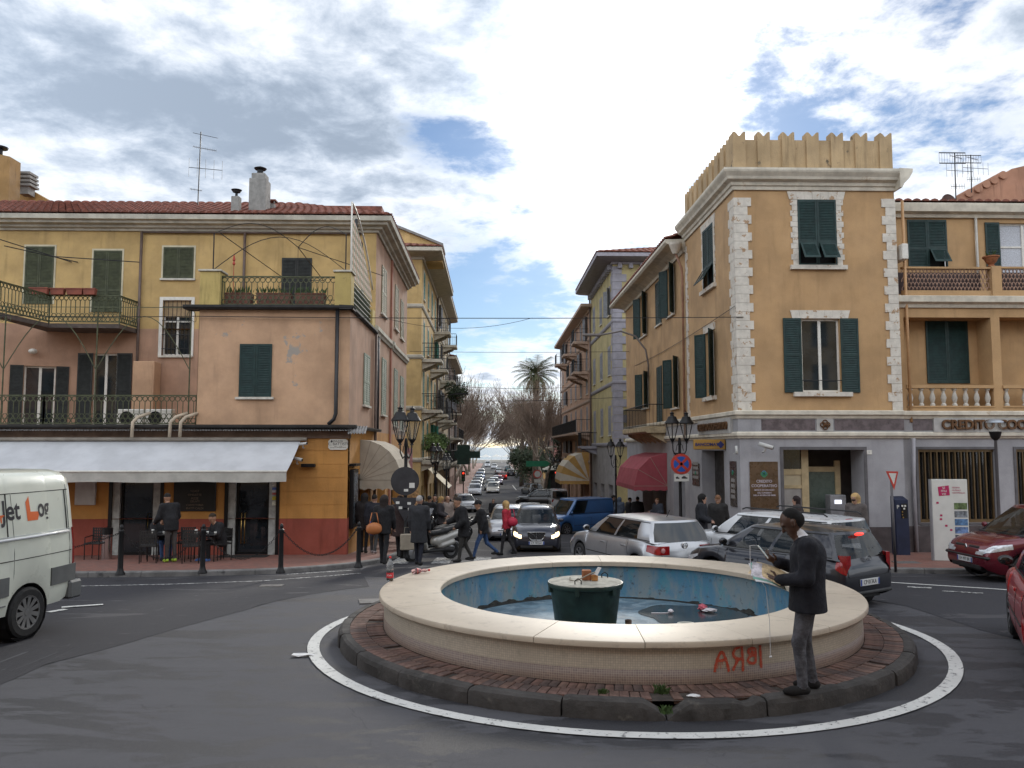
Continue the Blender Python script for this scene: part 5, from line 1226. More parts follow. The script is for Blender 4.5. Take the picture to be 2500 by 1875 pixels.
# dish, aerials and the stepped gable beyond the right wing
q=atY(2330,480,YH+1.5); ds=thing('satellite_dish','grey satellite dish on the roof right of the tower','dish',(q[0],YH+1.5,zc4+.05)); m=MB().lathe([(0,0),(.2,.03),(.4,.12),(.5,.19)],20,(0,0,0)); m.xf(Matrix.Translation((.0,0,.42))@Matrix.Rotation(R_(70),4,'Y')@Matrix.Scale(-1,4,(0,0,1))); m.build('reflector',mk('dish grey',(.30,.31,.32),.5,var=.2),ds,True); MB().tube([(0,0,-.05),(.08,0,.4)],.03,6).tube([(.1,0,.3),(.4,0,.5)],.015,4).build('arm',BIRON,ds)
antenna(2334,372,500,YH+2.2,'lattice television aerial beside the satellite dish',1); antenna(2372,378,470,YH+3.4,'second lattice aerial nearer the pink stepped gable',1)
SG=thing('stepped_gable_house','pinkish house with stepped scalloped gable behind the bank roof','building',(22,34,0),fixed=True)
pts=[(2345,478),(2352,476),(2352,470),(2378,466),(2380,458),(2398,455),(2400,446),(2416,444),(2418,436),(2436,434),(2438,424),(2460,420),(2470,412),(2500,405),(2700,340),(2700,1350),(2345,1350)]
MB().prism([tuple(atY(x,y,33)) for x,y in pts],(0,.6,0)).fixn().build('gable_wall',plaster('pinkish gable',(.40,.21,.135),.45),SG)
for x,y in ((2365,466),(2388,455),(2407,444),(2426,434),(2448,422)):
    c=atY(x,y,32.95); MB().cyl((c[0],32.9,c[2]-.1),(c[0],33.65,c[2]-.1),.17,None,14).build('scallop',MATS['pinkish gable'],SG)
# ------------------------------------------------------------------ cafe: awnings, terraces, balconies
CANV=mk('grey white awning canvas',(.50,.51,.53),.85,var=.10,vs=1.2,bump=.1,streak=.12); CANV2=mk('awning valance',(.44,.43,.39),.9,var=.12,vs=3)
yA=22.95; xa=float(atY(735,1075,YB)[0]); za=float(atY(600,1077,YB)[2]); zb_=float(atY(650,1152,yA)[2]); zv=float(atY(650,1177,yA)[2])
AW=thing('shop_awning','long white sloping awning over the cafe terrace','awning',(-10,YB-.1,za),fixed=True)
m=MB(); n=44; L0=-24.0; vs=[]
for i in range(n+1):
    x=L0+(xa-L0)*i/n
    for j in range(9):
        t=j/8; sag=-.035*math.sin(math.pi*t)*(1+.25*math.sin(i*.9)); vs.append((x,(YB-.08)*(1-t)+yA*t,za*(1-t)+zb_*t+sag))
m.add(vs,[(i*9+j,i*9+j+1,(i+1)*9+j+1,(i+1)*9+j) for i in range(n) for j in range(8)]); m.build('canvas',CANV,AW,True)
m=MB(); vs=[]; n=120
for i in range(n+1):
    x=L0+(xa-L0)*i/n
    for j in range(4): vs.append((x,yA-.015+.012*math.sin(i*1.1)*j/3,zb_+(zv-zb_)*j/3-(.012*math.sin(i*.35) if j==3 else 0)))
m.add(vs,[(i*4+j,i*4+j+1,(i+1)*4+j+1,(i+1)*4+j) for i in range(n) for j in range(3)]); m.build('valance',CANV2,AW,True)
MB().tube([(L0,yA,zb_+.01),(xa,yA,zb_+.01)],.035,8).build('front_bar',WFRAME,AW,True)
MB().tube([(L0,YB-.12,za+.06),(xa+.2,YB-.12,za+.06)],.06,8).build('roller',mk('awning roller',(.3,.27,.23),.6,var=.2),AW,True)
for u in (xa-.15,xa-4.2,xa-8.4): MB().tube([(u,YB-.1,za-.35),(u,(YB+yA)/2+.1,(za+zb_)/2-.1),(u,yA+.02,zb_-.01)],.02,6).build('arm',WFRAME,AW)
# bubble awning on the corner
BEIG=mk('beige awning canvas',(.40,.35,.28),.9,var=.12,vs=2,streak=.2)
def bubble(name,label,F,u0,u1,z0,R,mats,seg=8,val=.34,ends=(1,1)):
    T=thing(name,label,'awning',F((u0+u1)/2,z0,.01),fixed=True); nr=len(mats)
    pr=[(R*math.cos(a),z0+R*math.sin(a)*.98) for a in np.linspace(0,math.pi/2,seg+1)]
    er=R*.30
    us=[(u0,0.0),(u0+er*.35,.62),(u0+er,1.0),(u1-er,1.0),(u1-er*.35,.62),(u1,0.0)]
    rows=[]
    P=lambda u,n,z:F(u,z,n)
    # barrel with fan ends: gores run from the pivot at the wall over the top
    for j in range(seg):
        m=MB(); (n0,zz0),(n1,zz1)=pr[j],pr[j+1]
        m.add([P(u0,n0,zz0),P(u0,n1,zz1),P(u1,n1,zz1),P(u1,n0,zz0)],[(0,1,2,3)])
        m.build('canvas_gore',mats[j%nr],T)
        for u,en in ((u0,ends[0]),(u1,ends[1])):
            if en: MB().add([P(u,0.0,z0),P(u,n0,zz0),P(u,n1,zz1)],[(0,1,2)]).build('end_gore',mats[j%nr],T)
    for u in (u0,u1):
        for j in range(seg+1): 
            rb=MB().tube([P(u,.0,z0),P(u,pr[j][0]*1.003,pr[j][1])],.012,4); rb.build('rib',mats[0] if nr>1 else mk('awning rib',(.28,.24,.19),.8,var=.1),T)
    # valance
    for A,Bq in ((P(u0,R,z0),P(u1,R,z0)),(P(u0,.0,z0),P(u0,R,z0))):
        A,Bq=Vector(A),Vector(Bq); L=(Bq-A).length; n=int(L/.05); m=MB(); vs=[]
        for i in range(n+1):
            p=A.lerp(Bq,i/n); d=val*(1-.18*abs(math.cos(i*math.pi/6))); vs+=[p,(p.x,p.y,p.z-d)]
        m.add(vs,[(2*i,2*i+1,2*i+3,2*i+2) for i in range(n)]); m.build('valance',mats[-1],T)
    return T
z0=float(atX(878,1172,XS)[2]); y0=float(atX(878,1172,XS)[1])
bubble('round_awning','beige rounded awning on the cafe corner over the street pavement',FS,y0,y0+3.6,z0,1.36,[BEIG],6)
# plaque, cameras, heater, menu case on the corner
r=fr(YB,802,1072,850,1098); PL=thing('street_plaque','white street name plaque with black lettering on the cafe corner','plaque',((r[0]+r[1])/2,YB-.03,r[2]),fixed=True)
c=.06; F2=lambda u,z,n:FB(u,z,n+.02); pts=[(r[0]+c,r[2]),(r[1]-c,r[2]),(r[1],r[2]+c),(r[1],r[3]-c),(r[1]-c,r[3]),(r[0]+c,r[3]),(r[0],r[3]-c),(r[0],r[2]+c)]
MB().prism([FB(u,z,.014) for u,z in pts],(0,-.03,0)).fixn().build('plate',mk('white enamel',(.62,.61,.55),.35,var=.08),PL); DKP=mk('dark print',(.05,.045,.045),.6,var=0)
uc=(r[0]+r[1])/2; 
for s,z,sz in (('PIAZZA',.80,.085),('C. BATTISTI',.53,.115),('1875 - 1916',.31,.05),('PATRIOTA IRREDENTISTA',.19,.042)): text('lettering',s,FB,uc,r[2]+(r[3]-r[2])*z,sz,DKP,PL,.046,.001)
text('crest','♦',FB,r[0]+.1,r[2]+(r[3]-r[2])*.78,.09,DKP,PL,.046,.001)
q=atY(850,1090,YB); MB_=MB().cbx(q[0]+.04,q[0]+.2,YB-.02,YB-.0,q[2]-.12,q[2]+.25,.004)
LT=mk('pale fixture',(.5,.5,.48),.5)
def cctv(x,y,Y,label,d=(1,-.3,-.2),s=1.0):
    p=atY(x,y,Y); T=thing('security_camera',label,'camera',(p[0],p[1],p[2])); dv=Vector(d).normalized()*.17*s
    MB().tube([Vector((0,0,.02))-dv,Vector((0,0,.02))+dv],.055*s,8).build('housing',LT,T,True); MB().tube([(0,0,0),(-.02,.08,-.12*s),(-.02,.22,-.14*s)],.025*s,6).build('bracket',LT,T); MB().tube([Vector((0,0,.02))+dv,Vector((0,0,.02))+dv*1.08],.04*s,8).build('lens',BIRON,T); return T
cctv(725,1122,YB-.3,'white security camera on the ochre cafe wall beside the awning'); cctv(740,1085,YB-.3,'dark wall spotlight above the awning end',(1,-.5,.1),.8)
cctv(1870,1090,YF-.35,'white security camera on the grey bank wall',(1,-.4,-.35),1.25); cctv(1798,1100,YF-.25,'small dome camera hanging at the bank corner',(0,-.2,-1),.7)
r=fr(YB,738,1132,772,1140); h=thing('wall_heater','slim black heater bar on the ochre cafe wall','heater',((r[0]+r[1])/2,YB-.12,r[2]),fixed=True); MB().cbx(r[0],r[1],YB-.2,YB-.06,r[2],r[3],.01).build('bar',BLK,h); MB().bx((r[0]+r[1])/2-.03,(r[0]+r[1])/2+.03,YB-.06,YB,r[2]+.02,r[3]-.02).build('bracket',BLK,h)
r=sd(XS,853,872,1140,1330); MC=thing('menu_case','tall black menu case on the cafe corner facing the street','menu case',(XS+.05,25.3,r[2]),fixed=True)
MB().cbx(XS+.005,XS+.14,24.85,25.75,zB0+.75,zB0+2.55,.02).build('case',BLK,MC); MB().bx(XS+.13,XS+.145,24.95,25.65,zB0+.9,zB0+2.45).build('sheet',mk('menu sheet',(.12,.14,.16),.3,var=.5,vs=8),MC); MB().bx(XS+.0,XS+.2,24.85,25.75,zB0+2.65,zB0+2.73).build('hood',BLK,MC)
# terrace over the salmon block
TR=thing('roof_terrace','roof terrace with green hexagon railing above the salmon block','terrace',(-6.6,YB+2,zBT),fixed=True)
SLAB=mk('black terrace edge',(.02,.02,.02),.6,var=.3)
MB().fprof(FB,XL-.42,XS+.12,[(-.3,zBT),(.20,zBT),(.26,zBT+.05),(.26,zBT+.12),(-.3,zBT+.14)]).fixn().build('edge',SLAB,TR)
MB().fprof(FS,YB-.25,YM,[(-.3,zBT+.0),(.06,zBT),(.12,zBT+.05),(.12,zBT+.12),(-.3,zBT+.14)]).fixn().build('edge',SLAB,TR)
MB().bx(XL,XS-.3,YB+.3,YM,zBT-.1,zBT+.10).build('floor',MATS['terrace tile'],TR)
PILM=plaster('yellow pillar plaster',(.52,.40,.15),.5,((.22,.18,.10),3,.62,.72))
pz=float(atY(510,662,YB)[2])
for x0,x1 in ((487,536),(817,866)):
    a=float(atY(x0,700,YB)[0]); b=float(atY(x1,700,YB)[0]); b=min(b,XS+.0); P_=MB().cbx(a,b,YB+.02,YB+.6,zBT+.13,pz,.01).build('pillar',PILM,TR); MB().cbx(a-.05,b+.05,YB-.03,YB+.65,pz,pz+.06,.01).build('cap',CRM,P_)
MB().cbx(XS-.45,XS,YM-.7,YM-.1,zBT+.13,pz-.35,.01).build('pillar',PILM,TR)
a=float(atY(536,700,YB)[0]); b=float(atY(817,700,YB)[0]); zt2=float(atY(680,671,YB)[2])-zBT-.0
hexrail(TR,(a,YB+.2,zBT),(b,YB+.2,zBT),.18,zt2,IRON,.17)
barrail(TR,(XS-.1,YB+.6,zBT),(XS-.1,YM-.7,zBT),.18,zt2,IRON,.12)
MB().bx(XS-.14,XS-.13,YB+.6,YM-.7,zBT+.2,zBT+zt2-.05).build('green_screen',mk('dark green screen',(.02,.05,.03),.9,var=.3),TR)
for k in range(5): MB().tube([(XS-.06,YB+.6,zBT+.25+k*.17),(XS-.06,YM-.7,zBT+.25+k*.17)],.012,4).build('screen_cord',WFRAME,TR)
# striped wind screen with white arched frame over it
PLAID=node_mat('plaid screen cloth',lambda h:(h.L(h.mix(h.rng(h.m('SINE',h.m('MULTIPLY',(lambda s:(h.L(h.ob,s.inputs[0]),s.outputs[1])[1])(h.N('ShaderNodeSeparateXYZ')),22.0)),-.2,.2),h.mix(h.rng(h.m('SINE',h.m('MULTIPLY',(lambda s:(h.L(h.ob,s.inputs[0]),s.outputs[2])[1])(h.N('ShaderNodeSeparateXYZ')),26.0)),-.2,.2),(.12,.26,.18),(.55,.55,.45)),(.42,.20,.12)),h.b.inputs['Base Color']),h.b.inputs['Roughness'].__setattr__('default_value',.9)))
ar=[]
for t in np.linspace(0,1,13):
    y=YB+.45+t*(YM-YB-.7); z=zBT+3.55-1.9*t**1.9; ar.append((XS-.08,y,z))
m=MB(); vs=[]
for (x,y,z) in ar: vs+=[(x,y,zBT+1.15),(x,y,max(zBT+1.2,z-.45))]
m.add(vs,[(2*i,2*i+1,2*i+3,2*i+2) for i in range(12)]); m.build('plaid_screen',PLAID,TR)
MB().tube([(XS-.08,YB+.45,zBT+.2)]+ar,.03,6).build('screen_frame',WFRAME,TR,True)
# iron pergola hoops and lantern
def hoop(p0,p1,h,r=.013): 
    p0,p1=Vector(p0),Vector(p1); return [tuple(p0.lerp(p1,t)+Vector((0,0,h*math.sin(math.pi*t)))) for t in np.linspace(0,1,15)]
zt3=float(atY(522,570,YB+.3)[2]); xl=float(atY(522,600,YB+.3)[0]); xr=float(atY(845,600,YB+.3)[0])
PG=thing('iron_pergola','thin iron pergola hoops over the roof terrace','pergola',(-6.6,YB+.3,zBT+.2),fixed=True)
MB().tube([(xl,YB+.3,zBT+.2),(xl,YB+.3,zt3)],.02,5).build('post',BIRON,PG); MB().tube([(xr,YB+.3,zBT+.2),(xr,YB+.3,zt3)],.02,5).build('post',BIRON,PG)
MB().tube(hoop((xl,YB+.3,pz+.1),(xr,YB+.3,pz+.1),zt3-pz-.2),.014,4).build('hoop',BIRON,PG)
xm=(xl+xr)/2+.15; MB().tube([(xl,YB+.3,zt3)]+hoop((xl,YB+.3,zt3),(xm,YB+2,zt3),.55)[1:],.014,4).build('hoop',BIRON,PG); MB().tube(hoop((xm,YB+2,zt3),(xr,YB+.3,zt3),.45),.014,4).build('hoop',BIRON,PG)
MB().tube([(xl+.2,YB+.3,zt3),(xl+1.2,YM-1.0,zt3-.6),(xl+2.4,YM-.1,zBT+2.0)],.014,4).build('stay',BIRON,PG); MB().tube([(xm,YB+2,zt3),(xl+2.4,YM-.1,zBT+2.0)],.014,4).build('stay',BIRON,PG); MB().tube([(xm,YB+2,zt3),(xr+.5,YM-.1,zBT+2.2)],.014,4).build('stay',BIRON,PG)
MB().tube([(xm,YB+2,zt3),(xm,YB+2,zt3-1.55)],.008,4).build('lantern_chain',BIRON,PG); MB().lathe([(0,.16),(.10,.10),(.06,-.08),(0,-.1)],6,(xm,YB+2,zt3-1.7)).build('lantern',BIRON,PG)
# planters behind the railing
PLM=mk('brown planter',(.20,.09,.065),.8,var=.2); PURP=mk('purple foliage',(.06,.04,.05),.8,var=.4,vs=20)
def planter(x0,x1,y,z,h,d,label,grp,leaf=WD,seed=1,lh=.35,mat=None):
    T=thing('planter',label,'planter',((x0+x1)/2,y,z),group=grp); w=(x1-x0)/2
    MB().add([(-w+.03,-d/2+.02,0),(w-.03,-d/2+.02,0),(w-.03,d/2-.02,0),(-w+.03,d/2-.02,0),(-w,-d/2,h),(w,-d/2,h),(w,d/2,h),(-w,d/2,h)],[(3,2,1,0),(0,1,5,4),(1,2,6,5),(2,3,7,6),(3,0,4,7),(4,5,6,7)]).build('trough',mat or PLM,T)
    MB().bx(-w-.015,w+.015,-d/2-.015,-d/2+.02,h-.03,h+.005).build('rim',mat or PLM,T)
    if lh>0:
        rr=random.Random(seed); m=MB()
        for k in range(int(90*w)): 
            x=rr.uniform(-w,w); a=rr.uniform(-.5,.5); l=rr.uniform(.3,1)*lh; s=rr.uniform(.01,.03); b=rr.uniform(-.5,.5)
            m.add([(x,0,h),(x+a*l*.5-s,b*l*.5,h+l*.6),(x+a*l,b*l,h+l),(x+a*l*.5+s,b*l*.5,h+l*.55)],[(0,1,2,3)])
        m.build('foliage',leaf,T)
    return T
q=[fr(YB+.6,545,700,617,742),fr(YB+.6,628,700,712,742),fr(YB+.6,722,700,795,742)]
for i,(r,s) in enumerate(zip(q,('leftmost','middle','rightmost'))): planter(r[0],r[1],YB+.62,zBT+.12,.5,.35,'%s brown planter box behind the terrace railing'%s,'planter boxes on the roof terrace',WD,30+i,.3)
p=atY(572,700,YB+.9); T=thing('yucca','spiky agave in a pot on the roof terrace','plant',(p[0],YB+1.05,zBT+.12)); m=MB()
for k in range(44):
    a=k*2.4; e=.25+.9*(k/44); l=.62; c,s=math.cos(a)*math.cos(e),math.sin(a)*math.cos(e); w=.02
    m.add([(-math.sin(a)*w,math.cos(a)*w,.35),(math.sin(a)*w,-math.cos(a)*w,.35),(c*l,s*l,.35+l*math.sin(e))],[(0,1,2)])
m.build('leaves',mk('agave green',(.05,.07,.03),.6,var=.3),T); MB().lathe([(.12,0),(.18,.35),(0,.33)],12).build('pot',PLM,T)
p=atY(570,640,YB+.7); T=thing('red_arrow_ornament','small red finial ornament standing behind the terrace railing','ornament',(p[0],YB+.75,zBT+.6)); MB().lathe([(.01,0),(.01,.95),(.05,1.0),(.02,1.1),(.05,1.12),(0,1.35)],6).build('finial',mk('faded red paint',(.40,.05,.03),.6),T)
# first-floor balcony over the shop, left
BL=thing('long_balcony','long green hexagon-railing balcony above the cafe awning','balcony',(-12,YB+.1,zTer),fixed=True)
zt4=float(atY(300,964,YB+.1)[2])-zTer; ux=float(atY(481,1000,YB+.1)[0])
hexrail(BL,(-22,YB+.1,zTer),(ux-4.6,YB+.1,zTer),.06,zt4,IRON,.165); hexrail(BL,(ux-4.6,YB+.1,zTer),(ux-.02,YB+.1,zTer),.06,zt4,IRON,.165)
AR=thing('iron_arches','row of thin green iron arches standing on the long balcony railing','pergola',(-12,YB+.1,zTer+.5),fixed=True)
xs3=[float(atY(x,900,YB+.1)[0]) for x in (8,234,463)]; zs3=float(atY(234,800,YB+.1)[2]); ztp=float(atY(234,772,YB+.1)[2])
for x in xs3:
    MB().tube([(x,YB+.1,zTer+.1),(x,YB+.1,ztp+.3)],.022,5).build('post',IRON,AR); m=MB()
    for s in (-1,1): m.tube([(x+s*(.02+.13*math.sin(t)),YB+.1,ztp+.1-.2*(t/3.0)+.12*math.cos(t*1.5)) for t in np.linspace(0,3.6,12)],.010,4)
    m.build('scroll',IRON,AR)
for a,b in zip([xs3[0]-2.85]+xs3,xs3): 
    MB().tube(hoop((a+.02,YB+.1,zTer+1.75),(b-.02,YB+.1,zTer+1.75),ztp-zTer-1.75),.016,4).build('hoop',IRON,AR)
MB().tube([(-22,YB+.1,ztp+.28),(xs3[2]+.4,YB+.1,ztp+.28)],.014,4).build('top_rail',IRON,AR)
def acunit(p,label,w=.82,h=.55,d=.3,axis='y'):
    T=thing('air_conditioner',label,'air conditioner',p); MB().cbx(-w/2,w/2,-d/2,d/2,0,h,.02).build('casing',WFRAME,T); MB().lathe([(0,0),(.2,0),(.21,-.012)],20,(-.1,-d/2-.006,h/2),'y').build('fan',BIRON,T)
    m=MB()
    for k in range(4): m.tube([(-.1+.05*(k+1)*math.cos(t),-d/2-.025,h/2+.05*(k+1)*math.sin(t)) for t in np.linspace(0,2*math.pi,19)[:-1]],.004,3,True)
    m.build('fan_guard',BIRON,T); return T
p=atY(318,1033,YB+.9); acunit((p[0],YB+1.0,zTer),'white air conditioner with dark grille behind the long balcony railing'); p=atY(388,1033,YB+.9); acunit((p[0],YB+1.0,zTer),'second white air conditioner with round fan on the long balcony')
r=fr(YM-.3,329,884,387,1046); C_=thing('meter_cabinet','salmon painted metal cabinet standing on the long balcony','cabinet',((r[0]+r[1])/2,YM-.35,zTer)); w=(r[1]-r[0])/2; MB().cbx(-w,w,-.3,.3,0,r[3]-zTer,.02).build('body',SALM,C_); MB().cbx(-w+.06,w-.06,-.315,-.3,.1,r[3]-zTer-.1,.006).build('door',SALM,C_)
PVC=mk('cream pipe',(.48,.40,.30),.5,var=.15)
for i,x in enumerate((326,418,443)):
    p=atY(x,1040,YB-.3); tag(MB().tube([(p[0]-.02,YB-.36,zBl-.28),(p[0],YB-.36,zBl+.18),(p[0]+.12,YB-.30,zBl+.33),(p[0]+.36,YB-.02,zBl+.46)],.05,7).build('drain_pipe',PVC,None,True),('cream bent drain pipe over the gutter below the air conditioners','cream bent drain pipe, middle of the three over the gutter','cream bent drain pipe nearest the salmon block')[i],'pipe','bent pipes over the gutter')
# second-floor balcony, left
zb2=float(atY(220,790,28.6)[2]); top=float(atY(220,721,28.6)[2])-zb2
P=[(float(atY(339,700,YM-.05)[0]),YM-.05),(float(atY(294,721,28.6)[0]),28.6),(float(atY(122,721,28.5)[0]),28.5)]; q=atZ(0,685,zb2+top); P.append((float(q[0]),float(q[1]))); q2=(P[3][0]*2-P[2][0],P[3][1]*2-P[2][1]); P.append(q2)
B2=thing('upper_balcony','upper balcony with green hexagon railing bending forward at the far left','balcony',(P[2][0],P[2][1],zb2),fixed=True)
pl=[(x,y,zb2-.16) for x,y in P]+[(P[4][0],YM+.5,zb2-.16),(P[0][0],YM+.5,zb2-.16)]
MB().prism(pl,(0,0,.15)).fixn().build('slab',mk('dark balcony slab',(.10,.08,.07),.8,var=.3),B2)
for a,b in zip(P[:4],P[1:]): hexrail(B2,(a[0],a[1],zb2),(b[0],b[1],zb2),.04,top,IRON,.165)
TRM=mk('terracotta trough',(.24,.075,.05),.8,var=.25)
for i,(x0,x1,lb) in enumerate(((80,124,'leftmost long terracotta trough on the upper balcony rail'),(126,160,'second terracotta trough on the upper balcony rail'),(165,205,'third terracotta trough on the upper balcony rail'),(206,236,'pinkish terracotta trough, last on the upper balcony rail'))):
    a=atY(x0,725,28.45)[0]; b=atY(x1,725,28.45)[0]; planter(float(a),float(b),28.40 if i else 28.3,zb2+top-.02,.22,.2,lb,'troughs on the upper balcony rail',WD,40+i,0,TRM)
# clothes wires on brackets
for i,(pa,pb,lb) in enumerate((((-30,575),(175,640),'iron clothes-line bracket sloping over the first olive shutters'),((10,600),(190,640),'second iron clothes-line bracket over the upper balcony'),((130,626),(340,640),'horizontal iron drying rail over the upper balcony'))):
    a=atY(*pa,28.3 if i<2 else 28.5); b=atY(*pb,YM-.02 if i<2 else 28.6); tag(MB().tube([tuple(a),tuple(b)],.018,5).build('drying_rail',BIRON),lb,'rail')
# ------------------------------------------------------------------ houses further down the street
def street_house(name,label,side,X,Y0,Y1,zt_,floors,ncol,wmat,smat,trim,balc=(),ground=None,front_cols=0,fx=3.0,roof=True,over=.9,dent=False,quoin=None,open_prob=.3,bmat=None,wz=1.75,gh=4.0,seed=1,awn=None):
    rr=random.Random(seed); F=(east if side=='L' else west)(X); sgn=1 if side=='L' else -1; g0=gz(Y1)-.5; gb=gz(Y0)
    H=thing(name,label,'building',(X-sgn*3,(Y0+Y1)/2,gb),fixed=True); FF_=front(Y0)
    fh=(zt_-(gb+gh))/floors; cols=[Y0+(Y1-Y0)*(i+.5)/ncol for i in range(ncol)]; holes=[]; meta=[]
    for k in range(floors):
        z0=gb+gh+k*fh+.75; z1=z0+min(wz,fh-1.05)
        for j,c in enumerate(cols):
            bal=(k,j) in balc or (k,-1) in balc; za=z0-.7 if bal else z0
            holes.append((c-.45,c+.45,za,z1)); meta.append((k,j))
    gholes=[]
    for j,c in enumerate(cols): gholes.append((c-.9,c+.9,g0,gz(c)+2.6))
    wallh(MB(),F,Y0,Y1,gb+gh,zt_,holes,.15).build('street_wall',wmat,H); wallh(MB(),F,Y0,Y1,g0,gb+gh,gholes,.3).build('ground_wall',ground or wmat,H)
    for h in gholes: MB().fb(F,h[0],h[1],h[2],h[3],-.32,-.3).build('shop_opening',mk('shop glass',(.03,.032,.035),.15,var=.5,vs=1),H)
    for h,(k,j) in zip(holes,meta):
        kind='closed' if rr.random()>open_prob else 'ajar'
        window(H,F,h,kind,smat,True,split=(.45,),sp=.11,leafw=.42)
        MB().fb(F,h[0]-.16,h[0]-.01,h[2],h[3]+.16,0,.03).fb(F,h[1]+.01,h[1]+.16,h[2],h[3]+.16,0,.03).fb(F,h[0]-.01,h[1]+.01,h[3]+.01,h[3]+.16,0,.029).build('window_surround',trim,H)
    a,b=(X-14,X) if side=='L' else (X,X+14); fho=[]
    if front_cols:
        for k in range(floors):
            z0=gb+gh+k*fh+.75; z1=z0+min(wz,fh-1.05)
            for j in range(front_cols): u=(X+sgn*-1*(fx*(j+.55)+.4)); fho.append((u-.5,u+.5,z0,z1))
    wallh(MB(),FF_,a,b,g0,zt_,fho,.15).build('front_wall',wmat,H)
    for h in fho:
        window(H,FF_,h,'plain' if rr.random()<.6 else 'closed',smat,True,split=(.45,),sp=.11); MB().fb(FF_,h[0]-.22,h[0]-.01,h[2],h[3]+.22,0,.04).fb(FF_,h[1]+.01,h[1]+.22,h[2],h[3]+.22,0,.04).fb(FF_,h[0]-.01,h[1]+.01,h[3]+.01,h[3]+.22,0,.039).build('window_surround',trim,H)
    MB().bx(min(X-sgn*.5,X-sgn*13),max(X-sgn*.5,X-sgn*13),Y0+.4,Y1,g0,zt_).build('core',wmat,H)
    path=[((X-sgn*14,Y0),(0,-1)),((X,Y0),(sgn,-1)),((X,Y1),(sgn,0))]
    o=over
    MB().sweep([(0,zt_-.15),(.1,zt_-.15),(.14,zt_),(o*.8,zt_+.06),(o,zt_+.12),(o,zt_+.34),(0,zt_+.36)],path).fixn().build('eave',trim,H)
    if dent:
        for i in range(int((Y1-Y0)/.7)): MB().fb(F,Y0+.3+i*.7,Y0+.55+i*.7,zt_-.42,zt_-.1,0,.3).build('dentil',trim,H)
        for i in range(8): u=X-sgn*(.3+i*.7); MB().fb(FF_,min(u,u-sgn*.25),max(u,u-sgn*.25),zt_-.42,zt_-.1,0,.3).build('dentil',trim,H)
    for k in range(floors):
        z=gb+gh+k*fh; MB().sweep([(0,z-.02),(.05,z),(.1,z+.1),(.1,z+.22),(0,z+.26)],path).fixn().build('string_course',trim,H)
    if roof:
        tile_roof(H,(X+sgn*o,Y0-o,zt_+.36),(X+sgn*o,Y1,zt_+.36),(X-sgn*4,Y1,zt_+1.7),(X-sgn*4,Y0+3,zt_+1.7),.42)
        tile_roof(H,(X-sgn*14,Y0-o,zt_+.36),(X+sgn*o,Y0-o,zt_+.36),(X-sgn*4,Y0+3,zt_+1.7),(X-sgn*14,Y0+3,zt_+1.7),.42)
        MB().bx(min(X,X-sgn*13),max(X,X-sgn*13),Y0+1,Y1,zt_,zt_+.5).build('roof_core',TILE,H)
    for k in range(floors):
        done=False
        for (kk,j) in balc:
            if kk!=k: continue
            z=gb+gh+k*fh+.05
            if j==-1:
                if not done: balcony(H,F,Y0+.6,Y1-.6,z,1.15,bmat or BIRON,trim,1.0,'bar',.2); done=True
            else: c=cols[j]; balcony(H,F,c-1.1,c+1.1,z,1.2,bmat or BIRON,trim,1.0,'bar',.2)
    if quoin:
        n=int((zt_-gb-gh)/.5)
        for i in range(n):
            l=.85 if i%2 else .55; z=gb+gh+i*.5
            q=MB().fb(F,Y0-.03,Y0+l,z+.01,z+.49,-.02,.05); u0,u1=(X-l,X+.04) if side=='L' else (X-.04,X+l); q.fb(FF_,u0,u1,z+.01,z+.49,-.02,.05); q.build('quoin',quoin,H)
    pipe(H,[F(Y1-.3,zt_,.12),F(Y1-.3,g0,.12)],.07)
    return H
OCH2=plaster('ochre house plaster',(.54,.37,.16),.25); TRM2=mk('pale house trim',(.46,.42,.34),.8,var=.15,vs=3,streak=.3)
zL2=float(atY(1028,628,49.5)[2])
street_house('ochre_house','tall ochre house with balconies and teal shutters beyond the cafe building','L',-4.35,49.5,63,zL2,4,4,OCH2,TEAL,TRM2,((0,0),(0,2),(1,0),(1,2),(2,0),(2,2),(3,3)),None,0,seed=2,over=1.3)
street_house('cream_house','cream balcony house behind the ochre house on the left','L',-4.3,63.2,80,float(atX(1108,760,-3.4)[2])+.2,4,5,plaster('cream house plaster',(.5,.40,.25),.3),GREYSH,TRM2,((0,-1),(1,0),(1,2),(2,1),(2,3),(3,2)),None,0,seed=3,over=.9)
street_house('pink_balcony_house','pinkish house with stacked balconies further left down the street','L',-4.4,80.4,96,11.2,4,5,plaster('pale pink plaster',(.5,.33,.26),.3),GREYSH,TRM2,((0,0),(1,-1),(2,1),(3,0),(3,3)),None,0,seed=4)
GRQ=mk('lilac grey quoin stone',(.29,.28,.31),.8,var=.12,vs=3); YEL2=plaster('bright yellow plaster',(.45,.385,.195),.15)
street_house('yellow_quoin_house','bright yellow house with lilac grey quoins across the side street from the bank','R',7.75,50.5,62,float(atY(1491,640,50.5)[2]),3,3,YEL2,GREYSH,GRQ,((0,2),),mk('grey shop plaster',(.27,.26,.26),.8,var=.15,vs=2),3,3.0,True,1.2,True,GRQ,.45,seed=5,gh=5.0)
PNK=plaster('dusty pink plaster',(.50,.315,.215),.35)
street_house('pink_corner_house','dusty pink house with grey balconies and arched windows beyond the yellow house','R',7.7,62.2,88,float(atX(1437,712,6.9)[2])-.3,5,6,PNK,GREYSH,mk('pinkish trim',(.42,.31,.24),.8,var=.15),((1,-1),(3,0),(3,1),(4,0),(4,2),(4,4)),None,0,seed=6,over=.8,roof=False)
street_house('red_roof_house','pink house with brick red upper wall behind the palm tree','R',9.2,118,134,6.4,3,4,plaster('old pink plaster',(.40,.20,.17),.3),GREYSH,TRM2,((0,-1),(1,-1)),None,3,3.0,True,.8,seed=7)
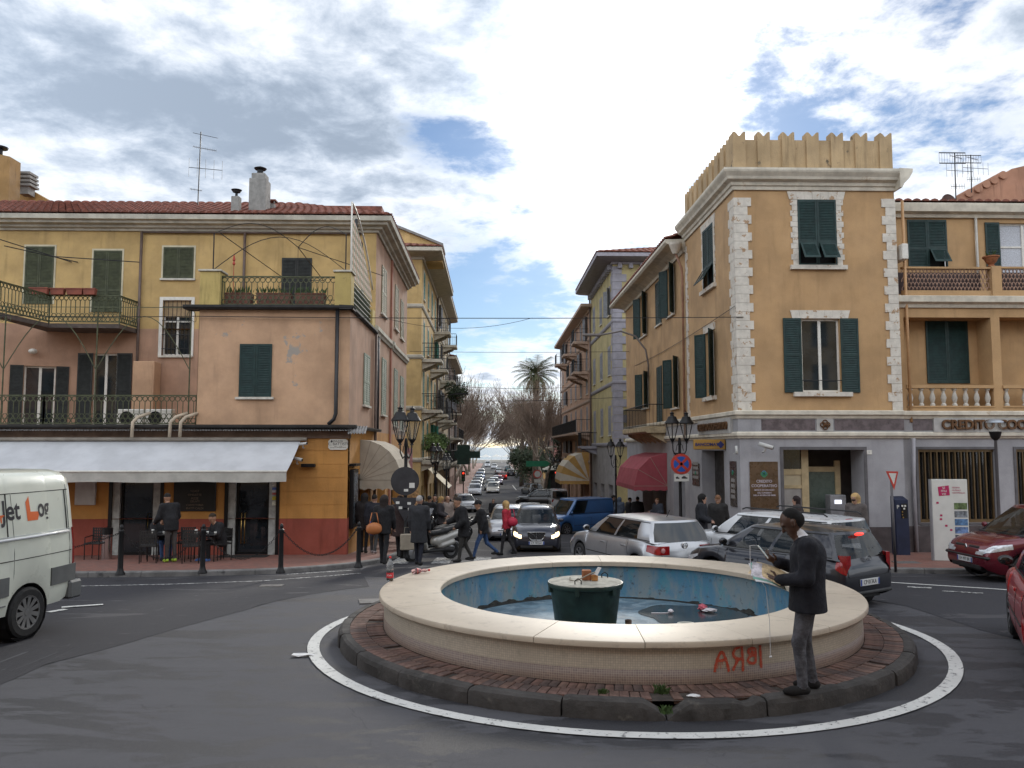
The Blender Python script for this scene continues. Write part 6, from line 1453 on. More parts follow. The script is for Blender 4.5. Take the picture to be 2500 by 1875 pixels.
street_house('tan_end_house','tan house half hidden by bare trees at the far right','R',9.6,150,210,6.5,3,8,OCH2,GREYSH,TRM2,((0,-1),),None,2,seed=8)
street_house('tan_end_house','tan house half hidden by bare trees at the far left','L',-9.0,120,210,5.0,3,9,OCH2,GREYSH,TRM2,((0,-1),),None,2,seed=9)
# rooftop seen over the cafe building and gable between
q=[atY(x,y,50.6) for x,y in ((950,545),(1080,597),(1080,640),(950,640))]; RB=thing('rear_gable_house','plain ochre gable showing above the cafe building cornice','building',(-7,47,8),fixed=True); MB().prism([tuple(p) for p in q],(0,2,0)).fixn().build('gable_wall',OCH2,RB); MB().prism([tuple(atY(950,541,50.4)),tuple(atY(1082,594,50.4)),tuple(atY(1082,600,50.4)),tuple(atY(950,547,50.4))],(0,2.6,0)).fixn().build('verge',mk('grey verge',(.2,.19,.18),.8),RB)
# shop awnings down the street
RED1=mk('faded pink red canvas',(.31,.065,.08),.85,var=.12,vs=2,streak=.1)
p0=atX(1629,1178,XW); bubble('red_awning','faded red rounded awning on the bank side of the street',FW,float(atX(1632,1180,XW)[1])+.2,float(atX(1632,1180,XW)[1])+5.2,float(atX(1632,1187,XW)[2]),1.45,[RED1],3,.22)
STW=mk('pale stripe canvas',(.55,.50,.42),.85,var=.1); STY=mk('mustard stripe canvas',(.46,.28,.09),.85,var=.1)
FR3=west(7.7); yy=63.5; bubble('striped_awning','mustard and white striped rounded awning by the pink house',FR3,yy,yy+5,gz(yy)+2.7,2.3,[STW,STY],6,.3)
FL2=east(-4.35); yy=52.0; T=thing('cream_awning','cream slanted shop awning on the left of the street','awning',(-4.3,yy,gz(yy)+3),fixed=True); z=gz(yy)+3.9; MB().add([FL2(yy,z,.0),FL2(yy+4,z,.0),FL2(yy+4,z-1.5,1.6),FL2(yy,z-1.5,1.6)],[(0,1,2,3)]).build('canvas',mk('cream canvas',(.6,.53,.38),.8,var=.1),T); MB().tube([FL2(yy,z-1.5,1.6),FL2(yy+4,z-1.5,1.6)],.03,5).build('front_bar',WFRAME,T)
# ------------------------------------------------------------------ sea, far shore
SEA=node_mat('sea water',lambda h:(h.b.inputs['Base Color'].__setattr__('default_value',(.02,.05,.075,1)),h.b.inputs['Roughness'].__setattr__('default_value',.18),h.bump(h.noise(.35,4,.6),.6,.25)))
struct(MB().add([(-9000,335,-5),(9000,335,-5),(60000,50000,-5),(-60000,50000,-5)],[(0,1,2,3)]).build('sea',SEA))
SANDM=mk('pale promenade',(.5,.47,.42),.9,var=.1)
struct(MB().bx(-420,420,326,335.5,-6,-2.6).build('promenade',SANDM))
for i,(x,y) in enumerate(((-6,318),(-2.2,316),(2.0,319),(6,317))):
    T=thing('beach_pavilion','white canvas pavilion roof at the far end of the street, %s'%('leftmost of the row','second of the row','third of the row','rightmost of the row')[i],'pavilion',(x,y,-3.5),group='pavilions on the seafront')
    MB().add([(-2,-2,2.3),(2,-2,2.3),(2,2,2.3),(-2,2,2.3),(0,0,3.3)],[(0,1,4),(1,2,4),(2,3,4),(3,0,4)]).build('roof',WFRAME,T)
    for a in (-1.9,1.9): MB().tube([(a,-1.9,0),(a,-1.9,2.3)],.06,4).build('post',WFRAME,T)
# ------------------------------------------------------------------ trees
BARK=mk('plane tree bark',(.24,.205,.16),.9,var=.35,vs=3,bump=.5,bs=20,stain=((.40,.38,.31),3,.55,.65)); TWIG=mk('bare twigs',(.20,.15,.115),.9,var=.25,vs=.6)
def bare_tree(seed,h=10.5,lean=0.0):
    r=random.Random(seed); tr=MB(); cr=MB()
    def branch(p,d,l,rad,lev):
        p=Vector(p); d=Vector(d).normalized(); n=5 if lev<2 else 3; pts=[p]; rs=[rad]; q=p; dd=d
        for i in range(n):
            dd=(dd+Vector((r.gauss(0,.10),r.gauss(0,.10),(.10 if lev>0 else .02)))).normalized(); q=q+dd*l/n; pts.append(q); rs.append(max(.013,rad*(1-.55*(i+1)/n)))
        (tr if lev<2 else cr).tube(pts,rs,(8,6,4,3,3)[lev],caps=False)
        if lev>=4: return
        k=(5,6,7,7)[lev]
        for i in range(k):
            t=(1.0 if lev==0 else r.uniform(.35,1.0)); idx=min(n,max(1,int(round(t*n)))); b=pts[idx]
            ax=dd.orthogonal().normalized(); ax.rotate(Matrix.Rotation(r.uniform(0,6.283) if lev else (i+r.uniform(-.25,.25))*6.283/k,3,dd)); sp=(.75,.65,.55,.55)[lev]*r.uniform(.6,1.2)
            nd=(dd*math.cos(sp)+ax*math.sin(sp)); nd.z=max(nd.z,-.15)+(.12 if lev<3 else .18)
            branch(b,nd,l*((.95,.72,.75,.62)[lev])*r.uniform(.75,1.2),max(.016,rs[idx]*(.62,.55,.5,.6)[lev]),lev+1)
    branch((0,0,-.2),(lean,0,1),h*.36,.27,0)
    return tr.mesh('trunk',BARK,True),cr.mesh('crown',TWIG)
BT=[bare_tree(s,10.5,l) for s,l in ((1,.05),(5,-.08),(9,.02))]
def plant_tree(i,x,y,s,rz,label,grp):
    T=thing('bare_tree',label,'tree',(x,y,gz(y)),rz,grp); T.scale=(s,s,s*1.05); link('trunk',BT[i][0],T); link('crown',BT[i][1],T); return T
wd=('nearest','second','third','fourth','fifth','sixth','seventh','eighth','ninth')
for k,y in enumerate((97,113,130,148,170,195,222,252)): plant_tree(k%3,-4.9-(k%2)*.4,y,1.16+.08*((k*7)%3),k*1.3,'bare plane tree on the left of the street, %s from the square'%wd[k],'bare trees lining the street')
for k,y in enumerate((93,104,119,137,158,182,208,240,272)): plant_tree((k+1)%3,6.3+(k%3)*.35,y,(1.06 if k<3 else 1.2)+.07*((k*5)%3),k*1.9+.4,'bare plane tree on the right of the street, %s from the square'%wd[k],'bare trees lining the street')
# palms
PALMG=mk('palm frond',(.075,.085,.035),.7,var=.4,vs=2); PALMD=mk('dead palm skirt',(.22,.155,.085),.9,var=.3,vs=3); PTR=mk('palm trunk',(.13,.10,.075),.95,var=.35,vs=4,bump=.8,bs=14)
def palm(x,y,h,s,label,seed):
    r=random.Random(seed); T=thing('palm_tree',label,'palm tree',(x,y,gz(y)))
    MB().tube([(0,0,-.2),(.05,0,h*.3),(.12,0,h*.7),(.15,0,h)],[.42*s,.34*s,.33*s,.40*s],10).build('trunk',PTR,T,True)
    gm=MB(); dm=MB()
    for k in range(64):
        a=k*2.399; e=1.35-2.0*(k/64)**.9+r.uniform(-.08,.08); L=(2.7+r.uniform(-.3,.4))*s; dead=k>50; P=[]; p=Vector((.15,0,h)); el=e
        for i in range(7):
            P.append(p.copy()); p=p+Vector((math.cos(a)*math.cos(el),math.sin(a)*math.cos(el),math.sin(el)))*L/6; el-=(.16 if not dead else .22)
        (dm if dead else gm).tube(P,[.035,.03,.03,.025,.02,.015,.01],3)
        sd_=Vector((-math.sin(a),math.cos(a),0))
        tgt=dm if dead else gm
        for i in range(2,7):                         # fan-palm leaf blades
            t=(P[i]-P[i-1]).normalized(); up_=sd_.cross(t)
            for q in range(4):
                for sg in (-1,1):
                    b=P[i-1].lerp(P[i],q/4); l=L*.34*(1-.25*abs(i-4)/3); tip=b+(sd_*sg*.8+t*.75-Vector((0,0,.28+r.uniform(0,.15)))).normalized()*l; w=t*.035*s
                    tgt.add([tuple(b-w),tuple(b+w),tuple(tip)],[(0,1,2)])
    gm.build('crown',PALMG,T); dm.build('dead_skirt',PALMD,T); return T
palm(5.8,107,15.6,1.12,'tall fan palm rising above the bare trees on the right of the street',1); palm(4.6,124,11.6,.85,'lower palm partly hidden behind the tall palm',2); palm(-8.6,160,12.2,1.0,'palm top showing behind the bare trees on the left',3)
# dark evergreens
EV=mk('evergreen leaves',(.028,.042,.016),.6,var=.5,vs=1.2)
def leafy(name,label,cat,x,y,z0,r,h,n,mat,seed,leaf=.16,trunk=True):
    rr=random.Random(seed); T=thing(name,label,cat,(x,y,z0)); m=MB()
    blobs=[(rr.uniform(-.6,.6)*r,rr.uniform(-.6,.6)*r,h*rr.uniform(.35,.9),r*rr.uniform(.35,.6)) for _ in range(12)]
    for k in range(n):
        bx_,by,bz,br_=blobs[rr.randrange(12)]; v=Vector((rr.gauss(0,1),rr.gauss(0,1),rr.gauss(0,1))).normalized()*br_*rr.uniform(.5,1.05); c=Vector((bx_,by,bz))+v
        a=Vector((rr.gauss(0,1),rr.gauss(0,1),rr.gauss(0,1))).normalized(); b=a.orthogonal().normalized(); l=leaf*rr.uniform(.6,1.2)
        m.add([tuple(c-a*l),tuple(c+b*l*.4),tuple(c+a*l),tuple(c-b*l*.4)],[(0,1,2,3)])
    m.build('crown',mat,T)
    if trunk: MB().tube([(0,0,-.2),(.1,0,h*.4),(0,.1,h*.7)],[.16,.12,.05],6).build('trunk',BARK,T)
    return T
leafy('magnolia_tree','dark evergreen tree beside the pink house on the right','tree',8.4,90.5,gz(90),2.3,7.6,5200,EV,3,.16); leafy('evergreen_tree','low dark evergreen under the bare trees on the right of the street','tree',5.6,112,gz(112),2.6,5.5,4200,EV,4,.2); leafy('evergreen_tree','low dark evergreen further down on the right near the sea','tree',6.2,150,gz(150),3,6,3600,EV,6,.25); leafy('evergreen_tree','dark evergreen behind the bare trees on the left','tree',-7.8,140,gz(140),3,6,3600,EV,7,.25)
# balcony plants
FERN=mk('bright fern',(.10,.15,.04),.7,var=.4,vs=6)
z=gz(49.5)+4.0+.05; leafy('balcony_fern','feathery green plant on the lowest balcony of the ochre house','plant',-3.55,50.4,z+.3,.75,1.25,1500,FERN,8,.09,False); leafy('balcony_shrub','leafy potted shrub on the lowest balcony of the ochre house','plant',-3.3,51.9,z+.3,.7,1.5,1500,mk('balcony leaf',(.06,.10,.03),.6,var=.4,vs=5),9,.1,False); leafy('balcony_shrub','small tree growing on the balcony of the cream house','plant',-2.9,66,gz(63)+4+4.2,1.0,2.4,1300,EV,10,.12,False)
# ------------------------------------------------------------------ wires across the street
def wire(pa,Ya,pb,Yb,sag,label,r=.012,n=14):
    a,b=atY(*pa,Ya),atY(*pb,Yb); pts=[tuple(a*(1-t)+b*t-np.array([0,0,sag*4*t*(1-t)])) for t in np.linspace(0,1,n)]
    tag(MB().tube(pts,r,4).build('overhead_cable',BIRON),label,'cable')
wire((480,772),YB-.1,(1815,774),YF-.05,.05,'overhead cable from the salmon block to the bank tower',.014)
wire((0,770),YB-.3,(480,772),YB-.1,.03,'overhead cable along the long balcony to the salmon block',.014)
wire((1794,747),YF-.06,(1550,893),42.2,.12,'cable slanting along the street side of the bank',.010)
wire((1000,858),44,(1545,858),44,.05,'thin cable across the street below the roofs',.014); wire((1130,944),66,(1430,944),60,.15,'thin cable with small box across the street',.02); wire((1100,978),55,(1548,968),46,.12,'lower cable across the street towards the bank wing',.016); wire((925,772),24.6,(1300,776),24.5,.35,'slack second cable under the cable to the bank tower',.008)
# ------------------------------------------------------------------ lamps, signs, bollards
LGL=mk('lantern glass',(.55,.55,.5),.15,var=.1,alpha=.16)
def lantern(m,g,c,s=1.0):
    x,y,z=c
    for k in range(6):
        a=k*math.pi/3; m.tube([(x+.085*s*math.cos(a),y+.085*s*math.sin(a),z),(x+.2*s*math.cos(a),y+.2*s*math.sin(a),z+.46*s)],.011*s,4)
    m.lathe([(.05*s,-.14*s),(.03*s,-.10*s),(.095*s,0),(.09*s,.015*s)],6,c); m.lathe([(.225*s,.455*s),(.225*s,.475*s),(.15*s,.58*s),(.12*s,.66*s),(.06*s,.68*s),(.05*s,.74*s),(.075*s,.77*s),(.02*s,.80*s),(0,.85*s)],12,c)
    g.lathe([(.08*s,.01*s),(.19*s,.45*s)],6,c)
def lamp_post(x,y,label,rz=.6,h=3.35,s=1.0,two=True):
    T=thing('street_lamp',label,'street lamp',(x,y,gz(y)+.12),rz,'black lantern street lamps')
    MB().lathe([(.14,0),(.14,.06),(.11,.10),(.11,.55),(.08,.62),(.055,.68),(.05,h*.72),(.065,h*.73),(.05,h*.75),(.045,h*.93),(.06,h*.94),(.035,h),(0,h)],12).build('post',BIRON,T,40.0)
    ar=MB(); L_=MB(); G=MB()
    for sg in ((-1,1) if two else (0,)):
        if sg: ar.tube([(0,0,h*.86),(sg*.14,0,h*.83),(sg*.25,0,h*.88),(sg*.27,0,h*.97)],.02,5); ar.tube([(sg*.02,0,h*.95),(sg*.10,0,h*.93),(sg*.14,0,h*.88)],.012,4)
        lantern(L_,G,(sg*.27,0,h*.99),s)
    if two: ar.build('bracket',BIRON,T)
    L_.build('lantern_frame',BIRON,T,30.0); G.build('lantern_glass',LGL,T); return T
lamp_post(-2.42,22.9,'black double lantern lamp post on the cafe corner with road signs',1.0,3.35,1.15); lamp_post(-2.6,37.5,'black lantern lamp post by the cream awning, second on the left',1.2,3.4,1.1); lamp_post(-2.6,47,'black lantern lamp post, third on the left of the street',1.2,3.4,1.1)
lamp_post(6.5,27.7,'black double lantern lamp post with round no stopping sign by the bank',.25,3.75,1.15); lamp_post(6.55,42.4,'black double lantern lamp post beside the red awning',.3,3.95,1.1); lamp_post(6.55,68,'black lantern lamp post before the striped awning',.3,3.7,1.1); lamp_post(6.6,82,'black lantern lamp post furthest down on the right',.3,3.7,1.1)
SGR=mk('sign back grey',(.045,.045,.05),.5,var=.2,metal=.3); SRED=mk('sign red',(.50,.055,.04),.45,var=.08); SBLU=mk('sign blue',(.02,.10,.42),.45,var=.08); SWH=mk('sign white',(.62,.62,.58),.45,var=.06)
def disc(m,c,r,y,n=28): m.add([(c[0],y,c[1])]+[(c[0]+r*math.cos(a),y,c[1]+r*math.sin(a)) for a in np.linspace(0,2*math.pi,n+1)[:-1]],[(0,i+1,(i+1)%n+1) for i in range(n)]); return m
def discs(par,name,c,r,y,mat,th=.008): MB().lathe([(0,-th),(r,-th),(r,0),(0,0)],28,(c[0],y,c[1]),'y').build(name,mat,par)
# back of a round and a triangular sign on the cafe lamp
S=thing('road_sign','dark back of a round road sign on the cafe corner lamp post','road sign',(-2.42,22.75,gz(22.9)+1.9)); discs(S,'plate',(0,.37),.40,0,SGR); MB().cbx(.12,.27,-.016,-.010,.18,.32,.002).build('sticker',SWH,S); MB().cbx(-.03,.09,-.016,-.010,.08,.15,.002).build('sticker',SWH,S); MB().bx(-.06,.06,.0,.12,.33,.37).build('clamp',SGR,S)
S=thing('road_sign','dark back of a triangular road sign below the round one','road sign',(-2.42,22.75,gz(22.9)+1.15)); MB().prism([(-.38,0,.66),(.38,0,.66),(0,0,.0)],(0,.01,0)).build('plate',SGR,S)
for a,b in ((-.2,.52),(-.12,.38),(.12,.50),(.14,.34)): MB().bx(a-.05,a+.05,-.006,-.001,b-.035,b+.035).build('sticker',SWH,S)
MB().bx(-.06,.06,.0,.12,.33,.37).build('clamp',SGR,S)
# no stopping sign
p=atY(1663,1133,27.5); S=thing('no_stopping_sign','round red and blue no stopping sign on the lamp post by the bank','road sign',(p[0],27.5,p[2]-.36)); c=(0,.36)
discs(S,'rim',c,.36,-.0,SRED,.012); discs(S,'white_ring',c,.33,-.013,SWH,.004) if False else None
discs(S,'field',c,.265,-.013,SBLU,.004)
for a in (45,135):
    m=MB(); m.bx(-.27,.27,-.023,-.0185,-.045,.045); m.xf(Matrix.Translation((0,0,.36))@Matrix.Rotation(R_(a),4,'Y')); m.build('cross_bar',SWH,S) if False else m.build('cross_bar',SRED,S)
MB().bx(-.05,.05,.0,.15,.33,.37).build('clamp',SGR,S)
p=atY(1664,1166,27.5); S=thing('tow_plate','white tow-away plate under the no stopping sign','road sign',(p[0],27.5,p[2])); MB().cbx(-.26,.26,-.012,0,-.13,.13,.004).build('plate',SWH,S)
MB().prism([(-.20,-.014,-.04),(-.08,-.014,-.04),(-.08,-.014,.0),(-.11,-.014,.0),(-.13,-.014,.04),(-.20,-.014,.02)],(0,-.002,0)).build('truck_mark',DKP,S); MB().prism([(.0,-.014,-.035),(.2,-.014,-.035),(.2,-.014,.0),(.16,-.014,.01),(.12,-.014,.05),(.05,-.014,.05),(.0,-.014,.01)],(0,-.002,0)).build('car_mark',DKP,S); MB().bx(-.03,.03,0,.12,-.02,.02).build('clamp',SGR,S)
# give way sign on its pole
p=onground(2187,1397,.12); S=thing('give_way_sign','give way triangle on a thin pole by the parking meter','road sign',(p[0],p[1],p[2])); zt_=float(atY(2183,1150,p[1])[2])-p[2]
MB().tube([(0,0,0),(-.03,0,zt_-.05)],.028,8).build('pole',mk('grey pole',(.10,.095,.1),.5,metal=.3),S,True); dz=zt_; MB().prism([(-.155,-.035,dz),(.125,-.035,dz-.01),(.02,-.035,dz-.42)],(0,.012,0)).fixn().build('plate',SRED,S); MB().prism([(-.095,-.037,dz-.045),(.08,-.037,dz-.05),(.012,-.037,dz-.30)],(0,.001,0)).build('field',SWH,S)
# parking meter
p=onground(2182,1352,.12); S=thing('parking_meter','dark blue parking meter against the grey bank wall','parking meter',(p[0],23.6,gz(23.6)+.12)); h=float(atY(2182,1212,23.6)[2])-gz(23.6)-.12; NV=mk('navy machine',(.012,.018,.045),.45,var=.2)
MB().add([(-.19,-.16,0),(.19,-.16,0),(.19,.16,0),(-.19,.16,0),(-.19,-.13,h-.10),(.19,-.13,h-.10),(.19,.16,h),(-.19,.16,h)],[(3,2,1,0),(4,5,6,7),(0,1,5,4),(1,2,6,5),(2,3,7,6),(3,0,4,7)]).build('casing',NV,S); MB().bx(-.03,.15,-.155,-.145,h-.62,h-.2).build('face_panel',BLK,S)
for a,b in ((0,h-.26),(.08,h-.26),(.05,h-.34)): MB().bx(a-.02,a+.03,-.165,-.156,b-.03,b+.02).build('button_label',SWH,S)
for a,b in ((.0,h-.44),(.0,h-.52),(.02,h-.6)): MB().bx(a-.015,a+.015,-.165,-.156,b-.02,b+.02).build('coin_slot',BRASS,S)
text('lettering','P',lambda u,z,n:(u,-.158,z),-.13,h-.3,.15,SWH,S,0,.002)
# information panel
p=onground(2318,1362,.12); YI=21.2; a=float(atY(2275,1200,YI)[0]); b=float(atY(2358,1200,YI)[0]); zt_=float(atY(2310,1170,YI)[2]); zb0=gz(YI)+.12
S=thing('information_panel','tall white tourist information panel with photographs by the bank','panel',((a+b)/2,YI,zb0),R_(-6)); w=(b-a)/2; H=zt_-zb0; MB().cbx(-w,w,-.04,.06,0,H,.008).build('slab',SWH,S); MAG=mk('magenta print',(.42,.02,.10),.5,var=0)
MB().prism([(-w+.18,-.042,H-.44),(-w+.46,-.042,H-.42),(-w+.44,-.042,H-.16),(-w+.16,-.042,H-.2)],(0,-.003,0)).build('logo_block',MAG,S)
for s,z in (('si',H-.22),('mu',H-.30),('ve',H-.38)): text('lettering',s,lambda u,z_,n:(u,-.047,z_),-w+.31,z,.12,SWH,S,0,.001)
for s,z in (('SISTEMA',H-.22),('MUSEALE',H-.29),('VENTIMIGLIA',H-.36)): text('lettering',s,lambda u,z_,n:(u,-.043,z_),-w+.52,z,.055,MAG,S,0,.001,'LEFT')
for i,c in enumerate(((.12,.17,.07),(.20,.22,.24),(.10,.20,.36),(.14,.22,.40),(.03,.035,.05),(.10,.085,.04))):
    z=H-.62-i*.21; MB().bx(.10,.10+.33,-.046,-.041,z-.17,z).build('photograph',mk('panel photo %d'%i,c,.5,var=.6,vs=9),S)
for i,(x,z) in enumerate(((-.32,H-.62),(-.24,H-.95),(-.25,H-1.05),(-.12,H-1.22),(.0,H-1.33),(.02,H-1.62),(.06,H-1.8))): MB().bx(x-.03,x+.03,-.046,-.041,z-.025,z+.025).build('map_marker',MAG,S)
MB().bx(-w-.03,-w-.002,-.05,.07,0,H).build('edge',mk('grey panel edge',(.25,.25,.26),.5),S)
# modern lamp
p=atY(2430,1060,22.6); S=thing('modern_lamp','slim modern lamp post with glass bowl in front of the bank','street lamp',(p[0],22.6,gz(22.6)+.12)); h=float(atY(2430,1075,22.6)[2])-gz(22.6)-.12
MB().lathe([(.06,0),(.06,.6),(.04,.62),(.04,h),(.05,h+.02)],10).build('post',MATS['grey pole'],S,30.0); MB().lathe([(.05,0),(.12,.08),(.17,.25)],16,(0,0,h)).build('bowl_base',BIRON,S,True); MB().lathe([(.17,.25),(.22,.50)],16,(0,0,h)).build('bowl',LGL,S,True); MB().lathe([(.235,.50),(.22,.55),(.1,.6),(0,.6)],16,(0,0,h)).build('cap',mk('lamp cap',(.35,.38,.42),.35,metal=.5),S,True)
# bollards and chains
BO=[]
for i,(x,y,lb) in enumerate(((293,1404,'black iron bollard, leftmost along the cafe kerb'),(494,1400,'black iron bollard in front of the menu board'),(685,1399,'black iron bollard in front of the right cafe door'),(875,1386,'black iron bollard at the cafe corner'))):
    p=onground(x,y,.12); BO.append(p); T=thing('bollard',lb,'bollard',tuple(p),0,'bollards along the cafe kerb'); MB().lathe([(.105,0),(.105,.03),(.075,.08),(.06,.14),(.058,.16),(.05,.9),(.06,.92),(.06,.96),(.03,.99),(.045,1.03),(.03,1.08),(0,1.10)],12).build('post',BIRON,T,40.0); MB().tube([(-.09,0,.9),(.09,0,.9)],.012,5).build('chain_ring',BIRON,T)
lk=MB().tube([(.034*math.cos(a),.018*math.sin(a),0) for a in np.linspace(0,2*math.pi,11)[:-1]],.0075,4,True)
for i,(a,b,sag) in enumerate(((BO[0],BO[1],.55),(BO[1],BO[2],.58),(BO[2],BO[3],.55),((-13.5,18.3,-.25),BO[0],.5))):
    a=Vector((a[0]+.06,a[1],a[2]+.9)); b=Vector((b[0]-.06,b[1],b[2]+.9)); n=int((b-a).length/.055*1.2); m=MB(); prev=None
    for k in range(n+1):
        t=k/n; c=a.lerp(b,t)-Vector((0,0,sag*4*t*(1-t))); t2=min(1,t+.01); c2=a.lerp(b,t2)-Vector((0,0,sag*4*t2*(1-t2)))
        d=(c2-c); d=d.normalized() if d.length>1e-6 else Vector((1,0,0)); M=Matrix.Translation(c)@d.to_track_quat('X','Z').to_matrix().to_4x4()@Matrix.Rotation(math.pi/2*(k%2),4,'X')
        q=MB(); q.v=list(lk.v); q.f=list(lk.f); q.xf(M); m.add(q.v,q.f)
    tag(m.build('bollard_chain',BIRON),('sagging chain between the two leftmost bollards','sagging chain in front of the cafe tables','sagging chain in front of the red base at the corner','chain running left from the leftmost bollard')[i],'chain')
p=onground(2473,1300,.12); T=thing('bollard','short grey ball-top bollard by the modern lamp','bollard',(float(atY(2473,1250,22.4)[0]),22.4,gz(22.4)+.12)); MB().lathe([(.06,0),(.05,.9),(.07,.95),(.05,1.0),(.06,1.08),(0,1.13)],10).build('post',BIRON,T,40.0); MB().tube([(-.1,0,.75),(.1,0,.75)],.015,4).build('chain_ring',BIRON,T)
# bracket lights over the street
a=atX(1583,900,XW); T=thing('wall_street_light','grey curved street light arm fixed to the bank wing','street lamp',tuple(a),fixed=True)
pts=[atX(1583,920,XW-.1),atX(1583,890,XW-.15)]; base=Vector(pts[1]); end=Vector(atY(1450,818,base.y)); MB().tube([pts[0],pts[1],base+Vector((-.12,0,.7)),base+Vector((-.6,0,1.35)),base+Vector((-1.3,0,1.6)),end+Vector((.3,0,0))],.045,6).build('arm',mk('grey lamp arm',(.22,.2,.19),.5,metal=.3),T,True); MB().cbx(end.x-.55,end.x+.35,end.y-.12,end.y+.12,end.z-.06,end.z+.06,.03).build('lamp_head',MATS['grey lamp arm'],T)
q=atY(1128,962,60); T=thing('wall_street_light','dark street light head reaching out from the left houses','street lamp',tuple(q),fixed=True); MB().cbx(q[0]-.6,q[0]+.5,q[1]-.12,q[1]+.12,q[2]-.05,q[2]+.06,.02).build('lamp_head',BIRON,T); MB().tube([(q[0]-.5,q[1],q[2]),(-4.3,q[1],q[2]-.3)],.04,5).build('arm',BIRON,T)
# hanging shop signs, traffic things down the street
DKG=mk('dark green sign',(.008,.03,.02),.5,var=.3)
q=atY(1130,1110,70); T=thing('hanging_shop_sign','dark green cross-shaped hanging sign on the left of the street','sign',tuple(q),fixed=True); MB().bx(q[0]-1.6,q[0]+1.5,70,70.2,q[2]-.3,q[2]+.3).bx(q[0]-.5,q[0]+.6,69.99,70.21,q[2]-.85,q[2]+.85).build('box',DKG,T); MB().tube([(q[0]-1.5,70.1,q[2]),(-4.3,70.1,q[2])],.04,4).build('arm',BIRON,T)
q=atY(987,1135,41.3); T=thing('wall_poster','pink shop poster with round emblem on the left of the street','poster',tuple(q),fixed=True); MB().cbx(q[0]-.42,q[0]+.42,41.2,41.3,q[2]-.9,q[2]+.85,.01).build('board',mk('pink poster print',(.45,.24,.24),.6,var=.1),T); MB().lathe([(.22,0),(.26,-.01),(.30,0)],20,(q[0],41.19,q[2]+.35),'y').build('emblem',SWH,T); MB().bx(q[0]-.35,q[0]+.35,41.185,41.199,q[2]-.75,q[2]-.2).build('text_block',mk('poster text',(.15,.14,.14),.6,var=.6,vs=20),T)
q=atY(1003,1222,31); T=thing('wall_poster','orange and white framed poster near the lamp on the left','poster',(XS+.4,31,q[2]),fixed=True); MB().cbx(q[0]-.3,q[0]+.3,30.9,30.95,q[2]-.42,q[2]+.42,.01).build('board',mk('orange poster',(.5,.3,.14),.5,var=.5,vs=12),T); MB().bx(q[0]-.02,q[0]+.02,30.95,31.0,gz(31),q[2]-.42).build('stand',BIRON,T)
q=atY(1325,1083,0) if False else None
p=(4.9,86); T=thing('direction_sign','green direction arrow sign with round restriction sign at the crossing','road sign',(p[0],p[1],gz(p[1]))); MB().tube([(0,0,0),(0,0,4.4)],.05,6).build('pole',SGR,T); MB().prism([(-1.2,-.06,3.7),(1.0,-.06,3.7),(1.4,-.06,4.0),(1.0,-.06,4.3),(-1.2,-.06,4.3)],(0,.02,0)).build('arrow_plate',mk('sign green',(.02,.20,.10),.5),T); discs(T,'round_plate',(0,2.9),.45,-.06,SRED); discs(T,'round_field',(0,2.9),.33,-.075,SWH); MB().bx(-.35,.35,-.06,-.04,2.0,2.35).build('lower_plate',SWH,T)
for x,y,lb in ((6.4,80,'traffic light on the right of the street showing red'),(-2.7,78,'traffic light on the left of the street showing red')):
    T=thing('traffic_light',lb,'traffic light',(x,y,gz(y))); MB().tube([(0,0,0),(0,0,3.3)],.06,6).build('pole',BIRON,T); MB().cbx(-.17,.17,-.15,.1,2.4,3.4,.03).build('housing',BIRON,T)
    for k,c in enumerate(((.02,.08,.03),(.10,.06,.01),(.6,.03,.02))): MB().lathe([(0,-.02),(.10,0)],12,(0,-.16,2.58+.3*k),'y').build('lens',mk('signal lens %d'%k,c,.3,var=0,emit=((1,.05,.02),1.5) if k==2 else None),T)
T=thing('news_kiosk','dark green newspaper kiosk on the right of the street','kiosk',(9.0,94,gz(94))); MB().bx(-2.6,2.6,-1.6,1.6,0,3.0).build('body',DKG,T); MB().bx(-3.0,3.0,-2.2,2.0,3.0,3.25).build('roof',DKG,T); MB().add([(-3,-2.2,3.25),(3,-2.2,3.25),(3,2,3.25),(-3,2,3.25),(-1.5,0,4.0),(1.5,0,4.0)],[(0,1,5,4),(1,2,5),(2,3,4,5),(3,0,4)]).build('hipped_roof',mk('kiosk roof',(.35,.33,.28),.7),T); MB().bx(-2.2,2.2,-1.64,-1.6,1.0,2.5).build('counter_window',mk('shop glass',(.03,.032,.035),.15),T)

# unseen houses added behind the camera, made tall to block low sky light
for i,(x0,x1,hh,c) in enumerate(((-34,-13,15,(.42,.30,.17)),(-12.6,9,17,(.40,.25,.18)),(9.4,34,15.5,(.45,.36,.22)))):
    m=MB().bx(x0,x1,-18,-8,-.5,hh)
    o=struct(m.build('sky_blocking_house',plaster('sky blocking house %d'%i,c)))
    for k in range(4):
        for j in range(int((x1-x0)/3.2)): MB().bx(x0+1+j*3.2,x0+2.1+j*3.2,-8.0,-7.95,3.6+k*3.1,5.4+k*3.1).build('window',GREEN,o)
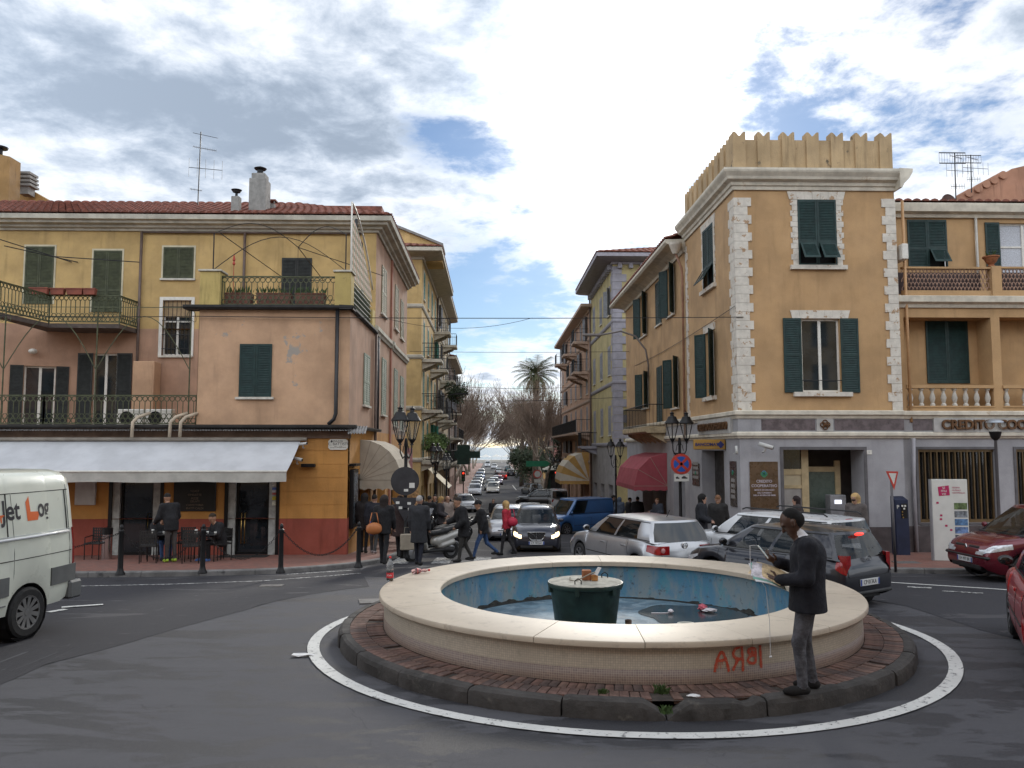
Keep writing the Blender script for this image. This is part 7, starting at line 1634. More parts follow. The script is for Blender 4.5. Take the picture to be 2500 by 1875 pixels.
# ------------------------------------------------------------------ vehicles
CGL=mk('car glass',(.012,.016,.016),.02,var=0,spec=.8,alpha=.62); CGD=mk('tinted car glass',(.008,.010,.011),.03,var=.3,vs=2,spec=.9)
TYRE=mk('tyre rubber',(.018,.018,.018),.8,var=.2,vs=9); RIM=mk('alloy rim',(.36,.36,.37),.35,metal=.8,var=.1); PLASTIC=mk('black plastic',(.02,.02,.021),.55,var=.15)
HL=mk('headlamp glass',(.55,.57,.6),.08,var=.3,vs=18,spec=.9,metal=.3); HLON=mk('lit headlamp',(.9,.8,.6),.2,var=0,emit=((1,.72,.36),3.0)); TL=mk('tail lamp red',(.27,.010,.012),.12,var=.25,vs=16,spec=.8); TLON=mk('lit brake lamp',(.6,.03,.02),.2,var=0,emit=((1,.06,.04),1.2)); PLATE=mk('plate white',(.62,.63,.62),.4,var=.05); EUB=mk('plate blue',(.02,.06,.3),.4,var=0); CHR=mk('chrome',(.6,.6,.6),.12,metal=1.0,var=0); SEAM=mk('panel gap',(.01,.01,.01),.7,var=0); SEAT=mk('car seat cloth',(.05,.05,.055),.9,var=.2)
def paint(name,col,metal=.35,rough=.32): return mk('car paint '+name,col,rough,metal=metal,var=.06,vs=1.5,coat=.7)
def car(name,label,P,loc,rz,S,group=None,detail=2,extra=None):
    T=thing(name,label,S.get('cat','car'),(0,0,0),0,group)
    L,Wd,H=S['L'],S['W'],S['H']; wr=S.get('wr',.30); xf=S.get('xf',L/2-.78); xr=S.get('xr',-L/2+.72); ra=wr+.06; zs=S.get('sill',.20)
    tp=S['top']; tx=[p[0] for p in tp]; tz=[p[1] for p in tp]; hw=Wd/2; pe=S.get('pe',.16)
    def wid(x): s=abs(2*x/L); return hw*(1-pe*s**7-.03*s**2)
    def zbot(x):
        z=zs+.10*max(0,(abs(2*x/L)-.86)/.14)
        for c in (xf,xr):
            if abs(x-c)<ra: z=max(z,wr+math.sqrt(max(0,ra*ra-(x-c)**2))*.98)
        return z
    st=list(np.linspace(-L/2,L/2,30))+[-L/2+.02,-L/2+.06,L/2-.02,L/2-.06]
    for c in (xf,xr): st+= [c+ra*math.cos(t) for t in np.linspace(.0,math.pi,13)]+[c-ra-.012,c+ra+.012]
    st=sorted(set(round(float(x),4) for x in st if -L/2<=x<=L/2))
    sec=S.get('sec',((0,-.055),(.10,-.02),(.32,0),(.55,0.0),(.68,-.012),(.84,-.035),(.95,-.075),(1,-.14)))
    def ztop(x): return float(np.interp(x,tx,tz))
    def yat(x,z):
        zb,zt=zbot(x),ztop(x); f=(z-zb)/(zt-zb); return wid(x)+float(np.interp(f,[a for a,_ in sec],[b for _,b in sec]))
    rows=[]
    for x in st:
        e=max(0,(abs(2*x/L)-.955)/.045); zb,zt=zbot(x),ztop(x); zt-=.07*e*e; zb+=.05*e*e; w=wid(x)-.05*e*e
        half=[(w+o,zb+(zt-zb)*f) for f,o in sec]+[(w*.55,zt+.02),(0,zt+.03)]
        rows.append([(x,y,z) for y,z in half]+[(x,-y,z) for y,z in reversed(half[:-1])])
    k=len(rows[0]); body=MB().add([p for r in rows for p in r],[(i*k+j,i*k+j+1,(i+1)*k+j+1,(i+1)*k+j) for i in range(len(rows)-1) for j in range(k-1)]+[tuple(range(k)),tuple((len(rows)-1)*k+j for j in range(k))][:2])
    body.fixn(); B=body.build('body',P,T,38.0)
    MB().bx(-L/2+.25,L/2-.3,-hw+.14,hw-.14,zs-.02,zs+.25).build('underbody',PLASTIC,T)
    for c in (xf,xr):
        for s in (-1,1): MB().lathe([(ra-.01,-.22),(ra-.01,.0)],16,(c,s*(hw-.05)-(0 if s>0 else -.22),wr),'y').build('wheel_arch',PLASTIC,T)
    # cabin
    if 'gh' in S:
        g=S['gh']; bf,rf,rr_,br=g['bf'],g['rf'],g['rr'],g['br']; wb,wt=g.get('wb',hw-.10),g.get('wt',hw-.27)
        pil=g['pil']; rng_=[]       # (belt x, roof x, belt y, roof y, glass flag to next)
        rng_=[(bf+.10,rf+.04,0,0,'W'),(bf+.07,rf+.03,wb*.5,wt*.5,'W'),(bf-.03,rf-.01,wb*.90,wt*.90,0),(bf-.16,rf-.10,wb,wt,0)]
        for (a,b,fl) in pil: rng_.append((bf+(br-bf)*a,rf+(rr_-rf)*b,wb,wt,fl))
        rng_+=[(br+.10,rr_+.06,wb*.985,wt*.97,0),(br+.02,rr_,wb*.90,wt*.88,'R'),(br-.04,rr_-.04,wb*.45,wt*.45,'R'),(br-.05,rr_-.05,0,0,None)]
        full=[(a,b,c,d,f) for a,b,c,d,f in rng_]+[]
        n=len(rng_); loop=[(a,b,c,d) for a,b,c,d,f in rng_]+[(a,b,-c,-d) for a,b,c,d,f in reversed(rng_[1:-1])]
        fl=[f for *_,f in rng_[:-1]]; flags=fl+[f for f in reversed(fl)]
        zr_=H-.05; lv=[0,.07,.5,.91,1.0]; V=[]
        for t in lv:
            for a,b,c,d in loop:
                x=a*(1-t)+b*t; y=c*(1-t)+d*t; y+=math.copysign(.035*math.sin(math.pi*t)*(abs(c)/wb),c) if c else 0
                zb=ztop(max(-L/2,min(L/2,a)))-.015; V.append((x,y,zb*(1-t)+zr_*t))
        m=len(loop); mats={'b':MB(),'W':[],'R':[],'S':[]}
        for i in range(m):
            j=(i+1)%m; f=flags[i]
            for q in range(4):
                face=[V[q*m+i],V[q*m+j],V[(q+1)*m+j],V[(q+1)*m+i]]
                if q in (1,2) and f: mats[f].append((i,face))
                else: mats['b'].add(face,[(0,1,2,3)])
        top_=V[4*m:]; inn=[(x*.0+(x-(rf+rr_)/2)*.62+(rf+rr_)/2,y*.62,zr_+.045) for x,y,z in top_]; cc=((rf+rr_)/2,0,zr_+.06)
        mats['b'].add(top_+inn+[cc],[(i,(i+1)%m,m+(i+1)%m,m+i) for i in range(m)]+[(m+i,m+(i+1)%m,2*m) for i in range(m)])
        mats['b'].fixn(); mats['b'].build('cabin',P,T,38.0)
        gm=S.get('glass',CGL)
        for key,nm in (('W','windscreen'),('R','rear_window')):
            q=MB(); [q.add(f,[(0,1,2,3)]) for _,f in mats[key]]; 
            if q.f: q.fixn().build(nm,CGL if key=='W' else gm,T,40.0)
        grp={}
        for i,f in mats['S']: grp.setdefault(i,MB()).add(f,[(0,1,2,3)])
        for i,q in grp.items(): q.fixn().build('side_window',gm,T,40.0)
        for sg in (0,1):
            ids=list(range(3,n-3)) if sg==0 else [m-q for q in range(3,n-3)]
            for lq in (1,3): MB().tube([V[lq*m+q] for q in ids],.011,4).build('window_trim',PLASTIC,T)
        zi=ztop((bf+br)/2); MB().bx(br+.12,bf-.05,-wb+.06,wb-.06,zi-.05,zi+.012).build('interior',SEAT,T)
        if detail>1:
            for sx in (bf-.95,bf-1.75):
                if sx<br+.25: continue
                for s in (-1,1): MB().cbx(sx-.09,sx+.05,s*.36-.2,s*.36+.2,zi,zi+.22,.04).cbx(sx-.08,sx+.02,s*.36-.11,s*.36+.11,zi+.24,zi+.40,.03).build('seat',SEAT,T)
            MB().tube([(bf-.55+.05*math.sin(t),.36+.18*math.cos(t),zi+.06+.16*math.sin(t)) for t in np.linspace(0,2*math.pi,17)[:-1]],.014,5,True).build('steering_wheel',PLASTIC,T)
            for s in (-1,1): MB().tube([(bf+.06,s*.05,ztop(bf)+.03),(bf-.0,s*.5,ztop(bf)+.06)] if s>0 else [(bf+.1,-.1,ztop(bf)+.03),(bf+.05,-.55,ztop(bf)+.05)],.010,4).build('wiper',PLASTIC,T)
        for s in (-1,1):
            y=s*(wb+.11); M_=MB().ell((bf-.30,y,zi+.10),(.045,.095,.065),10,7); M_.build('mirror',S.get('mirm',P),T,True); MB().ell((bf-.338,y,zi+.10),(.012,.078,.050),10,7).build('mirror_glass',CGD,T,True)
            MB().tube([(bf-.30,s*(wb+.02),zi+.03),(bf-.30,y,zi+.05)],.02,5).build('mirror_arm',PLASTIC,T)
    # wheels
    for c in (xf,xr):
        for s in (-1,1):
            y=s*(hw-.115); w=MB().lathe([(wr*.62,-.09),(wr*.9,-.095),(wr,-.07),(wr,.07),(wr*.9,.095),(wr*.62,.09)],24,(c,y,wr),'y').build('wheel',TYRE,T,35.0)
            R=MB().lathe([(wr*.64,-.085*s*-1),(wr*.60,.03*s),(wr*.2,.045*s),(0,.05*s)],20,(c,y,wr),'y'); R.build('rim',mk('dark wheel well',(.03,.03,.03),.6,var=0),w,True)
            q=MB()
            for a in range(S.get('spokes',7)):
                t=a*2*math.pi/S.get('spokes',7); q.add([(c+wr*rr2*math.cos(t+d),y+s*yy_,wr+wr*rr2*math.sin(t+d)) for rr2,d,yy_ in ((.12,-.5,.075),(.12,.5,.075),(.63,.16,.088),(.63,-.16,.088))],[(0,1,2,3)])
            q.lathe([(0,.08*s),(.14*wr,.08*s),(.16*wr,.05*s)],10,(c,y,wr),'y'); q.lathe([(wr*.60,.088*s),(wr*.66,.092*s)],20,(c,y,wr),'y'); q.build('hubcap',S.get('rimm',RIM),w)
    # panel gaps, handles
    if detail>0:
        for x in S.get('seams',()):
            for s in (-1,1):
                pts=[(x,s*(yat(x,z)+.001),z) for z in np.linspace(zbot(x)+.06,ztop(x)-.03,7)]; MB().tube(pts,.005,3).build('door_gap',SEAM,T)
        for x in S.get('hand',()):
            for s in (-1,1): z=ztop(x)-.16; MB().cbx(x-.09,x+.09,s*yat(x,z)-.012,s*yat(x,z)+.022,z-.02,z+.02,.008).build('door_handle',P,T)
        xa,xb=xr+ra+.05,xf-ra-.05
        for s in (-1,1): MB().tube([(x,s*(yat(x,.5)+.004),.50) for x in np.linspace(xa,xb,6)],.012,4).build('side_strip',S.get('strip',PLASTIC),T)
    def corner(end,s,yi,z0,z1,d,tz0,tz1,mat,nm):
        vs=[]; ds=(0,.012,.035,.07,.12,.18,.26,.36)
        ds=[q for q in ds if q<d]+[d]
        for q in ds:
            x=end*(L/2+.004-q); xe=end*min(L/2,abs(x)); f=q/d; a=z0+(tz0-z0)*f; b=z1+(tz1-z1)*f
            if end>0: b=min(b,ztop(xe)-.02); a=min(a,b-.01)
            e=max(0,(abs(2*xe/L)-.955)/.045); zz=[a+(b-a)*t for t in (0,.25,.5,.75,1)]
            yi_=min(yi,wid(xe)-.07)
            vs+=[(x,s*yi_,z) for z in zz]+[(x,s*(yat(xe,z)-.05*e*e+.010),z) for z in reversed(zz)]
        k=10; n=len(ds)
        MB().add(vs,[(i*k+j,i*k+(j+1)%k,(i+1)*k+(j+1)%k,(i+1)*k+j) for i in range(n-1) for j in range(k)]+[tuple(range(k)),tuple((n-1)*k+j for j in range(k))]).fixn().build(nm,mat,T,35.0)
    for s in (-1,1):
        corner(1,s,*S['hl'],S.get('hlm',HL),'headlight'); corner(-1,s,*S['tl'],S.get('tlm',TL),'taillight')
    for sx,key in ((1,'fp'),(-1,'rp')):
        if key in S:
            x,z,txt=S[key]; A=MB().cbx(min(x,x+sx*.012),max(x,x+sx*.012),-.26,.26,z-.055,z+.055,.003).build('number_plate',PLATE,T)
            for y0,y1 in ((-.258,-.22),(.22,.258)): MB().bx(min(x+sx*.012,x+sx*.014),max(x+sx*.012,x+sx*.014),y0,y1,z-.05,z+.05).build('plate_band',EUB,A)
            if txt: text('lettering',txt,lambda u,z_,n:(x+sx*.0135,u,z_),0,z,.098,SEAM,A,0,.001,font_w=.82,right=(0,sx,0))
    if extra: extra(T,S,yat,ztop)
    T.location=loc; T.rotation_euler=(0,0,rz); return T
def rot(h): return math.atan2(h[1],h[0])
def hatch(L=3.75,W=1.68,H=1.5,belt=.95,hood=.78,**k):
    S=dict(L=L,W=W,H=H,top=[(-L/2,belt-.12),(-L/2+.05,belt-.02),(-L/2+.25,belt+.03),(-.3,belt),(L*.20,belt-.01),(L*.255,belt+.0),(L*.40,hood+.06),(L*.46,hood-.03),(L*.495,hood-.16),(L/2,hood-.24)],
      gh=dict(bf=L*.27,rf=L*.065,rr=-L*.415,br=-L*.478,pil=[(.17,.10,'S'),(.46,.44,0),(.49,.47,'S'),(.80,.80,0)]),
      seams=(L*.225,-L*.035,-L*.26),hand=(L*.02,-L*.21),hl=(W*.26,hood-.30,hood-.15,.42,hood-.10,hood-.06),tl=(W*.33,belt-.30,belt-.04,.16,belt-.22,belt-.06),fp=(L/2+.005,.42,''),rp=(-L/2-.005,.50,''))
    S.update(k); return S
def face_std(T,S,yat,ztop,grille=True):
    L,W=S['L'],S['W']
    MB().cbx(L/2-.06,L/2+.012,-W*.30,W*.30,.26,.36,.02).build('bumper_grille',PLASTIC,T)
    if grille: MB().cbx(L/2-.12,L/2-.012,-W*.22,W*.22,S['hl'][1]+.01,S['hl'][2]-.02,.02).build('grille',PLASTIC,T)
    MB().cbx(-L/2-.02,-L/2+.1,-W*.38,W*.38,.30,.36,.02).build('bumper_strip',PLASTIC,T)
SIL=paint('silver',(.46,.47,.49),.75,.34); WHC=paint('white',(.62,.64,.66),.0,.3); DGC=paint('dark graphite',(.030,.032,.040),.5,.3); MAR=paint('maroon',(.13,.010,.022),.35,.26); REDC=paint('red',(.36,.014,.016),.1,.28); BLC=paint('blue',(.045,.13,.32),.2,.38); GRC=paint('grey green',(.10,.11,.115),.5,.3)
def g_rear(T,S,yat,ztop,badge=True):
    face_std(T,S,yat,ztop); L=S['L']; W_=S['W']; x=-L/2-.012
    MB().tube([(x+.012,-W_*.36,S['top'][3][1]-.06),(x+.008,-W_*.33,.60),(x+.008,W_*.33,.60),(x+.012,W_*.36,S['top'][3][1]-.06)],.005,3).build('hatch_gap',SEAM,T)
    if badge: MB().lathe([(.05,-.0),(.062,-.012),(.074,0)],20,(x+.02,0,.86),'x').build('badge_ring',CHR,T,True)
    MB().tube([(-L*.468,.05,S['top'][3][1]+.08),(-L*.46,-.35,S['top'][3][1]+.14)],.012,4).build('rear_wiper',PLASTIC,T)
def golf_x(T,S,yat,ztop):
    g_rear(T,S,yat,ztop); L=S['L']
    for s in (-1,1):
        MB().lathe([(0,-.006),(.05,-.004),(.055,0)],12,(-L/2-.002,s*.56,.77),'x').build('lamp_ring',mk('tail lamp pale',(.55,.25,.25),.2,var=.1),T,True)
    for a,b in (((.0,.045),(-.028,-.03)),((.0,.045),(.028,-.03))): MB().tube([(-L/2+.0,a[0],.86+a[1]),(-L/2-.005,b[0],.86+b[1])],.007,4).build('badge_stroke',CHR,T)
    for a,b in (((-.045,.03),(-.02,-.045)),((-.02,-.045),(0,-.0)),((0,0),(.02,-.045)),((.02,-.045),(.045,.03))): MB().tube([(-L/2+.0,a[0],.86+a[1]),(-L/2-.005,b[0],.86+b[1])],.007,4).build('badge_stroke',CHR,T)
    MB().tube([(-L*.33,0,S['H']+.0),(-L*.36,0,S['H']+.16)],.008,4).build('aerial',PLASTIC,T)
G=hatch(4.1,1.76,1.42,.93,.77,glass=CGD,tl=(.40,.68,.86,.30,.74,.88)); car('hatchback_car','silver hatchback with red tail lamps behind the fountain, facing away left',SIL,(3.45,19.4,gz(19.2)),rot((-.36,.93)),G,None,2,golf_x)
def yaris_x(T,S,yat,ztop):
    g_rear(T,S,yat,ztop,False); L=S['L']
    m=MB().tube([(-L/2-.005,.06*math.cos(t),.88+.042*math.sin(t)) for t in np.linspace(0,2*math.pi,17)[:-1]],.007,4,True); m.build('badge_ring',CHR,T); m=MB().tube([(-L/2-.005,.022*math.cos(t),.89+.035*math.sin(t)) for t in np.linspace(0,2*math.pi,13)[:-1]],.006,4,True); m.build('badge_ring',CHR,T)
    MB().ell((-L*.455,0,S['H']-.09),(.03,.14,.03),8,5).build('brake_lamp',TLON,T,True)
Yr=hatch(3.5,1.64,1.35,.88,.74,rp=(-3.5/2-.005,.50,'CP 013KA'),tl=(.62,.64,.95,.14,.74,.95)); car('hatchback_car','dark graphite hatchback with plate CP 013KA right behind the fountain',DGC,(5.32,14.8,gz(14.6)-.01),rot((-.52,.854)),Yr,None,2,yaris_x)
Es=hatch(4.45,1.78,1.48,.96,.84,gh=dict(bf=1.15,rf=.45,rr=-1.98,br=-2.12,pil=[(.16,.10,'S'),(.42,.40,0),(.45,.43,'S'),(.70,.68,0),(.73,.71,'S'),(.93,.93,0)]))
def est_x(T,S,yat,ztop):
    g_rear(T,S,yat,ztop,False)
    for s in (-1,1): MB().tube([(.3,s*.58,1.52),(.2,s*.58,1.56),(-1.8,s*.57,1.55),(-1.9,s*.57,1.50)],.018,5).build('roof_rail',PLASTIC,T,True)
    MB().ell((-2.0,0,1.42),(.03,.16,.03),8,5).build('brake_lamp',TL,T,True)
car('estate_car','white estate car with roof rails between the silver hatchback and the bank',WHC,(6.35,18.3,gz(18.2)),rot((-.52,.854)),Es,None,2,est_x)
def yp_x(T,S,yat,ztop):
    L=S['L']; m=[]; zc=.66
    sh=[(-.30,.13),(.30,.13),(.27,-.02),(.17,-.13),(-.17,-.13),(-.27,-.02)]; x=L/2+.0
    MB().prism([(x-.10,a,zc+b) for a,b in sh],(.10,0,0)).fixn().build('grille',mk('grille mesh',(.03,.03,.032),.4,var=.3,vs=60),T); MB().tube([(x+.005,a,zc+b) for a,b in sh],.018,5,True).build('grille_frame',CHR,T,True); MB().tube([(x+.01,0,zc+.13),(x+.01,0,zc-.13)],.018,5).build('grille_bar',CHR,T)
    for s in (-1,1): MB().tube([(x+.01,0,zc-.13),(x+.01,s*.09,zc+.05),(x+.01,s*.22,zc+.12)],.008,4).build('grille_wing',CHR,T)
    MB().cbx(x-.06,x+.012,-.55,.55,.25,.36,.03).build('bumper_grille',PLASTIC,T)
    for s in (-1,1): MB().tube([(x-.02,s*.42,.27),(x-.06,s*.66,.42)],.02,5).build('bumper_trim',CHR,T)
    for s in (-1,1): MB().ell((.1,s*.33,1.12),(.10,.12,.15),10,8).build('occupant_head',mk('driver skin',(.30,.17,.11),.6),T,True) if s>0 else None
Yp=hatch(3.78,1.70,1.53,1.0,.86,hlm=HLON,hl=(.50,.62,.76,.30,.70,.80),fp=(3.78/2+.016,.44,'CY 781GZ')); car('city_car','dark grey city car with lit headlamps and shield grille driving towards the square',paint('slate',(.052,.055,.072),.5,.28),(1.62,29.0,gz(29)),rot((-.06,-1)),Yp,None,2,yp_x)
Kg=dict(L=4.0,W=1.68,H=1.85,top=[(-2,.9),(-1.95,1.05),(.6,1.05),(1.15,1.03),(1.6,.92),(1.85,.80),(1.96,.62),(2,.5)],gh=dict(bf=1.25,rf=.62,rr=-1.85,br=-1.97,wt=.70,pil=[(.10,.06,'S'),(.36,.34,0)]),seams=(.78,-.32),hand=(-.2,),hl=(.48,.62,.80,.34,.72,.86),tl=(.66,.75,1.0,.10,.75,1.0),fp=(2.01,.42,''),wr=.31,cat='van')
car('panel_van','blue panel van turning out of the street towards the left',BLC,(4.5,42.5,gz(42.5)),rot((-.86,-.5)),Kg,None,1,face_std)
Sc=hatch(4.2,1.73,1.62,1.0,.86,gh=dict(bf=1.35,rf=.55,rr=-1.75,br=-2.0,wb=.78,pil=[(.17,.12,'S'),(.44,.42,0),(.47,.45,'S'),(.84,.84,0)]),hl=(.36,.64,.78,.52,.74,.84),fp=(2.108,.45,'EH 497 BR'))
def sc_x(T,S,yat,ztop):
    MB().cbx(1.95,2.06,-.42,-.06,.66,.76,.02).build('grille',PLASTIC,T); MB().cbx(1.95,2.06,.06,.42,.66,.76,.02).build('grille',PLASTIC,T); MB().prism([(2.07,-.035,.70),(2.07,0,.64),(2.07,.035,.70),(2.07,0,.77)],(.012,0,0)).build('badge',CHR,T)
    MB().cbx(2.0,2.115,-.74,.74,.50,.57,.03).build('bumper_strip',PLASTIC,T); MB().cbx(1.98,2.105,-.5,.5,.27,.38,.02).build('bumper_grille',PLASTIC,T)
    for s in (-1,1): MB().ell((2.02,s*.60,.38),(.06,.08,.05),10,6).build('fog_lamp',HL,T,True)
car('people_carrier','maroon people carrier entering from the right edge in front of the bank',MAR,(12.45,17.6,gz(17.4)),rot((-1,-.03)),Sc,None,2,sc_x)
Rd=hatch(3.95,1.7,1.47,.95,.79,mirm=PLASTIC); car('hatchback_car','bright red hatchback cut off by the right edge of the photo',REDC,(7.2,9.55,0),rot((.48,.87)),Rd,None,1,g_rear)
# the big white delivery van at the left edge
VS=dict(L=5.0,W=1.98,H=2.2,wr=.335,xf=1.65,xr=-1.5,sill=.36,pe=.05,top=[(-2.5,2.12),(-2.42,2.20),(.9,2.22),(1.25,2.1),(1.75,1.30),(2.3,1.02),(2.46,.8),(2.5,.6)],sec=((0,-.03),(.08,0),(.25,.0),(.42,-.01),(.56,-.045),(.72,-.085),(.88,-.13),(.95,-.17),(.985,-.23),(1,-.32)),seams=(-1.19,.55,1.35),hl=(.6,.7,.95,.3,.8,1.0),tl=(.86,.72,1.36,.10,.74,1.38),fp=(2.51,.5,''),rp=(-2.51,.7,''),strip=mk('grey rub strip',(.16,.165,.165),.6,var=.15),rimm=mk('steel wheel',(.22,.22,.215),.5,metal=.5,var=.2),spokes=11,cat='van')
def van_x(T,S,yat,ztop):
    g=mk('van grey plastic',(.105,.11,.11),.6,var=.15)
    def sidebar(x0,x1,z0,z1,o,mat,nm,n=10):
        m=MB(); vs=[]
        for x in np.linspace(x0,x1,n):
            for z in (z0,z1): vs+=[(x,yat(x,z)+o,z),(x,yat(x,z)-.01,z)]
        fs=[]
        for i in range(n-1): b=4*i; fs+=[(b,b+2,b+6,b+4),(b,b+4,b+5,b+1),(b+2,b+3,b+7,b+6)]
        fs+=[(0,1,3,2),(4*n-4,4*n-2,4*n-1,4*n-3)]; m.add(vs,fs); m.fixn().build(nm,mat,T)
    sidebar(-2.46,-1.5-.405,.62,.86,.02,g,'rub_strip'); sidebar(-1.095,1.2,.62,.86,.02,g,'rub_strip',16)
    for (x0,x1) in ((-2.36,-1.20),(-1.18,.5)):
        for z in (1.06,1.37,1.93): MB().tube([(x,yat(x,z)+.002,z) for x in np.linspace(x0,x1,6)],.007,3).build('panel_crease',SEAM if z!=1.37 else WHC,T)
        MB().tube([(x0+.08,yat(x0+.08,z)+.002,z) for z in (1.37,1.6,1.93)],.010,4).build('panel_crease',SEAM,T)
    MB().tube([(x,yat(x,1.335)+.012,1.335) for x in np.linspace(-2.3,.4,8)],.022,5).build('door_rail',WHC,T,True)
    MB().cbx(-2.56,-2.3,-.97,.985,.36,.62,.03).build('rear_bumper',g,T)
    m=MB(); 
    for (x0,x1,z) in ((-2.30,-2.30,1.9),): pass
    MB().tube([(-2.33,yat(-2.33,z)+.002,z) for z in np.linspace(.66,2.0,8)],.006,3).build('panel_crease',SEAM,T)
    # painted lettering follows the leaning side
    DT=mk('dark grey lettering',(.035,.033,.038),.5,var=0); OR=mk('orange logo',(.62,.12,.025),.45,var=.03)
    def put(me,mat,nm):
        me.materials.clear(); me.materials.append(mat)
        for v in me.vertices: v.co=(v.co.x,yat(v.co.x,v.co.z)+.004+max(0,v.co.y)*.5,v.co.z)
        link(nm,me,T)
    def lt(s,x,z,size,fw,mat=DT):
        cu=bpy.data.curves.new('l','FONT'); cu.body=s; cu.size=size; cu.align_y='CENTER'; cu.extrude=.001; cu.offset=.007; o=bpy.data.objects.new('l',cu); me=bpy.data.meshes.new_from_object(o); bpy.data.objects.remove(o); me.transform(Matrix(((-fw,0,0,x),(0,0,1,0),(0,1,0,z),(0,0,0,1)))); put(me,mat,'lettering')
    lt('Jet',-1.02,1.70,.36,.80); lt('og',-1.665,1.70,.36,.70)
    def pol(pts,mat,nm): put((lambda m:m.mesh(nm,mat))(MB().poly([(x,0,z) for x,z in pts])),mat,nm)
    pol([(-1.44,1.80),(-1.51,1.88),(-1.52,1.67),(-1.70,1.66),(-1.65,1.55),(-1.45,1.55)],OR,'logo_letter'); pol([(-.985,1.66),(-1.065,1.66),(-1.055,1.63),(-1.015,1.63),(-1.015,1.55),(-.99,1.575)],OR,'logo_corner')
w0=onground(72,1563); hd=Vector((-.16,-.987,0)).normalized(); lf=Vector((-hd.y,hd.x,0)); cpos=Vector((w0[0]-.13,w0[1],0))+hd*1.5-lf*.86
car('delivery_van','white delivery van with dark and orange lettering at the left edge',paint('cream white',(.62,.645,.56),.0,.35),(cpos.x,cpos.y,0),rot(hd),VS,None,1,van_x)
# cars further down the street
def far(label,P,x,y,h,S=None,grp='cars down the street'):
    return car('parked_car' if 'parked' in label else 'street_car',label,P,(x,y,gz(y)),rot(h),S or hatch(4.1,1.74,1.48),grp,0,face_std)
Hs=hatch(4.1,1.74,1.48)
far('silver car waiting close behind the dark grey city car',SIL,.75,37,(-.05,-1)); far('white car with roof lights queued in the street',WHC,2.2,46,(-.03,-1)); far('dark pickup crossing the street at the traffic lights',paint('black',(.02,.021,.023),.3,.35),4.6,76,(-1,.05),hatch(4.6,1.8,1.75,1.1,.98)); far('white van parked beside the striped awning',WHC,6.1,74,(0,1),Kg); far('white car nearest in the parked row on the left, facing the square',WHC,-2.0,99,(0,-1)); far('silver car second in the parked row on the left',SIL,-2.1,110,(.03,-1)); far('grey car third in the parked row on the left',GRC,-2.1,121,(0,-1)); far('white car fourth in the parked row on the left',WHC,-2.1,133,(0,-1)); far('blue car fifth in the parked row on the left',BLC,-2.2,150,(.1,-1)); far('silver car sixth in the parked row on the left',SIL,-2.2,172,(0,-1)); far('white van far down the street on the left',WHC,-1.2,250,(0,-1),Kg)
far('pale gold car leading the queue at the lights in mid street',paint('pale gold',(.45,.42,.36),.6,.3),.2,104,(0,-1)); far('grey car second in the queue at the lights',GRC,-.1,112,(0,-1)); far('silver car third in the queue at the lights',SIL,.4,121,(0,-1)); far('lilac grey car last in the queue at the lights',paint('lilac',(.30,.24,.32),.5,.3),1.0,130,(0,-1)); far('red car driving away towards the sea',REDC,2.1,152,(0,1),hatch(4.1,1.74,1.48,tlm=TLON)); far('silver car ahead of the red one towards the sea',SIL,1.6,180,(0,1)); far('dark car parked on the right near the sea',DGC,4.1,170,(0,1)); far('teal car parked on the right further towards the sea',paint('teal',(.03,.10,.11),.3,.3),4.0,200,(0,1)); far('white car parked at the left kerb before the crossing',WHC,-2.3,70,(.2,-1)); far('grey car parked on the right beyond the crossing',GRC,5.0,100,(-.3,1)); far('small silver car far down in mid street',SIL,.8,225,(0,-1))
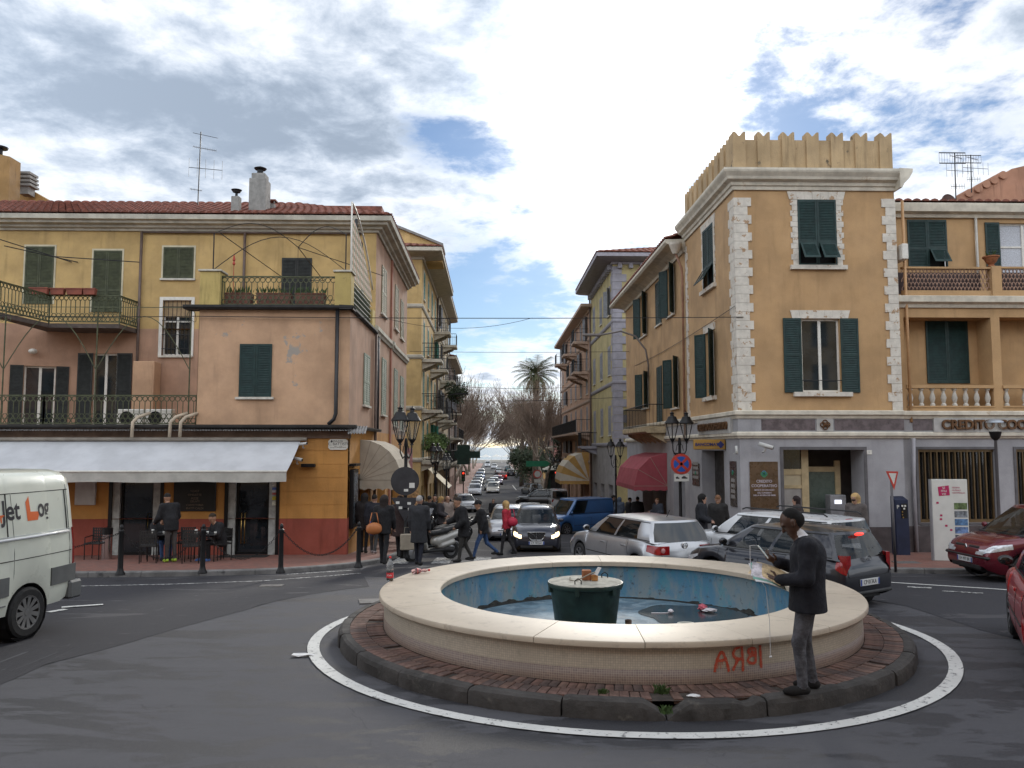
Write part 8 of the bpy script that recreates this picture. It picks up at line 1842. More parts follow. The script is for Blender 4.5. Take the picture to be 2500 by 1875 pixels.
# ------------------------------------------------------------------ bodies: one continuous skin grown round a posed skeleton
def sdf_mesh(prims,h,k=.028):
    P=np.array([[*p[0],p[2]] for p in prims]+[[*p[1],p[3]] for p in prims]); lo=(P[:,:3]-P[:,3:]).min(0)-3*h; hi=(P[:,:3]+P[:,3:]).max(0)+3*h
    n=np.ceil((hi-lo)/h).astype(int)+1; V=np.full(n,.2,np.float32); ax=[lo[i]+h*np.arange(n[i]) for i in range(3)]
    def dist(X,Y,Z,p):
        a,b,ra,rb,sc=np.array(p[0]),np.array(p[1]),p[2],p[3],p[5]; ab=(b-a)/sc; L=max(1e-9,float(ab@ab)); x,y,z=(X-a[0])/sc[0],(Y-a[1])/sc[1],(Z-a[2])/sc[2]
        t=np.clip((x*ab[0]+y*ab[1]+z*ab[2])/L,0,1); d=(np.sqrt((x-t*ab[0])**2+(y-t*ab[1])**2+(z-t*ab[2])**2)-(ra+(rb-ra)*t))*min(sc)
        return d if p[7] is None else np.maximum(d,p[7]-Z)
    for p in prims:
        r=max(p[2],p[3])*max(p[5])+.09; l=np.minimum(p[0],p[1])-r; u=np.maximum(p[0],p[1])+r
        s=[slice(max(0,int((l[i]-lo[i])/h)),min(n[i],int((u[i]-lo[i])/h)+2)) for i in range(3)]
        if any(q.stop<=q.start for q in s): continue
        X,Y,Z=np.meshgrid(ax[0][s[0]],ax[1][s[1]],ax[2][s[2]],indexing='ij',sparse=True); d=dist(X,Y,Z,p); v=V[s[0],s[1],s[2]]; kk=p[6] or k
        hh=np.maximum(kk-np.abs(v-d),0)/kk; V[s[0],s[1],s[2]]=np.minimum(v,d)-hh*hh*kk*.25
    ins=V<0; c=[ins[i:n[0]-1+i,j:n[1]-1+j,m:n[2]-1+m] for i in (0,1) for j in (0,1) for m in (0,1)]
    sm=sum(q.astype(np.int8) for q in c); act=(sm>0)&(sm<8); idx=-np.ones(act.shape,int); I=np.argwhere(act); idx[act]=np.arange(len(I))
    acc=np.zeros((len(I),3)); cnt=np.zeros(len(I)); co=[(i,j,m) for i in (0,1) for j in (0,1) for m in (0,1)]
    for a in range(8):
        for b in range(a+1,8):
            if sum(abs(co[a][q]-co[b][q]) for q in range(3))!=1: continue
            va=V[tuple((I+co[a]).T)]; vb=V[tuple((I+co[b]).T)]; m=(va<0)!=(vb<0); t=va[m]/(va[m]-vb[m]); acc[m]+=np.array(co[a])+(np.array(co[b])-np.array(co[a]))*t[:,None]; cnt[m]+=1
    verts=lo+h*(I+acc/cnt[:,None]); F=[]
    for d in range(3):
        e=[0,0,0]; e[d]=1; o=[q for q in range(3) if q!=d]
        A=ins[:-1] if d==0 else ins[:,:-1] if d==1 else ins[:,:,:-1]; B=ins[1:] if d==0 else ins[:,1:] if d==1 else ins[:,:,1:]
        E=np.argwhere(A!=B); 
        if not len(E): continue
        fl=A[tuple(E.T)]; q=[]
        for (u,w) in ((0,0),(1,0),(1,1),(0,1)): g=E.copy(); g[:,o[0]]-=u; g[:,o[1]]-=w; q.append(g)
        ok=np.all([(g>=0).all(1)&(g<np.array(act.shape)).all(1) for g in q],axis=0); q=[idx[tuple(g[ok].T)] for g in q]; q=np.stack(q,1); fl=fl[ok]; fl=fl if d!=1 else ~fl
        q[~fl]=q[~fl][:,::-1]; F.append(q)
    F=np.concatenate(F); F=F[(F>=0).all(1)]; C=verts[F].mean(1); best=np.full(len(C),9.); reg=np.zeros(len(C),int)
    for p in prims:
        d=dist(C[:,0],C[:,1],C[:,2],p); m=d<best; best[m]=d[m]; reg[m]=p[4]
    return verts,F,reg
def PR(a,b,ra,rb,reg,sc=(1,1,1),k=None,cut=None): return (np.array(a,float),np.array(b,float),ra,rb,reg,np.array(sc,float),k,cut)
def hand(pr,w,d,side,reg,curl=.6,s=1.0):
    """palm and five bent fingers; w wrist, d hand direction, side the thumb side"""
    w=np.array(w,float); d=np.array(d,float)/np.linalg.norm(d); t=np.array(side,float); t-=d*(t@d); t/=np.linalg.norm(t); nrm=np.cross(d,t)
    pr.append(PR(w,w+d*.085*s,.026*s,.034*s,reg,k=.012))
    for i,(o,l) in enumerate(((.030,.072),(.010,.082),(-.010,.076),(-.029,.058))):
        b=w+d*.085*s+t*o*s; m=b+(d*math.cos(curl*.6)+nrm*math.sin(curl*.6))*l*.55*s; e=m+(d*math.cos(curl*1.7)+nrm*math.sin(curl*1.7))*l*.5*s
        pr+= [PR(b,m,.0092*s,.0085*s,reg,k=.004),PR(m,e,.0085*s,.007*s,reg,k=.004)]
    b=w+d*.03*s+t*.03*s; m=b+(d*.6+t*.75+nrm*.2)*.045*s; pr+=[PR(b,m,.012*s,.0105*s,reg,k=.006),PR(m,m+(d*.9+t*.15+nrm*.35)*.035*s,.0105*s,.008*s,reg,k=.004)]
def body(J,C):
    """J joints (x right, y forward, z up); C clothing sizes. regions 0 skin 1 top 2 legs 3 shoes 4 hair 5 shirt"""
    pr=[]; f=C.get('fat',1.0); tk=C.get('top',.012)
    pel,ch,nk,hd=map(np.array,(J['pel'],J['ch'],J['nk'],J['hd'])); fw=np.array(J.get('fw',(0,1,0)),float)
    pr+= [PR(pel+(0,0,-.03),pel+(0,0,.06),.125*f,.125*f,2,(1.25,.9,1)),PR(pel*.6+ch*.4,ch,(.125+tk)*f,(.145+tk)*f,1,(1.22,.86,1)),PR(pel+(0,0,.03),pel*.5+ch*.5,(.125+tk)*f,(.125+tk)*f,1,(1.2,.9,1))]
    shl,shr=np.array(J['sl']),np.array(J['sr']); pr+= [PR(shl,shr,.062+tk,.062+tk,1),PR(ch,nk-(0,0,.03),.12*f,.05,1,(1.25,.85,1)),PR(nk-(0,0,.05),hd-(0,0,.07),.052,.05,0)]
    up=np.array(J.get('hup',(0,0,1)),float); hf=np.array(J.get('hf',fw),float)
    hc=np.array(hd); q_=C.get('hs',1.04); n0=len(pr)
    pr+= [PR(hc+up*.02-hf*.012,hc+up*.025-hf*.01,.095,.095,0,(.84,1.0,1.08)),PR(hc-up*.055+hf*.028,hc-up*.085+hf*.045,.058,.042,0,k=.03)]
    if C.get('face',1):
        rt_=np.cross(hf,up); pr+= [PR(hc+hf*.088+up*.01,hc+hf*.108-up*.022,.010,.015,0,k=.012),PR(hc+hf*.085-up*.058-rt_*.02,hc+hf*.085-up*.058+rt_*.02,.009,.009,0,k=.01),PR(hc+hf*.082+up*.03-rt_*.045,hc+hf*.082+up*.03+rt_*.045,.012,.012,0,k=.02)]
        for s in (-1,1): pr.append(PR(hc+rt_*s*.082-up*.02,hc+rt_*s*.085+up*.012-hf*.012,.013,.016,0,(.6,1,1.2),k=.006))
    hr=C.get('hair','short')
    if hr=='short': pr+= [PR(hc+up*.050-hf*.022,hc+up*.045-hf*.035,.092,.088,4,(.88,1.0,.96),k=.006)]
    if hr=='crop': pr+= [PR(hc+up*.040-hf*.030,hc+up*.005-hf*.045,.0905,.084,4,(.88,1.0,1.0),k=.004)]
    if hr in('long','bob'): e=.17 if hr=='bob' else .28; pr+= [PR(hc+up*.045-hf*.02,hc+up*.03-hf*.04,.105,.105,4,k=.01),PR(hc-hf*.05,hc-hf*.06-up*e,.105,.085,4,(1.1,.8,1),k=.02)]
    if hr=='cap': pr+= [PR(hc+up*.05-hf*.02,hc+up*.045-hf*.03,.103,.100,4,(.9,1.05,.85),k=.006),PR(hc+up*.045+hf*.08,hc+up*.03+hf*.15,.05,.035,4,(1.2,1,.3),k=.01)]
    if hr=='hood': pr+= [PR(hc+up*.035-hf*.02,hc-up*.02-hf*.03,.122,.115,1,k=.02),PR(hc-hf*.03,nk-(0,0,.02),.11,.10,1,k=.03)]
    pr[n0:]=[(hc+(p[0]-hc)*q_,hc+(p[1]-hc)*q_,p[2]*q_,p[3]*q_,*p[4:]) for p in pr[n0:]]
    if C.get('collar'): pr.append(PR(nk+(0,0,-.012)-fw*.012,nk+(0,0,.022)+fw*.012,.060,.054,C['collar'],k=.006))
    for s,n in ((-1,'l'),(1,'r')):
        hp,kn,an=np.array(J['h'+n]),np.array(J['k'+n]),np.array(J['a'+n]); lg=C.get('leg',1.0); pr+= [PR(hp,kn,.085*f*lg,.060*lg,2),PR(kn,an,.060*lg,.044*lg,2)]
        td=np.array(J.get('t'+n,fw),float); td/=np.linalg.norm(td); bs=C.get('shoe',3); pr+= [PR(an-td*.03+(0,0,-.045),an+td*.09+(0,0,-.055),.042,.044,bs,k=.012),PR(an+td*.09+(0,0,-.057),an+td*.155+(0,0,-.062),.042,.032,bs,k=.02)]
        sh,el,wr=np.array(J['s'+n]),np.array(J['e'+n]),np.array(J['w'+n]); pr+= [PR(sh,el,.056+tk,.046+tk,1),PR(el,el+(wr-el)*.93,.046+tk,.034+tk*.8,1)]
        hdv=np.array(J.get('f'+n,wr-el),float); hand(pr,wr-(wr-el)/np.linalg.norm(wr-el)*.01,hdv,J.get('u'+n,fw*.8+np.array((-s*.4,0,0.2))),C.get('glove',0),C.get('curl',.6))
    if C.get('coat'):
        z=C['coat']; mid=(np.array(J['kl'])+np.array(J['kr']))/2; bt=pel*.25+mid*.75; bt[2]=z+.1
        pr+= [PR(pel+(0,0,.05),bt-(0,0,.1),.15*f,.178*f,1,(1.2,.95,1),k=.02,cut=z)]
    if C.get('hem'): pr.append(PR(pel+(0,0,.14),pel+(0,0,-C['hem']-.08),.14*f,.160*f,1,(1.22,.98,1),k=.015,cut=pel[2]-C['hem']-.05))
    return pr
def person(label,loc,rz,J,C,cols,h=.022,s=1.0,group=None,name='person'):
    pr=body(J,C); v,F,reg=sdf_mesh(pr,h); me=bpy.data.meshes.new('body'); me.from_pydata([tuple(x) for x in v],[],[tuple(map(int,f)) for f in F])
    for i,c in enumerate(cols): me.materials.append(c if not isinstance(c,tuple) else mk('cloth %.3f %.3f %.3f'%c,c,.85,var=.18,vs=9,bump=.9,fold=14))
    me.polygons.foreach_set('material_index',[int(r) for r in reg]); me.polygons.foreach_set('use_smooth',[True]*len(me.polygons)); me.update()
    o=bpy.data.objects.new(name,me); COL.objects.link(o); o.location=loc; o.rotation_euler=(0,0,rz); o.scale=(s,s,s); tag(o,label,'person',group); return o
def stand(stride=0.0,lean=0.0,arm=.15,elb=.25,bow=.0,sit=False,**k):
    """a simple pose: stride>0 walks"""
    J={}; pel=np.array((0,0,.94-.04*stride)); J['pel']=pel; J['ch']=pel+(0,lean*.36,.36); J['nk']=pel+(0,lean*.54+.01,.55); J['hd']=J['nk']+np.array((0,.03+bow*.09,.135-bow*.03)); 
    J['hf']=(0,math.cos(bow),-math.sin(bow)); J['hup']=(0,math.sin(bow),math.cos(bow))
    for s,n,ph in ((-1,'l',1),(1,'r',-1)):
        J['h'+n]=pel+(s*.085,0,-.04); J['s'+n]=J['ch']+np.array((s*.185,.0,.11))
        a=ph*stride*.42; kb=.05+(stride*.45 if ph<0 else stride*.08)
        kn=J['h'+n]+.44*np.array((0,math.sin(a+kb*.3),-math.cos(a+kb*.3))); J['k'+n]=kn; J['a'+n]=kn+.40*np.array((0,math.sin(a-kb),-math.cos(a-kb)))
        b=-ph*(stride*.35)+arm*.3; el=J['s'+n]+.29*np.array((s*(.10+arm*.3),math.sin(b),-math.cos(b))); J['e'+n]=el; b2=b+elb; J['w'+n]=el+.25*np.array((s*.02-s*elb*.12,math.sin(b2),-math.cos(b2)))
    lo=min(J['al'][2],J['ar'][2])-.10
    for q in list(J):
        if q in('hf','hup'): continue
        J[q]=np.array(J[q])-np.array((0,0,lo))
    J.update(k); return J
SK=mk('light skin',(.42,.25,.18),.5,var=.08,vs=20); SKD=mk('dark skin',(.075,.038,.024),.45,var=.1,vs=20); SK2=mk('tan skin',(.36,.20,.13),.5,var=.08,vs=20)
BLKC=(.012,.012,.014); NAVC=(.014,.016,.026); DENIM=mk('blue denim',(.035,.07,.16),.9,var=.25,vs=14,bump=.4,bs=120); GDEN=mk('washed grey denim',(.085,.085,.095),.9,var=.4,vs=10,bump=1.0,fold=22); HB=(.012,.009,.008); HG=(.30,.29,.28); HBL=(.42,.27,.11); HBR=(.07,.035,.02); SHO=(.012,.011,.011); SHIRT=(.6,.6,.6)
# the man with the phone on the fountain kerb; he faces left
ft=atZ(1972,1692,.17); MX,MY=float(ft[0]),float(ft[1])+.02
# local: x right, y forward (turned to face picture-left, a little away)
J=dict(pel=(0,-.03,.96),ch=(0,-.045,1.31),nk=(0,.015,1.50),hd=(0,.10,1.63),hf=(0,.80,-.60),hup=(0,.60,.80),hl=(-.085,-.03,.92),hr=(.085,-.03,.92),kl=(-.09,.07,.50),kr=(.11,.0,.50),al=(-.10,.045,.098),ar=(.14,-.07,.098),tl=(-.12,1,0),tr=(.16,1,0),
  sl=(-.185,-.03,1.42),sr=(.185,-.03,1.42),el=(-.25,-.0,1.13),er=(.20,.02,1.15),wl=(-.12,.245,1.085),wr=(.05,.25,1.24),fl=(.30,.9,.10),fr=(-.25,.85,.45),ul=(-.1,.25,1),ur=(-.8,.1,.6))
Cm=dict(top=.026,hair='crop',hem=.12,collar=5,leg=1.06,curl=.75,fat=1.17,hs=1.07); pr=body(J,Cm)
v,F,reg=sdf_mesh([p for p in pr if not(p[2]<.0125 and p[4]==0 and p[0][2]<1.4)],.0095)
hp=[p for p in pr if p[4]==0 and p[0][2]<1.4]; v2,F2,r2=sdf_mesh(hp,.0040,.006); V_=np.concatenate([v,v2]); F_=np.concatenate([F,F2+len(v)]); R2=np.concatenate([reg,r2])
me=bpy.data.meshes.new('body'); me.from_pydata([tuple(x) for x in V_],[],[tuple(map(int,f)) for f in F_])
for c in (SKD,mk('black blazer cloth',(.0085,.009,.014),.88,var=.25,vs=6,bump=1.0,fold=11),GDEN,mk('black suede',(.010,.009,.009),.85,var=.2),mk('cropped black hair',(.006,.005,.005),.95,var=.2,bump=1.0,bs=160),SHIRT):
    me.materials.append(c if not isinstance(c,tuple) else mk('white shirt cotton',(.6,.6,.62),.8,var=.06))
me.polygons.foreach_set('material_index',[int(r) for r in R2]); me.polygons.foreach_set('use_smooth',[True]*len(me.polygons)); me.update()
MR=R_(74); man=bpy.data.objects.new('person',me); COL.objects.link(man); man.location=(MX,MY,.165); man.rotation_euler=(0,0,MR); tag(man,'man in black blazer and grey jeans reading a phone on the fountain kerb','person')
MM=Matrix.Translation((MX,MY,.165))@Matrix.Rotation(MR,4,'Z')
def W3(p): return MM@Vector(p)
# phone, papers, earphone cord
ph=thing('mobile_phone','white mobile phone held up by the man at the fountain','phone',tuple(W3((.015,.375,1.335))),MR); m=MB().cbx(-.038,.038,-.005,.005,-.078,.078,.004); m.xf(Matrix.Rotation(R_(-38),4,'X')); m.build('case',SWH,ph); m=MB().bx(-.034,.034,-.0075,-.0055,-.066,.066); m.xf(Matrix.Rotation(R_(-38),4,'X')); m.build('screen',mk('phone screen',(.25,.33,.35),.1,var=0,emit=((.6,.75,.8),.35)),ph)
pp=thing('magazine','stack of colourful papers and a folder held at the man\'s waist','magazine',tuple(W3((-.03,.34,1.115))),MR)
for i,(c,dz,a,nm) in enumerate((((.62,.63,.64),-.012,.16,'white_sheets'),((.16,.36,.30),-.002,.10,'green_folder'),((.50,.47,.50),.010,.02,'cover_page'),((.50,.38,.22),.020,-.14,'cover_page'))):
    m=MB(); n=8; vs=[]
    for j in range(n+1):
        t=j/n-.5
        for q in (-.155,.145): vs.append((q*(1-.1*i),t*.32,dz+.02*math.cos(t*3)+q*.36)); vs.append((q*(1-.1*i),t*.32,dz-.004+.02*math.cos(t*3)+q*.36))
    m.add(vs,[(4*j,4*j+2,4*j+6,4*j+4) for j in range(n)]+[(4*j+1,4*j+5,4*j+7,4*j+3) for j in range(n)]+[(4*j,4*j+4,4*j+5,4*j+1) for j in range(n)]+[(4*j+2,4*j+3,4*j+7,4*j+6) for j in range(n)]); m.xf(Matrix.Rotation(R_(18),4,'X')@Matrix.Rotation(a*2,4,'Z')); m.build(nm,mk('paper %d'%i,c,.55,var=.45 if i>1 else .1,vs=14),pp)
CORD=mk('white cord',(.62,.62,.62),.5,var=0); a=W3((.015,.43,1.40)); b=W3((.0,.50,1.22)); c=W3((-.06,.36,1.0)); d=W3((-.06,.33,.36))
tag(MB().tube([a,a+(b-a)*.3+Vector((-.05,0,.05)),b,(b+c)/2+Vector((-.02,-.03,0)),c,c+(d-c)*.5+Vector((.012,0,0)),d,d+Vector((-.01,0,-.012)),d+Vector((.005,0,-.03))],.0032,5).tube([d+Vector((-.012,0,-.03)),d+Vector((.012,0,-.02))],.009,6).build('earphone_cord',CORD,None,True),'white earphone cord dangling from the man\'s phone','cord')
# passers-by: (label, pixel foot x,y, dz, heading, height scale, pose, clothes, colours)
def at_px(x,y,dz=0): p=onground(x,y,dz); return (float(p[0]),float(p[1]),float(p[2]))
def face(h): return math.atan2(h[1],h[0])-math.pi/2
def walker(label,pos,hd_,sc,J,C,cols,**k): return person(label,pos,face(hd_),J,C,cols,.021 if pos[1]<36 else .03,sc,**k)
walker('woman in black jacket and boots with an orange shoulder bag, seen from behind',at_px(936,1378,.12),(.15,1),.97,stand(.45),dict(hair='long',top=.03,hem=.12,shoe=3),(SK,BLKC,BLKC,SHO,(.02,.014,.012),SHIRT))
walker('woman with bushy brown hair in a dark brown coat walking beside the cafe',at_px(975,1362,.12),(.2,1),.97,stand(.5),dict(hair='long',top=.045,coat=.62,fat=1.1),(SK,(.030,.017,.016),BLKC,SHO,(.022,.010,.008),SHIRT))
walker('person in dark hooded coat and grey trousers with a blue bag by the awning',at_px(912,1352,.12),(.1,1),1.0,stand(.4),dict(hair='short',top=.04,hem=.16),(SK,(.016,.017,.024),(.05,.05,.05),(.25,.22,.22),HB,SHIRT))
walker('grey-haired man in a long charcoal overcoat crossing at the corner',at_px(1022,1380,0),(.25,1),1.03,stand(.3),dict(hair='short',top=.035,coat=.58,fat=1.08,collar=1),(SK,mk('charcoal overcoat',(.028,.029,.033),.95,var=.2,vs=9),NAVC,SHO,HG,SHIRT))
walker('man in black quilted jacket leaning over the pale scooter',at_px(1132,1372,0),(-.9,-.25),1.02,stand(.5,.22,.5,.9,.3),dict(hair='short',top=.05,hem=.22,fat=1.08),(SK2,BLKC,(.035,.033,.030),SHO,(.02,.016,.013),SHIRT))
walker('man in black jacket, jeans and peaked cap striding left across the street',at_px(1180,1364,0),(-1,-.1),1.0,stand(.95,.2,.2,.6,.25),dict(hair='cap',top=.035,hem=.12,fat=1.08),(SK2,BLKC,DENIM,SHO,BLKC,SHIRT))
walker('blonde woman in a red jacket and dark trousers walking across the street',at_px(1238,1356,0),(-1,.35),.96,stand(.55,.05),dict(hair='bob',top=.03,hem=.02),(SK,(.36,.022,.04),(.022,.02,.022),SHO,HBL,SHIRT))
walker('woman in black coat carrying a dark handbag alone up the street',(0.12,51.2,gz(51.2)),(.02,-1),.97,stand(.35),dict(hair='short',top=.04,coat=.75),(SK,BLKC,BLKC,SHO,HBR,SHIRT))
RB=random.Random(12)
for i,(lb,x,y,hy,top_,hc_,hs) in enumerate((('dark-haired pedestrian behind the overcoat man near the lamp post',1048,30,(.3,1),BLKC,HB,'short'),('pedestrian with pale hair near the second lamp post on the left',1075,31.5,(1,-.2),(.05,.045,.05),HBL,'bob'),('bald man in a pale coat by the second lamp post on the left',1092,33,(.6,-1),(.33,.27,.24),(.42,.25,.18),'crop'),('pedestrian in black beside the parked scooters on the left',1062,32.5,(0,-1),BLKC,HB,'short'),('auburn-haired woman in black coat at the grey shopfront right of the blue van',1468,43.5,(-.7,-1),BLKC,(.12,.04,.02),'bob'),('hunched person in black next to the lamp post right of the blue van',1496,44,(.5,-1),BLKC,HB,'bob'),('person with grey blue hood under the edge of the red awning',1512,42.5,(.2,1),(.10,.13,.18),(.10,.13,.18),'hood'),('dark-haired person stooping under the red awning',1535,40.5,(1,.3),BLKC,HB,'short'),('broad man in black jacket under the middle of the red awning',1556,39,(.3,1),(.016,.017,.02),HB,'short'),('person with light brown hair in a blue grey jacket under the red awning',1606,35,(-.8,-.5),(.055,.065,.085),(.16,.08,.035),'short'),('woman with long black hair in a dark parka by the bank wall',1712,22.4,(1,-.5),(.014,.015,.02),(.006,.005,.005),'long'),('person in a black coat with fur collar walking away along the bank',1752,23.2,(.4,1),(.016,.015,.015),(.16,.08,.04),'short'),('person with tied-back dark hair at the bank entrance',1946,23.3,(-1,.2),(.05,.04,.04),(.02,.012,.012),'bob'))):
    p=atY(x,1200,y); dz=.12 if y<24 or x<1100 or x>1400 else 0
    walker(lb,(float(p[0]),y,gz(y)+dz),hy,RB.uniform(.95,1.04),stand(RB.uniform(.05,.35),0,RB.uniform(0,.4),RB.uniform(.2,1.4),RB.uniform(0,.3)),dict(hair=hs,top=.045,hem=.2,fat=1.08 if 'broad' not in lb else 1.25,collar=4 if 'fur' in lb else None),(SK,top_,BLKC,SHO,hc_,SHIRT))
for i,(lb,x,y,hy) in enumerate((('dark pedestrian half hidden left of the overcoat man',1000,25.5,(.2,1)),('dark pedestrian between the woman with orange bag and the cafe wall',890,25.2,(.1,1)),('pedestrian in black right behind the round sign post',1010,28.5,(-.1,-1)),('pedestrian in dark coat further up the left pavement',1030,35,(.1,1)),('dark pedestrian by the cream awning on the left',1058,40,(0,-1)),('pedestrian in black crossing behind the pale scooter',1095,36,(1,0)),('dark figure by the third lamp post on the left',1085,45,(0,1)))):
    p=atY(x,1200,y); walker(lb,(float(p[0]),y,gz(y)+(.12 if p[0]<-2.9 else 0)),hy,RB.uniform(.95,1.04),stand(RB.uniform(.2,.5),0,.2,.4,.1),dict(hair=('short','long','short','bob','short','cap','short')[i],top=.045,hem=.2,fat=1.08),(SK,((.014,.014,.017),(.022,.018,.018),BLKC,(.018,.02,.03),BLKC,(.03,.022,.018),BLKC)[i],BLKC,SHO,(.014,.011,.010),SHIRT))
p=atY(2092,1300,20.2); B_=walker('blonde woman in sunglasses and grey brown jacket beside the dark graphite car',(float(p[0]),20.2,gz(20.2)+.12),(-.75,-.6),.98,stand(.2),dict(hair='bob',top=.035,hem=.12),(SK,(.10,.085,.08),BLKC,SHO,(.45,.30,.13),SHIRT))
hd0=Vector((float(p[0]),20.2,gz(20.2)+.12)); dv=Vector((-.78,-.62,0)); tag(MB().ell(tuple(hd0+dv*.125+Vector((0,0,1.60))),(.06,.06,.022),10,6).build('sunglasses',BLK,None,True),'dark sunglasses worn by the blonde woman','sunglasses')
# bags
def bag(label,pos,s,mat,rz=0.0,handle=True):
    T=thing('shoulder_bag',label,'bag',pos,rz); m=MB().ell((0,0,0),(s[0],s[1],s[2]),14,9); m.v=[(x*(1+.25*max(0,-z/s[2])),y,z if z<0 else z*.8) for x,y,z in m.v]; m.build('pouch',mat,T,True)
    if handle: MB().tube([(-s[0]*.6,0,s[2]*.5),(-s[0]*.3,0,s[2]*2.2),(s[0]*.3,0,s[2]*2.2),(s[0]*.6,0,s[2]*.5)],.014,5).build('strap',mat,T,True)
w=at_px(936,1378,.12); bag('orange leather shoulder bag on the woman by the cafe corner',(w[0]-.22,w[1]-.18,w[2]+.93),(.20,.10,.17),mk('orange leather',(.42,.15,.05),.55,var=.15),.3)
w=at_px(1010,1374,0); T=thing('shopping_bag','large pale paper shopping bag beside the overcoat man','bag',(w[0]-.18,w[1]-.05,w[2]+.36),.2); PB=mk('pale paper bag',(.36,.31,.24),.8,var=.15); MB().cbx(-.19,.19,-.07,.07,0,.44,.02).build('paper_body',PB,T); MB().tube([(-.09,0,.43),(-.07,0,.62),(.07,0,.62),(.09,0,.43)],.008,4).build('handle',PB,T)
w=(0.12-.3,51.1,gz(51.2)); bag('black handbag of the woman walking alone up the street',(w[0],w[1],w[2]+.75),(.2,.1,.16),PLASTIC)
w=at_px(912,1352,.12); bag('blue plastic bag carried past the beige awning',(w[0]-.02,w[1]-.3,w[2]+.72),(.11,.08,.13),mk('blue plastic',(.03,.07,.3),.5,var=.2)); w=at_px(1238,1356,0); bag('red shoulder bag on the back of the blonde woman',(w[0]+.14,w[1]-.12,w[2]+1.08),(.19,.12,.17),mk('red nylon',(.40,.02,.05),.6,var=.2))
# cafe guests and furniture
def seated(**k):
    J=dict(pel=(0,0,.50),ch=(0,.10,.84),nk=(0,.17,1.02),hd=(0,.25,1.14),hf=(0,.85,-.5),hup=(0,.5,.85),hl=(-.09,0,.48),hr=(.09,0,.48),kl=(-.13,.42,.50),kr=(.13,.42,.50),al=(-.13,.40,.10),ar=(.13,.46,.10),sl=(-.185,.11,.94),sr=(.185,.11,.94),el=(-.25,.22,.69),er=(.25,.22,.69),wl=(-.07,.42,.76),wr=(.07,.42,.76)); J.update(k); return J
zc_=lambda y:gz(y)+.12
def cf(x,y,Y): p=atY(x,y,Y); return (float(p[0]),Y,zc_(Y))
person('man in a black hooded jacket sitting at the cafe table right of the menu board',cf(540,1300,22.3),face((-.75,-.65)),seated(),dict(hair='short',top=.04,hem=.05),(SK2,BLKC,BLKC,(.06,.12,.3),(.03,.02,.012),SHIRT),.021)
person('person in black sitting half hidden behind the standing cafe guest',cf(386,1300,22.6),face((.75,-.6)),seated(),dict(hair='short',top=.04,hem=.05),(SK2,BLKC,DENIM,SHO,HB,SHIRT),.021)
person('man in black jacket and grey trousers bending over the cafe table',cf(418,1300,21.6),face((-.75,.65)),stand(.12,.35,.6,.9,.4),dict(hair='short',top=.035,hem=.1),(SK2,BLKC,(.065,.058,.055),(.35,.5,.05),HB,SHIRT),.021)
WIC=mk('dark woven chair',(.022,.021,.02),.7,var=.3,vs=30)
def chair(label,pos,rz):
    T=thing('cafe_chair',label,'chair',pos,rz,'dark woven cafe chairs')
    MB().cbx(-.22,.22,-.22,.22,.43,.47,.01).build('seat',WIC,T); m=MB()
    for i in range(7): m.bx(-.2+i*.06,-.17+i*.06,-.225,-.205,.5,.84)
    for i in range(5): m.bx(-.21,.21,-.224,-.206,.52+i*.075,.55+i*.075)
    stuff(m.build('backrest',WIC,T))
    for x in (-.2,.2):
        MB().tube([(x,-.2,0),(x,-.215,.86)],.014,5).build('leg',BLK,T); MB().tube([(x,.2,0),(x,.2,.45),(x,.2,.62),(x,-.2,.64)],.014,5).build('leg',BLK,T)
for i,(x,Y,a,lb) in enumerate(((540,22.35,2.4,'under the seated man right of the menu board'),(386,22.65,-2.3,'under the half hidden guest'),(500,22.9,3.1,'against the wall below the menu board'),(452,22.9,3.1,'against the wall left of the menu board'),(235,22.8,3.1,'alone at the far left beside the ashtray bin'),(365,21.4,.3,'nearest the kerb on the left'),(470,21.3,.2,'nearest the kerb in the middle'))): chair('dark woven cafe chair '+lb,cf(x,1300,Y),a)
for i,(x,Y,lb) in enumerate(((505,22.0,'low dark cafe table with cups before the seated man'),(400,22.1,'low dark cafe table beside the bending man'))):
    T=thing('cafe_table',lb,'table',cf(x,1300,Y),0,'cafe tables under the awning'); MB().cbx(-.36,.36,-.34,.34,.70,.73,.01).build('table_top',BLK,T)
    for a in (-.3,.3): MB().tube([(a,-.28,0),(a,-.28,.7)],.016,5).build('leg',BLK,T); MB().tube([(a,.28,0),(a,.28,.7)],.016,5).build('leg',BLK,T)
    c0=cf(x,1300,Y)
    for j,(dx,hh,nm,l2) in enumerate(((-.25,.12,'napkin_box','white napkin holder on the cafe table'),(.05,.07,'cup','white cup on the cafe table'),(.26,.06,'cup','white cup at the table edge'))): tag(MB().lathe([(0,0),(.03,0),(.038,hh),(.03,hh)],10,(c0[0]+dx,c0[1]-.1,c0[2]+.731)).build(nm,SWH,None,True),l2+(' before the seated man' if i==0 else ' beside the bending man'),'cup' if nm=='cup' else 'holder')
c0=cf(262,1300,22.9); T=thing('ashtray_bin','tall shiny steel ashtray bin by the left cafe door','bin',c0); MB().lathe([(.14,0),(.14,.68),(.0,.68)],16).build('drum',CHR,T,30.0); MB().lathe([(.145,.68),(.145,.85),(.13,.86),(0,.84)],16).build('top',BLK,T,30.0)
c0=cf(610,1300,23.6); tag(MB().cbx(c0[0]-.9,c0[0]+.5,23.2,23.9,c0[2],c0[2]+.018,.004).build('door_mat',mk('black mat',(.015,.015,.015),.95),None),'black door mat at the right cafe door','mat')
c0=cf(245,1190,24.5); tag(MB().cbx(c0[0]-.75,c0[0]-.15,24.50,24.585,zf(1230),zf(1172),.01).build('wall_notice_board',LT,None),'white notice board on the cafe wall behind the van','board')
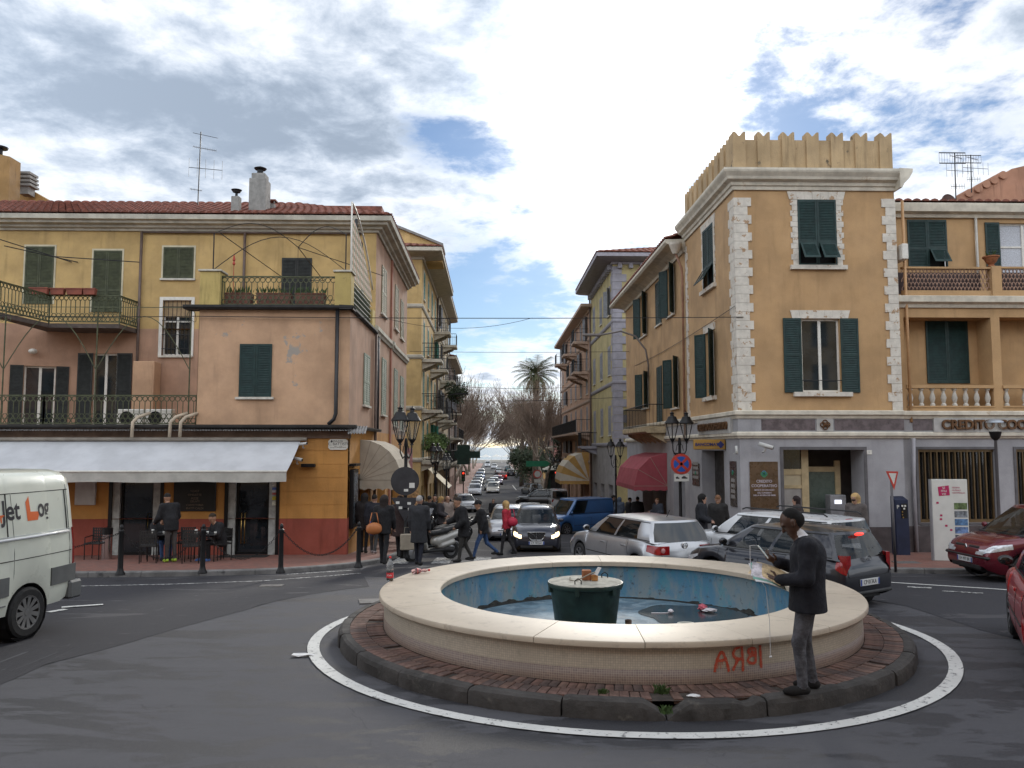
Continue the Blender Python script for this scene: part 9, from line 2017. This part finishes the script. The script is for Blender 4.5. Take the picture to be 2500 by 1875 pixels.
# ------------------------------------------------------------------ scooters
def scooter(label,loc,rz,P,scr=True,grp='scooters parked along the left kerb'):
    T=thing('scooter',label,'scooter',(0,0,0),0,grp)
    for x,r in ((.68,.27),(-.62,.26)):
        w=MB().lathe([(r*.6,-.05),(r*.9,-.06),(r,-.03),(r,.03),(r*.9,.06),(r*.6,.05)],20,(x,0,r),'y').build('wheel',TYRE,T,35.0); MB().lathe([(r*.62,-.03),(r*.2,-.05),(0,-.05)],14,(x,0,r),'y').lathe([(r*.62,.03),(r*.2,.05),(0,.05)],14,(x,0,r),'y').build('rim',RIM,w,True)
    def blob(nm,prims,mat,h=.022):
        v,F,rg=sdf_mesh([PR(a,b,ra,rb,0,sc) for a,b,ra,rb,sc in prims],h,.05); MB().add(v,F).build(nm,mat,T,True)
    blob('front_shield',[((.60,0,.55),(.36,0,1.02),.17,.14,(.55,1.35,1)),((.62,0,.62),(.50,0,.85),.15,.13,(.7,1.2,1)),((.42,0,.95),(.30,0,.42),.10,.13,(.4,1.7,1))],P)
    blob('front_mudguard',[((.50,0,.52),(.86,0,.44),.09,.07,(1,.8,.6))],P)
    blob('tail_body',[((-.10,0,.55),(-.85,0,.74),.17,.12,(1,.85,.85)),((-.25,0,.42),(-.65,0,.5),.14,.12,(1,1,.8))],P)
    blob('footboard',[((.32,0,.30),(-.3,0,.30),.10,.11,(1,1.5,.6)),((-.3,0,.32),(-.62,.08,.28),.10,.09,(1,1,1))],PLASTIC)
    blob('seat',[((.02,0,.78),(-.42,0,.82),.13,.13,(1,1,.6)),((-.42,0,.86),(-.80,0,.92),.12,.10,(1,1,.55))],PLASTIC)
    MB().tube([(.40,-.36,1.06),(.40,-.12,1.08),(.44,0,1.02),(.40,.12,1.08),(.40,.36,1.06)],.02,6).build('handlebar',PLASTIC,T,True)
    for s in (-1,1): MB().tube([(.41,s*.26,1.08),(.45,s*.32,1.22)],.008,4).build('mirror_stem',PLASTIC,T); MB().ell((.45,s*.34,1.25),(.025,.07,.045),8,6).build('mirror',PLASTIC,T,True)
    MB().tube([(.68,-.08,.27),(.52,-.08,.62)],.02,5).tube([(.68,.08,.27),(.52,.08,.62)],.02,5).build('fork',RIM,T)
    MB().ell((.66,0,.74),(.05,.13,.06),10,6).build('headlight',HL,T,True); MB().ell((-.95,0,.76),(.04,.11,.045),8,6).build('taillight',TL,T,True); MB().tube([(-.3,-.16,.25),(-.9,-.2,.38)],[.05,.06],8).build('exhaust',RIM,T)
    if scr:
        m=MB(); vs=[]
        for i in range(5):
            for j in range(7): t=j/6*2-1; z=i/4; vs.append((.56-.34*z-.10*t*t,t*(.30-.06*z),1.0+.52*z))
        m.add(vs,[(i*7+j,i*7+j+1,(i+1)*7+j+1,(i+1)*7+j) for i in range(4) for j in range(6)]); m.build('windscreen',mk('scooter screen',(.55,.57,.6),.08,var=0,alpha=.38,spec=.8),T,True)
    T.location=loc; T.rotation_euler=(0,0,rz); return T
p=at_px(1040,1372,0); s0=scooter('pale grey maxi scooter with tall windscreen by the corner',(p[0]+.15,p[1]+.5,gz(p[1]+.5)),rot((-.8,-.6)),paint('pearl',(.42,.41,.38),.2,.35))
s1=scooter('dark scooter nearest behind the pale maxi scooter',(-1.75,26.3,gz(26.3)),rot((-.9,-.5)),paint('black scooter',(.018,.018,.02),.3,.3),False); s1.scale=(1.02,)*3
for i in range(9):
    y=27.8+i*1.25; dup(s1,(-1.8+.04*(i%3),y,gz(y)),rot((-.95,-.35+.05*(i%2))),'dark scooter in the row along the left kerb, %s behind the nearest'%('first','second','third','fourth','fifth','sixth','seventh','eighth','ninth')[i])
for i,(x,y) in enumerate(((5.2,93),(5.3,97),(5.2,101))): dup(s1,(x,y,gz(y)),rot((-1,.1)),'dark scooter on the right past the crossing, %s of three'%('first','second','third')[i],'scooters on the right past the crossing')
